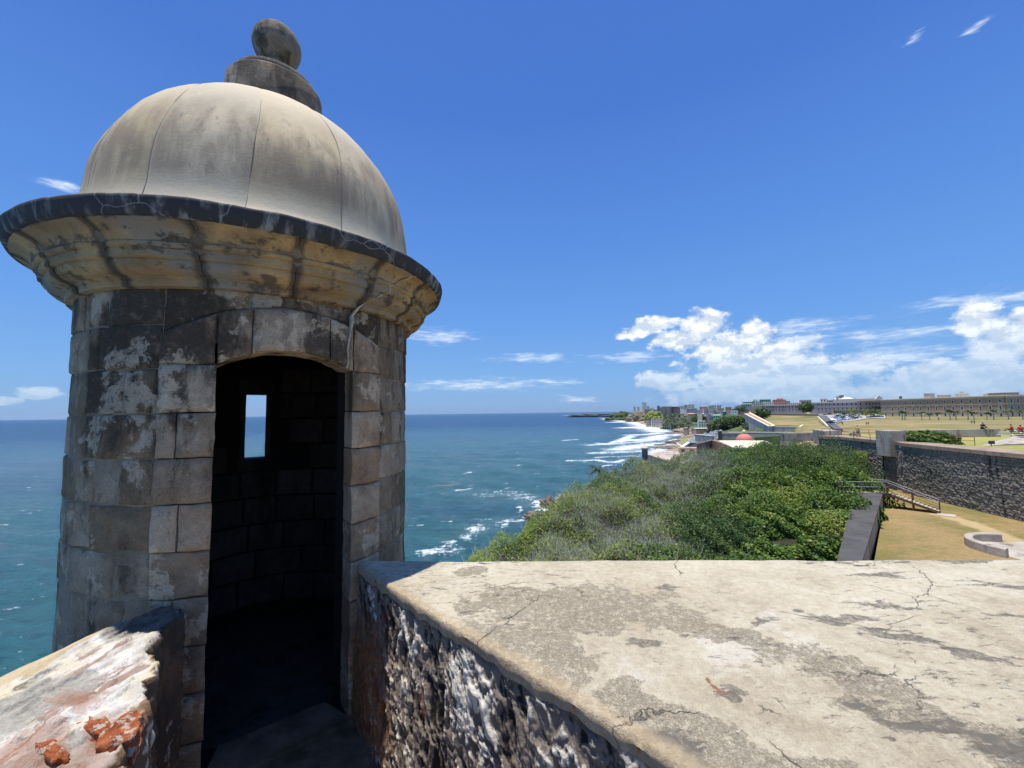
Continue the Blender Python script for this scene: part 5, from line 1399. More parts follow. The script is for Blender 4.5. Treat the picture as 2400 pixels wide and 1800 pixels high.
# ---- helpers in a frame that faces the eye
def frame(px, Y):
    v = ray(px, 960); a = math.atan2(v.x, v.y); u = Vector((math.cos(a), -math.sin(a), 0)); f = Vector((math.sin(a), math.cos(a), 0)); return u, f
def slab_px(name, pts, z, zb, mat, label=None, cat=None, parent=None, kind=None):
    P = [atz(a, b, z) for a, b in pts]
    mb = MB(); mb.prism([(p.x, p.y) for p in P], zb, z); o = mb.build(name, mat, parent)
    if label: tag(o, label, cat)
    if kind: o['kind'] = kind
    return o
def plaster(c, nm): return flat(nm, tuple(min(.85, v*1.3*k+.03*k) for v, k in zip(c, (1.12, 1.0, .86))), .85, .2, .14, .25)
WINM = flat('dark_window', (.035, .035, .045), .3, .5); FRAME = flat('window_surround', (.50, .47, .42), .8)
_win = {}
def winmesh(w_, h_, fr=.0):
    k = (round(w_, 2), round(h_, 2), fr > 0)
    if k not in _win:
        mb = MB(); mb.box((0, 0, 0), (w_, .16, h_), 0, 1)
        if fr > 0:
            mb.box((-w_/2-fr/2, -.04, 0), (fr, .28, h_+2*fr), 0, 0); mb.box((w_/2+fr/2, -.04, 0), (fr, .28, h_+2*fr), 0, 0)
            mb.box((0, -.04, h_/2+fr/2), (w_, .28, fr), 0, 0); mb.box((0, -.06, -h_/2-fr/2), (w_, .34, fr), 0, 0)
        else: mb.box((0, -.03, -h_/2-.06), (w_+.3, .22, .12), 0, 0)
        o = mb.build('window', [FRAME, WINM], None); me = o.data; bpy.data.objects.remove(o); _win[k] = me
    return _win[k]
def put_win(t, P, ang, w_, h_, fr=0.0):
    o = bpy.data.objects.new('window', winmesh(w_, h_, fr)); link(o, t); o.location = Vector(P)-wloc(t); o.rotation_euler = (0, 0, ang)
def house(x0, x1, y0, y1, Y, colr, label, cat='house', rows=1, cols=2, roof=None, deep=1.0, rc=None, name='house', wfr=0.0, yaw=0.0):
    """box house whose front fills px x0..x1, top y0, foot y1, at distance Y"""
    xm = (x0+x1)/2; u, f = frame(xm, Y)
    if yaw: c_, s_ = math.cos(yaw), math.sin(yaw); u, f = u*c_+f*s_, f*c_-u*s_
    A_, B_ = aty(xm, y0, Y), aty(xm, y1, Y); wd = (x1-x0)/F_PX*Y*math.cos(math.atan2(A_.x, Y)); h = A_.z-B_.z; ang = math.atan2(u.y, u.x)
    gzv = gz1(xm, Y); zb = min(B_.z, gzv)-2
    t = empty(name, (A_.x, A_.y, B_.z), label, cat)
    dp = wd*deep; C_ = Vector((A_.x, A_.y, 0))+f*dp/2
    mb = MB(); mb.box((C_.x, C_.y, (A_.z+zb)/2), (wd, dp, A_.z-zb), ang); mb.build('wall', plaster(colr, 'painted_wall'), t)
    rcol = rc or (.52, .50, .47)
    mr = plaster(rcol, 'roof_surface')
    if roof == 'hip':
        mb = MB(); rh = h*.28; a, b = wd*.56, dp*.56; k = wd*.2; pts = [C_+u*sx*a+f*sy*b for sx, sy in ((-1, -1), (1, -1), (1, 1), (-1, 1))]
        mb.hexa([(p.x, p.y, A_.z+.02) for p in pts]+[((C_+u*sx*k).x, (C_+u*sx*k).y, A_.z+rh) for sx in (-1, 1, 1, -1)]); mb.build('roof', mr, t)
    elif roof == 'shed':
        mb = MB(); mb.prism([tuple((C_+u*sx*wd*.54+f*sy*dp*.54)[:2]) for sx, sy in ((-1, -1), (1, -1), (1, 1), (-1, 1))], [A_.z+.05, A_.z+.05, A_.z+h*.12, A_.z+h*.12], [A_.z+.2, A_.z+.2, A_.z+h*.12+.2, A_.z+h*.12+.2]); mb.build('roof', mr, t)
    else:
        mb = MB(); mb.box((C_.x, C_.y, A_.z+.14), (wd*1.03, dp*1.03, .28), ang); mb.build('roof', mr, t)
    for r_ in range(rows):
        for k in range(cols):
            sx = -wd/2+wd*(k+.5)/cols; zz = B_.z+(A_.z-B_.z)*(r_+.55)/rows
            P = Vector((A_.x, A_.y, 0))+u*sx-f*.05; put_win(t, (P.x, P.y, zz), ang, min(1.6, wd/cols*.42), h/rows*.42, wfr)
    return t
# ---- leafy far trees
def far_tree(px, ytop, ybot, Y, wpx, label, mat='leaf3', name='tree', n=420, cat='tree', flatk=1.0, group=None):
    T = aty(px, ytop, Y); B_ = aty(px, ybot, Y); r = wpx/2/F_PX*Y; H = T.z-B_.z; h = min(H*.5*flatk+.5, r*1.1)
    t = empty(name, (B_.x, B_.y, B_.z), label, cat, group)
    n_ = n; u = nrg.normal(size=(n_, 3)); u /= np.linalg.norm(u, axis=1)[:, None]; rad = (1-.5*nrg.random(n_)**2)*(1+.22*np.sin(u[:, 0]*6+px)*np.cos(u[:, 1]*7))
    P = np.stack([T.x+u[:, 0]*r*rad, T.y+u[:, 1]*r*rad, T.z-h+u[:, 2]*h*rad], -1)
    N = u*.6+nrg.normal(size=(n_, 3))*.5; N[:, 2] += .4; N /= np.linalg.norm(N, axis=1)[:, None]
    tone = np.clip(.45+.2*nrg.normal(size=n_)+.2*u[:, 2]*0, 0, 1)
    adopt(leaf_mesh('crown', P, N, r*.22*(.7+.6*nrg.random(n_)), tone, M[mat]), t)
    mb = MB(); mb.tube([(B_.x, B_.y, B_.z-1), (B_.x, B_.y, T.z-h)], [max(.15, r*.08), max(.08, r*.05)], 5); mb.build('trunk', M['twig'], t)
    return t
palm_cache = {}
M['frond'] = material('palm_frond', leaf_fn([(0., (.03, .05, .02)), (.5, (.09, .12, .05)), (1., (.22, .23, .12))], .2), .5, .3)
def palm_meshes(seed):
    if seed in palm_cache: return palm_cache[seed]
    r_ = random.Random(seed); V = []; F = []
    for k in range(20):
        a = k*2.4+r_.uniform(-.2, .2); droop = r_.uniform(.15, 1.0); L = r_.uniform(.85, 1.1)*.38; up = r_.uniform(.0, .85)
        prev = None
        for i in range(7):
            s = i/6; rad = L*s*(1-.25*droop*s); z = L*(up*s-droop*1.1*s*s); w_ = .085*math.sin(math.pi*min(1, s*.9+.1))+.008
            if i % 2 and i > 1: w_ *= .55
            c = Vector((rad*math.cos(a), rad*math.sin(a), 1+z)); n = Vector((-math.sin(a), math.cos(a), 0))*w_
            V += [tuple(c+n-Vector((0, 0, w_*.9))), tuple(c), tuple(c-n-Vector((0, 0, w_*.9)))]
            b = len(V)-3
            if i: F += [(b-3, b-2, b+1, b), (b-2, b-1, b+2, b+1)]
    me = bpy.data.meshes.new('fronds'); me.from_pydata(V, [], F); me.materials.append(M['frond'])
    a_ = me.attributes.new('tone', 'FLOAT', 'FACE'); a_.data.foreach_set('value', [r_.random() for _ in F]); me.update()
    mb = MB(); mb.tube([(0, 0, -.1), (.02, .01, .4), (0, 0, 1)], [.035, .026, .02], 6); o = mb.build('trunk', M['twig'], None); tm = o.data; bpy.data.objects.remove(o)
    palm_cache[seed] = (me, tm); return palm_cache[seed]
def palm(px, ytop, ybot, Y, label, group=None, seed=0, k=1.0):
    T = aty(px, ytop, Y); B_ = aty(px, ybot, Y); H = (T.z-B_.z)*.86
    t = empty('palm_tree', (B_.x, B_.y, B_.z), label, 'palm tree', group)
    me, tm = palm_meshes(seed % 4)
    for nm, m_ in (('crown', me), ('trunk', tm)):
        o = bpy.data.objects.new(nm, m_); link(o, t); o.scale = (H*k, H*k, H); o.rotation_euler = (0, 0, seed*1.7)
    return t
# ---- small distant sentry box on the lower battery
t = empty('small_sentry_box', aty(1511, 1078, 106), 'small distant stone sentry box at the tip of the lower battery wall', 'sentry box')
P = aty(1511, 1052, 106); k = 106/F_PX
def lz(py): return aty(1511, py, 106).z
SB = agedwall('far_sentry_stone', (.24, .19, .15), (.38, .32, .26), sc=1.5); SBd = plaster((.52, .47, .38), 'far_dome')
mb = MB(); mb.lathe([(.74, lz(1051)), (.76, lz(1073)), (.5, lz(1079)), (.12, lz(1085)), (.0, lz(1086))], (P.x, P.y, 0), 20); mb.build('shaft', SB, t, True)
mb = MB(); mb.lathe([(.72, lz(1053)), (.92, lz(1050.5)), (.94, lz(1049)), (.7, lz(1048.5))], (P.x, P.y, 0), 20); mb.build('cornice', SBd, t, True)
mb = MB(); mb.lathe([(.72, lz(1049)), (.66, lz(1046.8)), (.42, lz(1044.6)), (.14, lz(1043.2)), (.1, lz(1042.5)), (.12, lz(1041.6)), (.05, lz(1040)), (0, lz(1039.4))], (P.x, P.y, 0), 20); mb.build('dome', SBd, t, True)
# lower battery
bat = empty('battery', atz(1560, 1070, -12.6), 'low flat stone battery with pinkish sunlit deck beyond the thicket', 'battery')
M['deck'] = agedwall('sunlit_deck', (.42, .34, .27), (.60, .52, .42), sc=.3)
slab_px('deck', [(1517, 1066), (1535, 1059), (1575, 1057), (1640, 1062), (1700, 1066), (1690, 1084), (1600, 1086), (1573, 1079)], -12.6, -13.2, M['deck'], parent=bat)
slab_px('wall', [(1516, 1064.5), (1517.5, 1065), (1573, 1080), (1571, 1083)], -12.2, -26, M['tanwall'], parent=bat)
slab_px('base', [(1518, 1067), (1536, 1060), (1574, 1058), (1700, 1067), (1690, 1085), (1572, 1082)], -13.25, -32, M['conc'], parent=bat)
# long low brown building with two dark openings
house(1590, 1632, 1051, 1063, 122, (.42, .32, .23), 'low tan wall with two small dark openings beyond the battery deck', 'building', 1, 2, deep=.35, name='low_building', rc=(.45, .36, .28))
# stone building with slanting cream roof
t = empty('stone_building', atz(1700, 1050, -8.6), 'dark stone building with flat cream roof in front of the pink dome', 'building')
zr = -8.3
slab_px('roof', [(1684, 1032.5), (1790, 1032.5), (1766, 1048.5), (1722, 1049.5)], zr+.05, zr-.35, plaster((.66, .60, .44), 'cream_roof'), parent=t)
slab_px('brown_wall', [(1667.5, 1031.3), (1670, 1030.8), (1686, 1032), (1724.5, 1049.8), (1721, 1051.5), (1690, 1038)], zr+.0, -14, agedwall('brown_wall', (.26, .17, .11), (.38, .27, .18), sc=.5), parent=t)
slab_px('gable_wall', [(1632.5, 1040.5), (1632, 1038.8), (1667.5, 1030.4), (1669, 1031.6)], zr-.02, -14, M['darkwall'], parent=t)
slab_px('back_wall', [(1690, 1034), (1786, 1034), (1764, 1047), (1725, 1047.5)], zr-.4, -14, M['tanwall'], parent=t)
slab_px('stair_parapet', [(1788, 1033), (1795, 1033), (1822, 1044), (1812, 1046)], -7.6, -12, M['conc'], 'sloping concrete parapet right of the cream roof, above the green crowns', 'wall')
# chapel with pink dome
t = empty('chapel', aty(1745, 1040, 175), 'round chapel with salmon pink dome and small yellow lantern', 'chapel')
C_ = aty(1745, 1033.5, 175); rr_ = 18.2/F_PX*175
pink = flat('salmon_paint', (.66, .22, .18), .75, .3, .06, .4)
mb = MB(); mb.lathe([(rr_*1.0, -4)]+[(rr_*math.cos(a), rr_*.92*math.sin(a)) for a in [i*math.pi/2/12 for i in range(12)]]+[(.02, rr_*.92)], (C_.x, C_.y, C_.z), 32); mb.build('dome', pink, t, True)
mb = MB(); mb.lathe([(.36, rr_*.9), (.34, rr_*.92+.7), (.8, rr_*.92+.95), (.78, rr_*.92+1.05), (.35, rr_*.92+1.6), (0, rr_*.92+1.7)], (C_.x, C_.y, C_.z), 14); mb.build('lantern', plaster((.62, .56, .30), 'yellow_lantern'), t, True)
mb = MB(); mb.box((C_.x, C_.y, C_.z-2.6), (8.5, 8.5, 4.5)); mb.build('wall', pink, t)
# walls of the cemetery and the gate works
def bar(px0, py0, px1, py1, Y0, Y1, drop, mat, label, th=1.0, name='long_wall', cap=None):
    a, b = aty(px0, py0, Y0), aty(px1, py1, Y1)
    t = empty(name, (a.x, a.y, a.z-drop), label, 'wall')
    d = Vector((b.x-a.x, b.y-a.y, 0)).normalized(); n = Vector((-d.y, d.x, 0))*th
    if n.x*a.x+n.y*a.y < 0: n = -n
    mb = MB(); mb.prism([(a.x, a.y), (b.x, b.y), (b.x+n.x, b.y+n.y), (a.x+n.x, a.y+n.y)], [a.z-drop, b.z-drop, b.z-drop, a.z-drop], [a.z-.3, b.z-.3, b.z-.3, a.z-.3]); mb.build('wall_body', mat, t)
    mb = MB(); e = d*.0-n*.06; mb.prism([(a.x+e.x, a.y+e.y), (b.x+e.x, b.y+e.y), (b.x+n.x*1.05, b.y+n.y*1.05), (a.x+n.x*1.05, a.y+n.y*1.05)], [a.z-.29, b.z-.29, b.z-.29, a.z-.29], [a.z, b.z, b.z, a.z]); mb.build('coping', cap or M['conc'], t)
    return t
cream = plaster((.66, .60, .48), 'cream_coping'); lav = agedwall('lavender_grey_wall', (.48, .42, .40), (.62, .55, .52), dark=(.22, .19, .19), sc=.12)
bar(1688, 1015, 1745, 1015, 190, 185, 4, M['conc'], 'weathered grey wall with square pier left of the pink dome', 2)
mbp = empty('pier', aty(1687, 1030, 186), 'dark square pier at the left end of the grey wall near the dome', 'pier'); P = aty(1687.5, 1021, 186)
mb = MB(); mb.box((P.x, P.y, P.z), (1.3, 1.3, 4)); mb.build('pier_body', M['darkwall'], mbp)
bar(1705, 1012.5, 1860, 1013, 230, 200, 3, M['conc'], 'long pale-topped wall running behind the pink dome', 1.5, cap=cream)
bar(1828, 1016, 1920, 1013, 120, 110, 5, M['conc'], 'massive grey stained wall at the end of the fort, behind the green crowns', 4)
bar(1905, 1006, 1935, 1010, 105, 95, 4, M['conc'], 'broken grey wall end beside the start of the railing', 3)
bar(1768, 1024, 1830, 1020, 150, 140, 5, M['yellowgrass'], 'grassy earthwork bank right of the pink dome', 8)
bar(1628, 1017.5, 1668, 1021, 190, 170, 4, M['conc'], 'curved white-topped wall above the stone building', 1, cap=M['whitepaint'])
bar(1602, 1047, 1618, 1036, 140, 150, 4, M['conc'], 'short white-edged ramp wall left of the dark stone building', 1.0, cap=M['whitepaint'])
bar(1618, 1036, 1634, 1036, 150, 148, 4, M['conc'], 'white-capped wall joining the ramp and the dark stone building', 1.0, cap=M['whitepaint'])
# yellow-green triangular bank with white edge
t = empty('grass_bank', aty(1600, 1047, 150), 'small yellow-green triangular grass bank with a white edge near the surf', 'bank')
a, b, c = aty(1586, 1038, 158), aty(1600, 1047, 146), aty(1608, 1024, 158)
mb = MB(); mb.quad([a, b, c]); mb.quad([b, aty(1613, 1036, 152), c]); mb.quad([a, c, aty(1598, 1030, 168)]); mb.build('turf', flat('bank_turf', (.26, .27, .10), .95), t)
mb = MB(); mb.tube([a, b], .25, 4); mb.build('edge', M['whitepaint'], t)
# rocky shelves where the surf ends
rock('rock_shelf', atz(1560, 1050, -39.8)+Vector((6, 4, 0)), 14, 12, 1.8, 'brown rock shelf at the foot of the fort washed by surf', 31)
rock('rock_shelf', atz(1580, 1040, -39.5)+Vector((10, 8, 0)), 17, 14, 3.2, 'tan rock shelf behind the first, below the green bank', 37)
rock('rock_shelf', atz(1547, 1043, -39.9), 7, 9, 1.4, 'small dark rock tip in the breaking waves', 41)
rock('rock_shelf', atz(1585, 1014, -39.5)+Vector((30, 0, 0)), 40, 40, 3.0, 'orange sand and rock at the far end of the beach', 43)
rock('headland', atz(1470, 983, -40)+Vector((40, 60, 0)), 120, 120, 14, 'dark green and brown low headland far along the coast', 51, mat='soil')
rock('rock_shelf', atz(1500, 989, -40)+Vector((60, 30, 0)), 90, 40, 4, 'brown shore rocks below the far houses', 53)
# cemetery: a field of small white tombs
mb = MB(); rq = random.Random(5)
for _ in range(420):
    px = rq.uniform(1606, 1692); Y = rq.uniform(300, 480); z = gz1(px, Y); v = ray(px, 1000); x = v.x/v.y*Y; h = rq.uniform(.8, 2.2)
    mb.box((x, Y, z+h/2+.2), (rq.uniform(1, 2.2), rq.uniform(1.5, 3), h), rq.uniform(-.2, .2), rq.randrange(2))
    if rq.random() < .3: mb.box((x, Y, z+h+.9), (.25, .25, 1.6), 0, 0); mb.box((x, Y, z+h+1.1), (.9, .25, .25), 0, 0)
o = mb.build('tombs', [M['whitepaint'], M['conc']], None); o['kind'] = 'stuff'; tag(o, 'crowded white and grey tombs of the seaside cemetery')
# ---- the diagonal lavender wall with brick-topped parapet
t = empty('city_wall', atz(1810, 1005, -13), 'lavender-grey city wall with orange brick top climbing left from the lawn', 'wall')
Pn = [aty(1815, 998, 300), aty(1803, 999.5, 290), aty(1746, 970, 420), aty(1757, 967, 430)]
brick = flat('orange_brick_top', (.50, .27, .16), .9, .1, .35, .35)
mb = MB(); mb.hexa([Pn[1]-Vector((0, 0, 16)), Pn[0]-Vector((0, 0, 16)), Pn[3]-Vector((0, 0, 20)), Pn[2]-Vector((0, 0, 20)), Pn[1], Pn[0], Pn[3], Pn[2]]); mb.build('wall_body', lav, t)
ins = lambda f_, g_: (Pn[1]*(1-g_)+Pn[2]*g_)*(1-f_)+(Pn[0]*(1-g_)+Pn[3]*g_)*f_
mb = MB(); up = Vector((0, 0, .25)); mb.hexa([ins(.22, .04), ins(.8, .04), ins(.8, .97), ins(.22, .97)]+[q+up for q in (ins(.22, .04), ins(.8, .04), ins(.8, .97), ins(.22, .97))]); mb.build('brick_top', brick, t)
for a_, b_ in (((0, 0), (0, 1)), ((1, 0), (1, 1)), ((0, 0), (1, 0))):
    mb = MB(); p_, q_ = ins(*a_), ins(*b_); mb.tube([p_+up*.6, q_+up*.6], .55, 4); mb.build('coping', cream, t)
bar(1815, 1000, 1873, 1000.5, 296, 270, 6, lav, 'low lavender wall with cream coping at the near edge of the lawn', 2.0, cap=cream)
t = empty('wall_end_ramp', atz(1885, 1004, -10.6), 'cream-topped sloping wall end at the corner of the lawn', 'wall')
P4 = [aty(1873, 1000, 270), aty(1880, 996, 285), aty(1889, 996, 285), aty(1913, 1008, 225), aty(1896, 1011, 215)]
mb = MB(); mb.prism([(p.x, p.y) for p in P4], [p.z-6 for p in P4], [p.z for p in P4]); mb.build('wall_body', lav, t)
mb = MB(); mb.prism([(p.x, p.y) for p in P4], [p.z+.02 for p in P4], [p.z+.3 for p in P4]); mb.build('coping', cream, t)
bar(1735, 967, 1757, 966, 470, 440, 4, brick, 'orange brick top of the wall where it reaches the town', 3)
# ---- the three storey barracks
t = empty('barracks', aty(2230, 980, 320), 'long three-storey taupe barracks with rows of pale-framed windows', 'barracks')
taupe = flat('taupe_plaster', (.35, .27, .185), .9, .15, .10, .05); sandc = flat('sand_plaster', (.58, .48, .34), .9, .15, .10, .08); side_c = flat('sunny_tan_plaster', (.34, .29, .21), .9, .15, .08, .08)
BA, BB = aty(2066, 978, 385), aty(2363, 981, 283); _d = Vector((BB.x-BA.x, BB.y-BA.y, 0)).normalized(); BC = Vector((BB.x-_d.y*60, BB.y+_d.x*60, 0))
zb0, zt0 = -8.0, 7.75
def off(a, b, k):
    d = Vector((b.x-a.x, b.y-a.y, 0)).normalized(); n = Vector((-d.y, d.x, 0))
    if n.x*a.x+n.y*a.y < 0: n = -n
    return a-n*k, b-n*k
def quadwall(a, b, z0, z1, th, mat, nm):
    d = Vector((b.x-a.x, b.y-a.y, 0)).normalized(); n = Vector((-d.y, d.x, 0))*th
    if n.x*a.x+n.y*a.y < 0: n = -n
    mb = MB(); mb.prism([(a.x, a.y), (b.x, b.y), (b.x+n.x, b.y+n.y), (a.x+n.x, a.y+n.y)], z0, z1); return mb.build(nm, mat, t)
H_ = [(-9, -3.55, sandc), (-3.5, 1.55, taupe), (1.6, 6.2, taupe), (6.25, 7.4, sandc)]
for z0, z1, m_ in H_: quadwall(BA, BB, z0, z1, 30, m_, 'wall'); quadwall(*off(BB, BC, .12), z0+.01, z1-.01, 1.5, side_c if m_ is taupe else sandc, 'wall')
for z0, z1, k in ((-3.7, -3.2, .25), (1.45, 1.85, .22), (6.1, 6.45, .3), (7.3, 7.9, .7)):
    a, b = off(BA, BB, k); quadwall(a, b, z0, z1, 1.0, cream if z0 > 7 else sandc, 'string_course'); a, b = off(BB, BC, k); quadwall(a, b, z0, z1, 1.0, cream if z0 > 7 else sandc, 'string_course')
mb = MB(); mb.prism([(BA.x, BA.y), (BB.x, BB.y), (BC.x, BC.y), (BC.x-10, BC.y+60), (BA.x+20, BA.y+60)], 7.2, 7.6); mb.build('roof', M['conc'], t)
dB = (BB-BA); dB.z = 0; LB_ = dB.length; dB.normalize(); angB = math.atan2(dB.y, dB.x); nB = Vector((dB.y, -dB.x, 0))
wpx = [2075, 2092, 2107, 2123, 2141, 2158.5, 2176.5, 2195.5, 2215, 2235, 2255.5, 2277, 2299, 2322, 2346]
def on_line(A_, B_, px):
    v = ray(px, 960); d = B_-A_; # solve A + s d = t v in plan
    den = d.x*v.y-d.y*v.x; s = (A_.y*v.x-A_.x*v.y)/den; return A_+d*s
for px in wpx:
    P = on_line(BA, BB, px)+nB*.02
    for z_, hh in ((-6.0, 2.3), (-1.0, 2.6), (3.9, 2.2)): put_win(t, (P.x, P.y, z_), angB, 1.25, hh, .38)
dC = (BC-BB); dC.z = 0; dC.normalize(); angC = math.atan2(dC.y, dC.x); nC = Vector((dC.y, -dC.x, 0))
for px in (2371, 2387, 2403, 2420):
    P = on_line(BB, BC, px)+nC*.15
    for z_, hh in ((-6.0, 2.3), (-1.0, 3.0), (3.9, 2.8)): put_win(t, (P.x, P.y, z_), angC, 1.1, hh, .3)
for (x0, x1, y0, y1, Y, c_, nm) in ((2169, 2186, 922.5, 931, 345, (.40, .38, .34), 'roof_hut'), (2202, 2223, 926, 929, 340, (.45, .43, .39), 'roof_hut'), (2244, 2264, 922.5, 927, 330, (.62, .60, .55), 'roof_hut'), (2251, 2257, 918, 923, 330, (.40, .38, .40), 'roof_tank'), (2308, 2320, 923, 926, 320, (.5, .55, .55), 'roof_hut'), (2330, 2373, 921, 925, 310, (.22, .19, .18), 'roof_shed'), (2378, 2392, 923, 925, 310, (.6, .6, .6), 'roof_hut'), (2108, 2113, 929, 934, 372, (.08, .07, .08), 'chimney')):
    A_ = aty((x0+x1)/2, y0, Y); B_ = aty((x0+x1)/2, y1+3, Y); wd = (x1-x0)/F_PX*Y
    mb = MB(); mb.box((A_.x, A_.y, (A_.z+B_.z)/2), (wd*.8, wd*.7, A_.z-B_.z), angB, 0); mb.box((A_.x, A_.y, A_.z+.06), (wd*.88, wd*.78, .14), angB, 0); mb.build(nm, plaster(c_, 'roof_hut_paint'), t)
bar(2075, 981, 2420, 983, 300, 262, 1.6, M['conc'], 'low grey kerb wall between the lawn and the barracks road', 1.2)
# ---- lilac building with white upper block and gable
t = empty('lilac_building', aty(1980, 962, 440), 'two-storey lilac-grey building with white framed windows beside the car park', 'building')
LA, LB2 = aty(1898, 965, 455), aty(2067, 962, 415)
lil = flat('lilac_plaster', (.42, .38, .42), .9, .15, .08, .08); pal = flat('pale_lilac_plaster', (.60, .56, .58), .9, .15, .08, .08)
def seg(a, b, z0, z1, th, mat, nm): 
    d = Vector((b.x-a.x, b.y-a.y, 0)).normalized(); n = Vector((-d.y, d.x, 0))*th
    if n.x*a.x+n.y*a.y < 0: n = -n
    mb = MB(); mb.prism([(a.x, a.y), (b.x, b.y), (b.x+n.x, b.y+n.y), (a.x+n.x, a.y+n.y)], z0, z1); return mb.build(nm, mat, t)
ltop = aty(1980, 942, 437).z; lmid = aty(1980, 952.5, 437).z; lbot = aty(1980, 962.5, 437).z
seg(LA, LB2, lbot-3, ltop, 14, lil, 'wall')
a, b = off(LA, LB2, .5); seg(a, b, ltop-.9, ltop+.1, 1.5, pal, 'cornice'); a, b = off(LA, LB2, .25); seg(a, b, lmid-.2, lmid+.2, 1, pal, 'string_course')
dL = (LB2-LA); dL.z = 0; dL.normalize(); angL = math.atan2(dL.y, dL.x); nL = Vector((dL.y, -dL.x, 0))
for px in (1918, 1927, 1936, 1945.5, 1955, 1965, 1975, 1985.5, 1996, 2007, 2018, 2031, 2039):
    P = on_line(LA, LB2, px)+nL*.03
    put_win(t, (P.x, P.y, (ltop+lmid)/2-.2), angL, 1.1, 2.4, .4); put_win(t, (P.x, P.y, (lmid+lbot)/2), angL, 1.1, 2.2, .4)
for px in (2047, 2054, 2062):
    P = on_line(LA, LB2, px)+nL*.03; put_win(t, (P.x, P.y, (ltop+lmid)/2), angL, 1.2, 1.2, .2); put_win(t, (P.x, P.y, (lmid+lbot)/2+.3), angL, 2.2, 3.0, .2)
t = empty('white_hall', aty(2000, 942, 470), 'white upper hall with low domed roof and curved gable behind the lilac building', 'building')
ivory = flat('ivory_plaster', (.66, .61, .52), .85, .15, .06, .08)
HA, HB = aty(1952, 942, 480), aty(2066, 940, 450)
seg(HA, HB, -2, aty(2000, 934.5, 466).z, 20, ivory, 'wall')
mb = MB(); Cc = aty(1992, 934.5, 475)
mb.lathe([(9.6, 0), (8.4, .9), (5, 2.2), (2, 2.8), (0, 2.9)], (Cc.x, Cc.y+9, Cc.z-.2), 24); mb.build('low_dome', M['whitepaint'], t, True)
a, b = off(aty(2005, 932, 468), aty(2062, 931, 452), 0); seg(Vector((a.x, a.y, 0)), Vector((b.x, b.y, 0)), 8, aty(2030, 931, 460).z, 16, M['whitepaint'], 'roof')
gpts = [(2051, 941), (2051, 935), (2054, 934), (2056, 930), (2060, 926.5), (2063, 929.5), (2065, 933), (2069, 934.5), (2069, 941)]
G0 = [aty(a, b, 446) for a, b in gpts]; mb = MB(); n = len(G0); bsz = Vector((0, 1.2, 0))
mb.v = [tuple(p) for p in G0]+[tuple(p+bsz) for p in G0]; mb.f = [tuple(range(n)), tuple(n+i for i in reversed(range(n)))]+[(i, (i+1) % n, n+(i+1) % n, n+i) for i in range(n)]; mb.mi = [0]*len(mb.f); mb.build('curved_gable', ivory, t)
for (px, y0, y1, w_) in ((1969, 926.5, 934, 2.0), (1973.5, 926, 932, 2.2), (1962, 929, 940, 1.7)):
    A_, B_ = aty(px, y0, 462), aty(px, y1, 462); mb = MB(); mb.box((A_.x, A_.y, (A_.z+B_.z)/2), (w_, w_, A_.z-B_.z)); mb.build('chimney', M['conc'] if px > 1965 else ivory, t)
for px in (1990, 2002, 2012.5, 2025): 
    A_ = aty(px, 940, 452); mb = MB(); mb.box((A_.x, A_.y, A_.z), (.8, .5, 2.6), .3); mb.build('skylight', M['whitepaint'], t)
# ---- long lilac-pink building with many small windows
t = empty('pink_long_building', aty(1830, 968, 500), 'long low pinkish-grey two-storey building with two rows of small dark windows', 'building')
QA, QB = aty(1784, 968, 505), aty(1886, 968.5, 480)
seg(QA, QB, -7, aty(1830, 949.5, 494).z, 16, flat('dusty_pink_plaster', (.45, .38, .38), .9, .15, .08, .08), 'wall')
a, b = off(QA, QB, .4); zt_ = aty(1830, 949, 494).z; seg(a, b, zt_-.5, zt_+.25, 16.8, cream, 'roof')
seg(aty(1757, 968, 515), aty(1784, 968, 505), -7, aty(1770, 951, 510).z, 14, flat('sunny_ochre_plaster', (.42, .33, .22), .9, .15, .1, .08), 'end_wing')
dQ = (QB-QA); dQ.z = 0; dQ.normalize(); angQ = math.atan2(dQ.y, dQ.x); nQ = Vector((dQ.y, -dQ.x, 0))
for px in (1789, 1798, 1804, 1809.5, 1813, 1819, 1827, 1833, 1837, 1842, 1850, 1858, 1866, 1871, 1875.5):
    P = on_line(QA, QB, px)+nQ*.02
    for yy in (954, 961): put_win(t, (P.x, P.y, aty(1830, yy, 494).z), angQ, .95, 1.9, 0)
bar(1790, 969, 1920, 970.5, 470, 430, 3.2, flat('grey_blue_wall', (.22, .23, .25), .9, .1), 'low blue-grey retaining wall behind the lawn, under the pinkish building', 1)
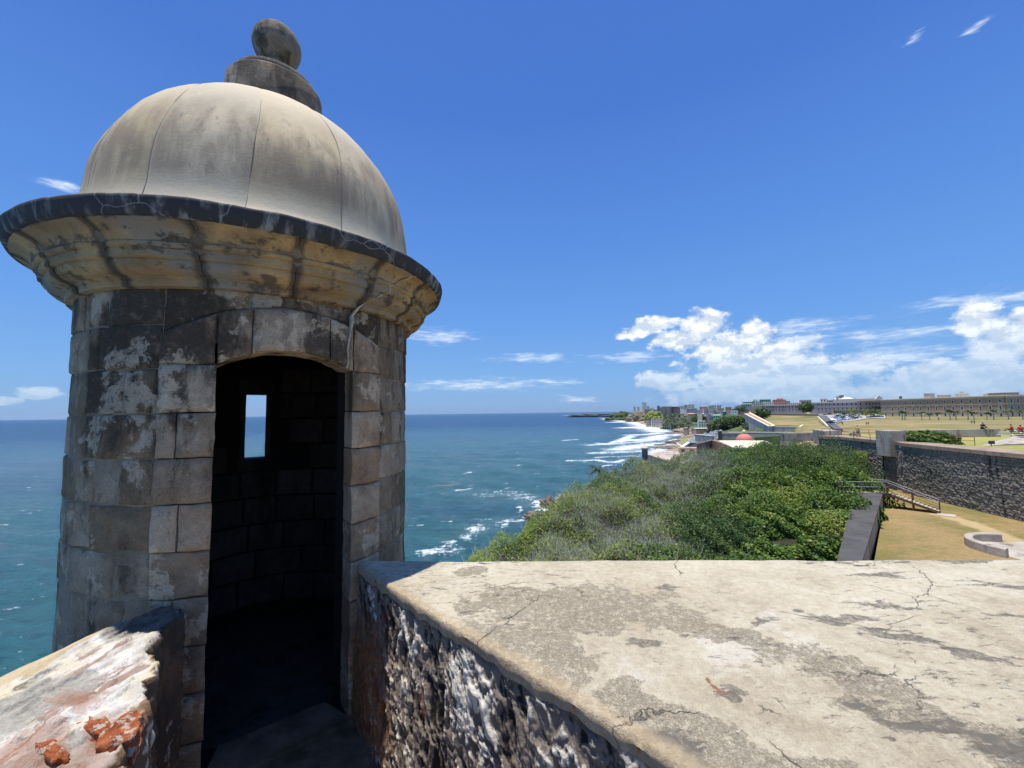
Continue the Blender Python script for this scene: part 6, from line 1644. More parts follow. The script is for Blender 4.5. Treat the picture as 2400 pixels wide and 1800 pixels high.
# ---- hillside town
T_ = [  # x0 x1 y0 y1 Y colour label rows cols roof roofcolour
 (1485, 1490, 953, 966, 2500, (.50, .52, .54), 'left slab of the pale twin high-rises far down the coast', 4, 2, None, None, 'tower', 'high-rise'),
 (1493, 1498, 954, 966, 2550, (.42, .45, .48), 'right slab of the pale twin high-rises far down the coast', 4, 2, None, None, 'tower', 'high-rise'),
 (1505, 1515, 943.5, 965, 2300, (.52, .53, .54), 'tallest pale high-rise tower on the skyline left of the fort', 6, 3, None, None, 'tower', 'high-rise'),
 (1517, 1521, 952, 962, 2400, (.38, .40, .43), 'narrow dark block right of the tallest tower', 3, 1, None, None, 'tower', 'high-rise'),
 (1522, 1531, 956, 961, 2200, (.72, .70, .66), 'low white building between the towers and the old fort', 1, 3, None, None, 'house', 'building'),
 (1604, 1611, 949, 957, 1250, (.32, .36, .33), 'grey-green block on the skyline right of the old fort', 2, 2, None, None, 'house', 'building'),
 (1611, 1624, 948.5, 957, 1200, (.46, .47, .42), 'pale stepped block on the skyline right of the old fort', 2, 4, None, None, 'house', 'building'),
 (1595, 1609, 956, 960, 1150, (.70, .67, .62), 'low white house under the skyline blocks', 1, 3, None, None, 'house', 'house'),
 (1608, 1627, 958.5, 966, 1100, (.40, .38, .42), 'grey-lilac house with a row of windows under the skyline blocks', 2, 6, None, None, 'house', 'house'),
 (1627, 1633, 957, 967, 1080, (.20, .30, .46), 'narrow blue house right of the grey-lilac one', 2, 2, None, None, 'house', 'house'),
 (1612, 1631, 970, 976, 960, (.50, .40, .32), 'house with orange hipped roof above the palm grove', 1, 4, 'hip', (.52, .25, .13), 'house', 'house'),
 (1639, 1655, 953, 960, 1150, (.46, .38, .34), 'skyline house with red roof', 1, 4, 'hip', (.40, .12, .08), 'house', 'house'),
 (1640, 1650, 957, 967, 1050, (.42, .42, .43), 'grey house directly below the red-roofed skyline house', 2, 3, None, None, 'house', 'house'),
 (1650, 1661, 958, 967, 1000, (.50, .47, .43), 'beige flat-roofed house right of the grey one, below the red roof', 2, 3, None, None, 'house', 'house'),
 (1660, 1668, 951, 959, 1100, (.34, .40, .38), 'grey-green skyline house third from the red roof', 1, 2, None, None, 'house', 'house'),
 (1668, 1678, 950, 959, 1120, (.50, .50, .46), 'pale skyline house with stepped top near the middle of the town', 2, 3, None, None, 'house', 'house'),
 (1661, 1681, 959, 967, 980, (.52, .46, .36), 'wide beige house in the middle of the town', 2, 5, None, None, 'house', 'house'),
 (1680, 1690, 950, 957, 1060, (.44, .42, .44), 'greyish skyline house with a white tank, left of the brown terrace', 1, 3, None, (.75, .75, .73), 'house', 'house'),
 (1681, 1697, 957, 966, 940, (.50, .38, .33), 'pinkish house left of the teal one', 2, 4, None, None, 'house', 'house'),
 (1640, 1654, 970, 978, 880, (.48, .44, .36), 'beige-grey house above the dark red one', 1, 3, 'shed', None, 'house', 'house'),
 (1654, 1666, 971, 985, 840, (.36, .34, .44), 'lilac two-storey house with dark balcony in mid slope', 2, 3, None, None, 'house', 'house'),
 (1645, 1654, 976, 986, 820, (.20, .07, .06), 'dark red house in mid slope', 2, 2, None, None, 'house', 'house'),
 (1666, 1672, 975, 984, 830, (.22, .24, .34), 'small dark blue house between the lilac and the mint ones', 1, 1, None, None, 'house', 'house'),
 (1684, 1703, 964.5, 974, 800, (.10, .34, .32), 'bright teal house at the top of the green slope', 2, 4, 'shed', (.12, .40, .37), 'house', 'house'),
 (1671, 1687, 973.5, 983, 760, (.20, .48, .33), 'mint green house left below the teal one', 1, 3, 'shed', (.30, .56, .42), 'house', 'house'),
 (1637, 1655, 987, 1000, 640, (.50, .60, .54), 'pale mint two-storey house with white porch above the cemetery', 2, 3, None, (.72, .74, .70), 'house', 'house'),
 (1622, 1636, 992, 998, 650, (.24, .42, .28), 'low green house right of the palm grove', 1, 3, None, None, 'house', 'house'),
 (1655, 1671, 994, 1001, 620, (.46, .38, .26), 'low tan house right of the pale mint house', 1, 4, None, None, 'house', 'house'),
 (1630, 1665, 1004.5, 1009, 560, (.36, .24, .20), 'long low house with thin white roof at the cemetery edge', 1, 6, None, (.72, .68, .60), 'house', 'house'),
 (1603, 1613, 1003, 1009, 620, (.30, .28, .26), 'little white-roofed hut at the foot of the palm grove', 1, 2, None, (.74, .74, .72), 'house', 'hut'),
 (1527, 1535, 981.5, 999, 1000, (.30, .38, .38), 'tall teal-grey house over the beach', 3, 2, None, (.62, .62, .60), 'house', 'house'),
 (1535, 1545, 982, 994, 980, (.34, .28, .27), 'brown-grey house right of the tall teal-grey one', 2, 3, None, (.60, .58, .55), 'house', 'house'),
 (1545, 1555, 981.5, 993, 960, (.42, .36, .35), 'pink-grey house at the left edge of the palm grove', 2, 3, None, (.60, .58, .55), 'house', 'house'),
 (1516, 1526, 987, 998, 1030, (.28, .22, .24), 'purple-brown house leftmost above the beach', 2, 3, None, None, 'house', 'house'),
 (1700, 1713, 954, 962, 900, (.36, .26, .20), 'brown house on the skyline above the long terrace', 1, 4, None, None, 'house', 'house'),
 (1715, 1755, 959, 967, 760, (.30, .20, .15), 'long dark brown terrace leading to the pinkish building', 1, 8, None, (.48, .36, .28), 'terrace', 'terrace'),
 (1710, 1726, 962, 972, 740, (.62, .64, .66), 'pale blue-white house in front of the brown terrace', 1, 3, None, (.72, .72, .70), 'house', 'house'),
 (1738, 1766, 947, 955, 820, (.22, .38, .40), 'wide teal-roofed building on the skyline', 1, 6, 'shed', (.30, .46, .48), 'building', 'building'),
 (1745, 1766, 942, 949, 900, (.30, .36, .36), 'grey-teal block behind the wide teal-roofed building', 1, 4, None, None, 'building', 'building'),
 (1780, 1804, 936.5, 950, 640, (.14, .30, .27), 'dark teal-green block on the skyline with trees at its side', 2, 5, None, None, 'building', 'building'),
 (1765, 1790, 946, 952, 600, (.50, .62, .62), 'pale aqua building just above the ochre end wing', 1, 5, None, (.50, .60, .60), 'building', 'building'),
 (1788, 1808, 942.5, 950, 600, (.58, .60, .58), 'small white-roofed building before the dark teal block', 1, 4, None, (.76, .76, .74), 'building', 'building'),
 (1812, 1842, 937, 950, 620, (.50, .26, .22), 'salmon pink villa with columns rising above the pinkish-grey building', 2, 6, None, (.52, .30, .26), 'villa', 'villa'),
 (1841, 1852, 940, 950, 640, (.42, .42, .42), 'grey house right of the salmon villa', 2, 3, None, None, 'building', 'building'),
 (1852, 1876, 944.5, 951, 600, (.60, .58, .54), 'low white building between the villa and the umbrella tree', 1, 5, None, (.74, .72, .68), 'building', 'building'),
 (1877, 1902, 938, 948, 620, (.40, .40, .38), 'grey roof terrace building behind the umbrella tree', 1, 4, None, (.30, .30, .30), 'building', 'building'),
 (1922, 1936, 935, 943, 560, (.56, .54, .48), 'small cream rooftop block with dark window above the lilac building', 1, 2, None, None, 'building', 'building'),
 (1936, 1953, 938.5, 943, 580, (.24, .22, .22), 'dark rooftop block left of the white hall', 1, 3, None, None, 'building', 'building')]
for i, (x0, x1, y0, y1, Y, c_, lab, r_, k_, rf, rcx, nm, ct) in enumerate(T_):
    house(x0, x1, y0, y1, Y, c_, lab, ct, r_, k_, rf, deep=.8, rc=rcx, name=nm, yaw=R([12, -18, 5, 22, -9][i % 5]))
# villa upper pavilion
house(1820, 1836, 934, 938, 625, (.52, .28, .24), 'small pink pavilion on the roof of the salmon villa', 'pavilion', 1, 3, None, .8, (.55, .33, .29), 'pavilion')
# infill: dense small houses on the slope, each one its own thing
cols_ = [(.50, .46, .40), (.36, .34, .34), (.44, .34, .30), (.56, .54, .50), (.30, .34, .38), (.46, .42, .30), (.26, .22, .21), (.52, .40, .34)]
names_ = ['cream', 'grey', 'rose', 'white', 'slate', 'ochre', 'dark brown', 'peach']
k = 0; seen = set()
rows_ = [(1634, 1762, 963, 800, 'upper'), (1628, 1684, 969, 900, 'second'), (1600, 1640, 977, 1000, 'third')]
for (xa, xb, yt, Y, rn) in rows_:
    x = xa; pos = 0
    while x < xb:
        w_ = rq.uniform(7, 12); ci = (k*3+pos) % 8; pos += 1
        ordn = ['first', 'second', 'third', 'fourth', 'fifth', 'sixth', 'seventh', 'eighth', 'ninth', 'tenth', 'eleventh', 'twelfth', 'thirteenth', 'fourteenth', 'fifteenth', 'sixteenth', 'seventeenth', 'eighteenth', 'nineteenth', 'twentieth'][min(pos-1, 19)]
        house(x, x+w_, yt+rq.uniform(-3, 2), yt+7, Y+rq.uniform(-20, 60), cols_[ci], f'small {names_[ci]} house, {ordn} from the left in the {rn} row of the hillside town', 'house', 1, 3, None, .8, yaw=rq.uniform(-.3, .3))
        x += w_*rq.uniform(1.0, 1.5); k += 1
# old fort
t = empty('old_fort', aty(1570, 970, 1350), 'distant massive brown stone fort on the hill at the edge of town', 'fort')
fb = agedwall('fort_stone', (.30, .25, .20), (.46, .39, .32), sc=.03)
def fpoly(pts, Y, th, nm, mat=fb):
    G0 = [aty(a, b, Y) for a, b in pts]; mb = MB(); n = len(G0); d = Vector((.5, .85, 0))*th
    mb.v = [tuple(p) for p in G0]+[tuple(p+d) for p in G0]; mb.f = [tuple(range(n)), tuple(n+i for i in reversed(range(n)))]+[(i, (i+1) % n, n+(i+1) % n, n+i) for i in range(n)]; mb.mi = [0]*len(mb.f); mb.build(nm, mat, t)
fpoly([(1539, 975), (1540, 957), (1549, 955), (1549, 953.5), (1568, 954), (1568, 985), (1552, 985)], 1350, 60, 'bastion')
fpoly([(1568, 985), (1568, 954), (1604, 953), (1610, 957), (1612, 968), (1600, 985)], 1400, 50, 'curtain_wall', agedwall('fort_stone_lit', (.40, .31, .24), (.52, .42, .34), sc=.03))
fpoly([(1511, 966), (1511, 959), (1540, 960), (1541, 970), (1512, 972)], 1400, 40, 'outer_wall')
fpoly([(1540, 962), (1540, 951), (1545, 951), (1545, 962)], 1345, 12, 'turret')
fpoly([(1553, 955), (1553, 952.6), (1590, 953), (1590, 955)], 1390, 20, 'parapet', flat('dark_parapet', (.20, .18, .16), .9))
fpoly([(1588, 956), (1590, 952.6), (1604, 952), (1606, 956)], 1395, 20, 'pink_barrack', plaster((.46, .32, .32), 'pink_barrack_wall'))
# green mounds and cliffs below the fort
def mound(px, ytop, ybot, Y, wpx, label, mat, name='mound'):
    T = aty(px, ytop, Y); B_ = aty(px, ybot, Y); r = wpx/2/F_PX*Y; bm = bmesh.new(); bmesh.ops.create_icosphere(bm, subdivisions=5, radius=1)
    H = T.z-B_.z
    for v in bm.verts:
        d = 1+.30*fbm(v.co*3+Vector((px, 0, 0)), 5); v.co = Vector((B_.x+v.co.x*r*d, B_.y+v.co.y*r*.8*d, B_.z+v.co.z*H*d))
    me = bpy.data.meshes.new(name); bm.to_mesh(me); bm.free(); me.materials.append(mat); me.polygons.foreach_set('use_smooth', [True]*len(me.polygons))
    o = bpy.data.objects.new(name, me); link(o); tag(o, label, 'hill'); return o
gm1 = flat('green_headland', (.09, .12, .05), .95, .1, .5, .03); gm2 = flat('bright_green_mound', (.22, .26, .07), .95, .1, .25, .03)
mound(1533, 964.5, 982, 1300, 42, 'bright green grassy mound below the left end of the old fort', gm2, 'green_mound')
mound(1400, 969.5, 974.5, 3300, 130, 'thin dark low coast strip on the horizon left of the headland', flat('far_dark_coast', (.10, .11, .09), .95), 'coast_strip')
mound(1455, 966, 984, 1850, 64, 'dark green wooded headland left of the towers', gm1, 'headland')
mound(1500, 965, 986, 1550, 60, 'brown and green cliff between the headland and the mound', agedwall('cliff_earth', (.20, .17, .12), (.32, .27, .20), dark=(.08, .10, .04), sc=.02), 'cliff')
mound(1585, 979, 1000, 900, 60, 'shadowy green slope behind the palm grove', gm1, 'green_slope')
mound(1722, 975, 1016, 520, 120, 'tree-covered green slope left of the lavender wall', gm1, 'green_slope')
# trees of the town slope
far_tree(1700, 978, 1000, 500, 40, 'large dark spreading tree on the slope below the teal house', n=900)
far_tree(1728, 976, 998, 480, 36, 'dense dark tree on the slope touching the lavender wall', n=900)
far_tree(1680, 988, 1003, 520, 24, 'olive tree lower left of the large spreading tree', n=500, mat='leaf2')
far_tree(1752, 988, 1006, 400, 20, 'small tree under the lavender wall', n=400)
far_tree(1785, 957, 978, 440, 34, 'big round dark tree at the top of the lavender wall, before the ochre wing', n=900)
far_tree(1889, 943, 972, 415, 30, 'flat-topped umbrella tree between the pinkish and the lilac buildings', n=900, flatk=.7)
far_tree(1771, 937, 948, 640, 16, 'round skyline tree left of the dark teal block', n=300)
far_tree(1733, 950, 962, 760, 24, 'skyline tree cluster left of the teal-roofed building', n=350)
far_tree(1636, 975, 990, 800, 34, 'dark green trees between the orange-roofed house and the mint house', n=500)
far_tree(1650, 966, 974, 980, 10, 'small dark tree among the houses below the red roof', n=150)
far_tree(1690, 948, 955, 950, 5, 'thin dark tree on the skyline left of the brown house', n=100)
for i, (px, yt, yb, w_) in enumerate([(1962, 961, 967, 16), (1995, 957, 972, 20), (2012, 960, 972, 20), (2030, 958, 972, 18), (2046, 956, 973, 20), (2060, 959, 976, 16), (1980, 962, 970, 14)]):
    far_tree(px, yt, yb, 395-i*3, w_, ['low wide hedge tree left of the car park trees', 'grey-green tree with flat crown behind the white vans', 'bushy tree in the middle of the row before the lilac building', 'pale green tree in the row before the lilac building', 'palm-like shaggy tree near the right end of that row', 'grey-green tree at the corner of the barracks', 'round low bush between the hedge tree and the flat crown'][i], n=260, mat='leaf2' if i % 2 else 'leaf3')
# palm rows
gp = 'palms standing along the barracks front'
pdes = ['shaggy palm at the left end of the barracks front', 'double-stemmed palm near the left of the barracks front', 'small palm with pale skirt before the barracks', 'slim young palm fourth along the barracks front', 'short palm beside the second white lamp', 'full palm left of the middle of the barracks front', 'leaning palm right next to the full one', 'upright dark palm in the middle of the barracks front', 'low wide palm right of the middle of the barracks front', 'thin palm before the right windows of the barracks', 'thick dark palm before the right windows of the barracks', 'large spreading palm at the right corner of the barracks', 'palm cut by the right edge of the picture']
for i, (px, yt) in enumerate([(2115, 962), (2122, 964), (2161, 966), (2179, 968), (2200, 966), (2228, 961), (2241, 963), (2269, 961), (2284, 965), (2314, 968), (2329, 959), (2364, 960), (2399, 961)]):
    palm(px, yt-2, 985, 262-i*2, pdes[i], gp, i, 1.45)
rp_ = random.Random(12)
for i in range(34):
    px = 1558+i*1.9+rp_.uniform(-2, 2); yt = rp_.uniform(968, 992)+(8 if px > 1612 else 0); Y = 760-(yt-968)*7
    palm(px, yt, yt+17, Y, 'coconut palm in the dense grey-green grove above the beach', 'palms of the grove above the beach', i, 1.5)
for i, (px, yt, yb, lab) in enumerate([(1668, 990, 1008, 'lone palm with brown skirt above the cemetery wall'), (1742, 996, 1014, 'dark palm head directly above the yellow lantern'), (1712, 996, 1012, 'palm with hanging fronds on the slope left of the lantern'), (1745, 990, 1012, 'windswept palm below the lavender wall'), (1683, 994, 1010, 'palm beside the olive tree on the cemetery slope')]):
    palm(px, yt, yb, 420-i*12, lab, None, i+3, 1.2)
# windblown palm on the seaward slope
t = empty('palm_tree', aty(1403, 1122, 64), 'windblown brown-green palm on the seaward edge of the thicket against the surf', 'palm tree')
P0 = aty(1403, 1124, 64); P1 = aty(1404, 1103, 64)
mb = MB(); mb.tube([P0, P0.lerp(P1, .5)+Vector((.1, 0, 0)), P1], [.2, .16, .13], 7); mb.build('trunk', M['twig'], t)
V = []; F = []; tn = []
for k in range(20):
    a = k*2.4; up = rp_.uniform(.2, 1.5); L = rp_.uniform(1.4, 2.3); dr = rp_.uniform(.3, 1.4); b0 = None
    for i in range(9):
        s = i/8; c = P1+Vector((math.cos(a)*L*s*.8-.5*s*s, math.sin(a)*L*s*.8, L*(up*s-dr*s*s)*.75)); wv = .20*math.sin(math.pi*min(1, s*.85+.12))*(1 if i % 2 else .5)+.02; n_ = Vector((-math.sin(a), math.cos(a), 0))*wv
        b = len(V); V += [tuple(c+n_-Vector((0, 0, wv))), tuple(c), tuple(c-n_-Vector((0, 0, wv)))]
        if i: F += [(b-3, b-2, b+1, b), (b-2, b-1, b+2, b+1)]; tn += [rp_.random()*.6]*2
adopt(mesh_np('crown', V, F, M['frond'], None, False, {'tone': ('FACE', tn)}), t)
# ---- road, car park, kerbs
M['asphalt'] = flat('worn_asphalt', (.13, .135, .14), .95, .1, .1, .3); M['lot'] = flat('light_parking_concrete', (.42, .40, .36), .95, .1, .12, .1); M['tar'] = flat('dark_parking_asphalt', (.05, .055, .065), .95, .1, .12, .1)
def sheet(name, pts, dz, mat, kind='structure'):
    """sheet laid over the ground, 5 points fanned"""
    P = []
    for px, py in pts:
        Y = 400.
        for _ in range(40):   # where the ray meets the ground
            v = ray(px, py); z = gz1(px, Y); Yn = z/(v.z/v.y); Y = .5*Y+.5*max(100, min(900, Yn))
        P.append((ray(px, py).x/ray(px, py).y*Y, Y, z+dz))
    mb = MB(); n = len(P); mb.v = [tuple(p) for p in P]+[(p[0], p[1], p[2]-2.5) for p in P]; mb.f = [tuple(range(n)), tuple(n+i for i in reversed(range(n)))]+[(i, (i+1) % n, n+(i+1) % n, n+i) for i in range(n)]; mb.mi = [0]*len(mb.f)
    o = mb.build(name, mat, None); o['kind'] = kind; return o
sheet('parking_ground', [(1917, 974), (2075, 974), (2075, 982), (2040, 981), (2000, 988), (1972, 990), (1958, 996), (1945, 984)], .55, M['lot'])
sheet('parking_asphalt', [(1944, 979.5), (1962, 974.8), (2000, 975.5), (2010, 981), (1985, 985), (1960, 983)], .64, M['tar'])
sheet('parking_asphalt', [(2030, 977.5), (2072, 976.5), (2072, 979.5), (2030, 980)], .64, M['tar'])
sheet('road', [(1918, 976), (1938, 976), (1953, 990), (1956, 996), (1937, 996)], .70, M['asphalt'])
sheet('road', [(1942, 998), (1961, 998), (1976, 1011), (1956, 1010)], .75, M['asphalt'])
sheet('plaza', [(1938.5, 977), (1944, 980), (1962, 985), (1964, 991), (1954, 991)], .72, M['whitepaint'])
for i, (a, b, lab) in enumerate([((1916, 976), (1938, 998), 'pale kerb along the left side of the road to the town'), ((1942, 1002), (1956, 1009), 'short slanting pale wall left of the road end'), ((1962, 1002), (1978, 1008), 'short slanting pale wall right of the road end')]):
    bar(a[0], a[1]-.6, b[0], b[1]-.6, 330 if i == 0 else 200, 190 if i == 0 else 175, 1.2, cream, lab, .5, 'kerb', cream)
bar(1996, 988.5, 2040, 981, 262, 310, 1.2, flat('dark_kerb', (.07, .07, .06), .9), 'dark low hedge edge between car park and lawn', .8)
# ---- cars
TYRE = flat('tyre_rubber', (.02, .02, .02), .9); GLASS = flat('car_glass', (.03, .035, .045), .15, .6)
def carmesh(c_):
    body = material('car_paint', lambda g: c_, .3, .5)
    prof = [(-2.15, .35), (-2.2, .75), (-2.05, .95), (-1.2, 1.02), (-.7, 1.45), (.75, 1.48), (1.45, 1.05), (2.1, .9), (2.2, .6), (2.15, .35)]
    mb = MB(); n = len(prof)
    for y in (-.88, .88): mb.v += [(x, y*(.86 if z > 1.2 else 1), z) for x, z in prof]
    mb.f = [tuple(reversed(range(n))), tuple(range(n, 2*n))]+[(i, (i+1) % n, n+(i+1) % n, n+i) for i in range(n)]; mb.mi = [0]*len(mb.f)
    for y in (-.84, .84):
        s = 1 if y > 0 else -1
        mb.quad([(-1.05, y+s*.03, 1.03), (-.62, y*.93+s*.03, 1.38), (.68, y*.93+s*.03, 1.40), (1.25, y+s*.03, 1.05)], 1)
    mb.quad([(1.38, -.7, 1.09), (.85, -.66, 1.44), (.85, .66, 1.44), (1.38, .7, 1.09)], 1)
    for x in (-1.35, 1.35):
        for y in (-.86, .86): mb.tube([(x, y-.1, .33), (x, y+.1, .33)], .34, 10, 2)
    o = mb.build('car', [body, GLASS, TYRE], None); me = o.data; bpy.data.objects.remove(o); return me
CW, CB, CG, CS, CR, CL, CT = [carmesh(c) for c in ((.75, .75, .74), (.02, .02, .022), (.22, .23, .24), (.50, .51, .53), (.45, .06, .04), (.30, .42, .58), (.46, .42, .34))]
cars = [(1922, 971.5, CW, 'white car nearest the umbrella tree in the car park'), (1925, 975.5, CW, 'second white car, just below the first by the road head'), (1931, 975, CB, 'black car at the head of the road'), (1933, 970, CR, 'red car by the hedge behind the road head'), (1944, 973, CB, 'black car alone left of the rear white row'),
        (1951, 981.5, CS, 'silver car on the pale plaza beside the road'), (1958, 982, CW, 'white car right next to the silver one on the plaza'), (1966, 974, CW, 'first white car of the rear row'), (1973, 974.4, CS, 'silver car in the rear row, right of the first white'), (1991, 975, CW, 'white van-like car left in the long rear row'), (2000, 975, CW, 'white car in the long rear row, under the flat crowned tree'), (2010, 975.4, CS, 'silver car at the right of the long rear row'),
        (1970, 982.5, CL, 'light blue car in the middle of the dark asphalt'), (1968, 986.5, CW, 'white car in front of the light blue one'), (1974, 988, CL, 'pale blue car at the near edge of the lot'), (1957, 993, CB, 'black car at the near corner by the road'), (1965, 994, CW, 'white car nearest of all, beside the black one'), (1947, 995, CB, 'black car driving down the road'),
        (1983, 986.5, CS, 'silver car left in the near right row'), (1991, 986, CW, 'long white car in the near right row'), (1988, 982, CW, 'white car behind the near right row'), (1998, 984.5, CG, 'grey car at the right end of the near row'), (2004, 983.5, CB, 'black car last in the near row'), (2013, 981.5, CT, 'beige car apart on the right of the lot'), (2047, 978.5, CG, 'grey car under the trees before the barracks'), (2056, 977.5, CW, 'white car under the trees before the barracks'), (1963, 978.5, CB, 'black car on the left of the dark asphalt'), (1978, 979, CG, 'dark grey car in the centre of the dark asphalt')]
for i, (px, py, me, lab) in enumerate(cars):
    Y = 400.
    for _ in range(40):
        v = ray(px, py); z = gz1(px, Y); Y = .5*Y+.5*max(100, min(900, z/(v.z/v.y)))
    o = bpy.data.objects.new('parked_car', me); link(o); o.location = (v.x/v.y*Y, Y, z+.68); o.rotation_euler = (0, 0, [0.1, -.3, .2, -.6, .05][i % 5]); tag(o, lab, 'car', 'cars in the car park')
# white street lamps before the barracks
for px, py, lab in ((2165, 970, 'white-headed lamp before the left half of the barracks'), (2201.5, 975, 'second white-headed lamp further right before the barracks')):
    A_ = aty(px, py, 250); t = empty('street_lamp', (A_.x, A_.y, -7.5), lab, 'lamp'); mb = MB(); mb.tube([(A_.x, A_.y, -8), (A_.x, A_.y, A_.z)], .06, 6); mb.build('pole', M['galv'], t)
    mb = MB(); mb.box((A_.x, A_.y, A_.z), (1.3, .6, .3), .2, taper=.3); mb.build('lamp_head', M['whitepaint'], t)
# ---- people
def skin_body(name, segs, root, mat, parent, sub=1):
    """segs: list of (p, r, parent index)"""
    me = bpy.data.meshes.new(name); me.from_pydata([s[0] for s in segs], [(i, s[2]) for i, s in enumerate(segs) if s[2] >= 0], []); me.materials.append(mat)
    o = bpy.data.objects.new(name, me); link(o, parent)
    m = o.modifiers.new('skin', 'SKIN'); m.use_smooth_shade = True
    for i, s in enumerate(segs): me.skin_vertices[0].data[i].radius = (s[1], s[1])
    me.skin_vertices[0].data[root].use_root = True
    s_ = o.modifiers.new('sub', 'SUBSURF'); s_.levels = s_.render_levels = sub
    return o
SKIN = flat('skin', (.34, .19, .12), .6, .3); HAIR = flat('dark_hair', (.02, .015, .012), .7, .3)
def person(loc, rz, pose, label, top, bottom, hair=HAIR, name='person'):
    t = empty(name, loc, label, 'person', rz=rz)
    if pose == 'stand':
        hip, chest, neck, head = (0, 0, .95), (0, .02, 1.3), (0, .02, 1.48), (0, .05, 1.62)
        legs = [[(.1, 0, .9), (.12, .05, .5), (.12, -.02, .08), (.12, .13, .04)], [(-.1, 0, .9), (-.13, -.02, .5), (-.14, -.08, .08), (-.14, .07, .04)]]
        arms = [[(.2, 0, 1.42), (.27, .08, 1.16), (.22, .3, 1.05), (.2, .38, 1.05)], [(-.2, 0, 1.42), (-.27, .08, 1.16), (-.22, .3, 1.05), (-.2, .38, 1.05)]]
    else:
        hip, chest, neck, head = (0, 0, .12), (0, .05, .46), (0, .08, .64), (0, .12, .78)
        legs = [[(.12, .05, .12), (.2, .42, .34), (.16, .62, .05), (.16, .74, .03)], [(-.12, .05, .12), (-.2, .42, .34), (-.16, .62, .05), (-.16, .74, .03)]]
        arms = [[(.19, .05, .58), (.27, .12, .34), (.2, .36, .32), (.18, .44, .32)], [(-.19, .05, .58), (-.27, .12, .34), (-.2, .36, .32), (-.18, .44, .32)]]
    S = [(hip, .12, -1), (chest, .14, 0), (neck, .055, 1), (head, .085, 2), ((head[0], head[1]+.02, head[2]+.10), .075, 3)]
    for L in legs:
        p = 0
        for q, r in zip(L, (.085, .058, .042, .035)): S.append((q, r, p)); p = len(S)-1
    for L in arms:
        p = 1
        for q, r in zip(L, (.055, .042, .032, .03)): S.append((q, r, p)); p = len(S)-1
    skin_body('body', S, 0, SKIN, t)
    skin_body('shirt', [(hip, .145, -1), (chest, .17, 0), ((neck[0], neck[1], neck[2]-.06), .09, 1), (arms[0][0], .085, 1), (tuple(np.array(arms[0][0])*.4+np.array(arms[0][1])*.6), .068, 3), (arms[1][0], .085, 1), (tuple(np.array(arms[1][0])*.4+np.array(arms[1][1])*.6), .068, 5)], 0, top, t)
    skin_body('trousers', [((hip[0], hip[1], hip[2]-.02), .15, -1)]+[x for L, b in ((legs[0], 0), (legs[1], 0)) for x in ()]+[(legs[0][0], .115, 0), (legs[0][1], .08, 1), (legs[1][0], .115, 0), (legs[1][1], .08, 3)], 0, bottom, t)
    skin_body('hair', [((head[0], head[1]-.03, head[2]+.10), .095, -1), ((head[0], head[1]-.07, head[2]+.0), .07, 0)], 0, hair, t)
    return t
fc_ = lambda n, c: flat(n, c, .8, .2)
P = aty(2012, 1026, 55.5); person((P.x, P.y, -4.0), R(100), 'stand', 'cyclist in a pale yellow shirt and white cap holding a bicycle on the terrace path', fc_('pale_yellow_shirt', (.55, .50, .28)), fc_('tan_shorts', (.40, .32, .18)), fc_('white_cap', (.75, .73, .66)))
P = aty(2303, 1007, 54.4); person((P.x, P.y, -2.98), R(170), 'sit', 'person in dark clothes sitting on the low grey terrace wall', fc_('dark_navy_top', (.02, .03, .05)), fc_('dark_trousers', (.03, .045, .05)))
P = aty(2373, 1009, 49); person((P.x, P.y, P.z-.1), R(30), 'sit', 'person in an orange-red top sitting by the white rail, left of the pair', fc_('orange_red_top', (.55, .12, .05)), fc_('brown_skirt', (.25, .10, .06)))
P = aty(2394, 1011, 49); person((P.x, P.y, P.z-.1), R(-20), 'sit', 'person in a crimson top sitting by the white rail, right of the pair', fc_('crimson_top', (.45, .05, .07)), fc_('grey_shorts', (.35, .25, .28)))
for px, py, lab, c_ in ((2031, 996, 'tiny walker in orange on the far lawn', (.5, .18, .05)), (2035.5, 995.5, 'tiny walker in brown beside the orange one on the far lawn', (.25, .12, .08)), (2278, 993, 'tiny walker in grey on the lawn left of the seated dark figure', (.2, .2, .2)), (2284, 993, 'tiny walker in black on the lawn left of the seated dark figure', (.03, .03, .03)), (1975, 996, 'lone tiny walker on the dry lawn right of the cars', (.15, .1, .08))):
    Y = 200.
    for _ in range(40):
        v = ray(px, py+1.5); z = gz1(px, Y); Y = .5*Y+.5*max(100, min(900, z/(v.z/v.y)))
    person((v.x/v.y*Y, Y, z+.15), R(rp_.uniform(0, 360)), 'stand', lab, fc_('walker_top', c_), fc_('walker_trousers', (.08, .07, .07)))
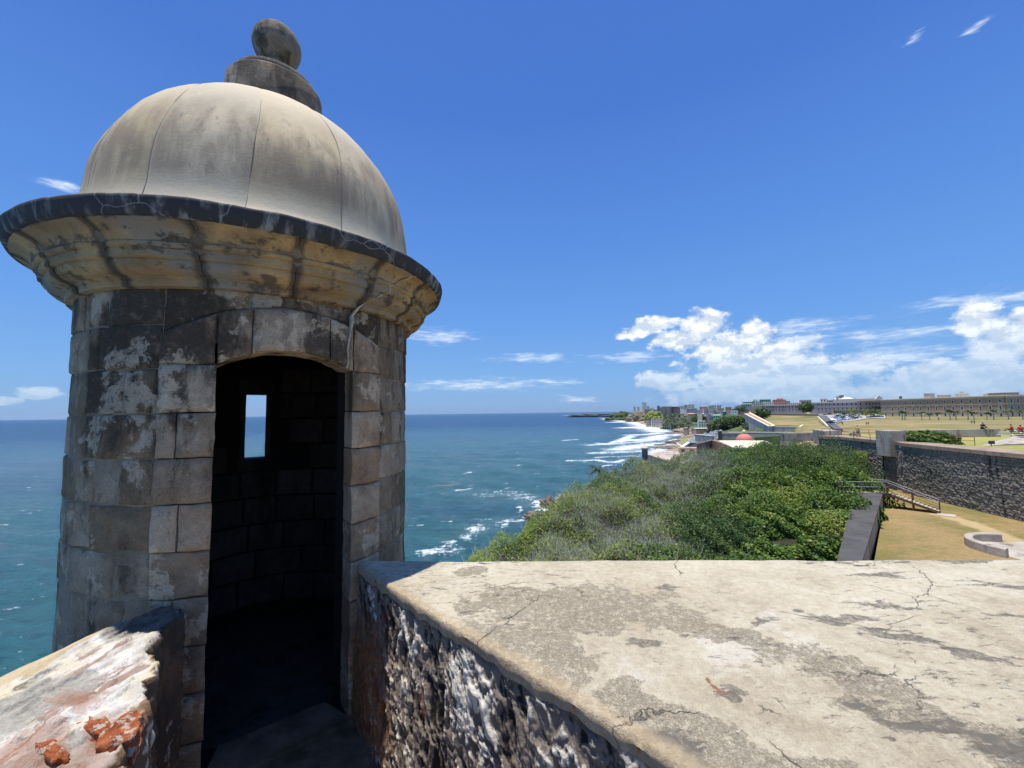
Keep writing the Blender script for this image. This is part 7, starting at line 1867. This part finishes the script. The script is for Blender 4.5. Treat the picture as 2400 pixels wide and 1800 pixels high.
# bicycle
P = aty(2005, 1027, 55.0); t = empty('bicycle', (P.x, P.y, -4.0), 'dark bicycle with panniers held by the cyclist behind the railing', 'bicycle', rz=R(8))
def local(mb, nm, mat, sm=True):
    o = mb.build(nm, mat, None, sm); o.parent = t; return o
DK = flat('dark_bicycle_paint', (.03, .03, .04), .4, .5)
for x in (-.52, .52):
    mb = MB(); mb.tube([(x+.33*math.cos(a), 0, .35+.33*math.sin(a)) for a in [i*2*math.pi/20 for i in range(21)]], .022, 5); w_o = local(mb, 'wheel', TYRE)
    mb = MB()
    for i in range(8): a = i*math.pi/8; mb.tube([(x-.32*math.cos(a), 0, .35-.32*math.sin(a)), (x+.32*math.cos(a), 0, .35+.32*math.sin(a))], .004, 3)
    s_o = local(mb, 'spokes', M['galv']); s_o.parent = w_o
mb = MB()
for a, b in (((-.52, .35), (-.08, .32)), ((-.52, .35), (-.16, .78)), ((-.08, .32), (-.16, .86)), ((-.08, .32), (.38, .80)), ((-.14, .72), (.36, .86)), ((.52, .35), (.36, .92))): mb.tube([(a[0], 0, a[1]), (b[0], 0, b[1])], .02, 6)
local(mb, 'frame', DK)
mb = MB(); mb.tube([(.36, -.28, 1.0), (.38, 0, .96), (.36, .28, 1.0)], .016, 6); local(mb, 'handlebar', DK)
mb = MB(); mb.box((-.18, 0, .92), (.26, .13, .06), 0, taper=.2); local(mb, 'saddle', DK)
mb = MB(); mb.box((-.55, .14, .55), (.34, .14, .32), 0, taper=.1); local(mb, 'pannier', flat('grey_pannier', (.25, .25, .30), .8))
mb = MB(); mb.box((.1, .0, .52), (.42, .10, .26), 0, taper=.1); local(mb, 'frame_bag', flat('purple_grey_bag', (.24, .22, .30), .8))
# ================================================================ sea air
HAZE = 1.4e-5
hm = bpy.data.materials.new('haze_air'); hm.use_nodes = True; hg = G(hm.node_tree); hg.n.clear()
ho = hg.new('ShaderNodeOutputMaterial'); hv = hg.new('ShaderNodeVolumePrincipled'); hg.l.new(hv.outputs[0], ho.inputs['Volume'])
hv.inputs['Color'].default_value = (.66, .84, 1.0, 1); hv.inputs['Density'].default_value = HAZE; hv.inputs['Anisotropy'].default_value = .3
mb = MB(); mb.box((0, 0, 195), (130000, 130000, 482)); o = mb.build('haze', hm, None); o['kind'] = 'stuff'; tag(o, 'thin bright sea haze over the coast')
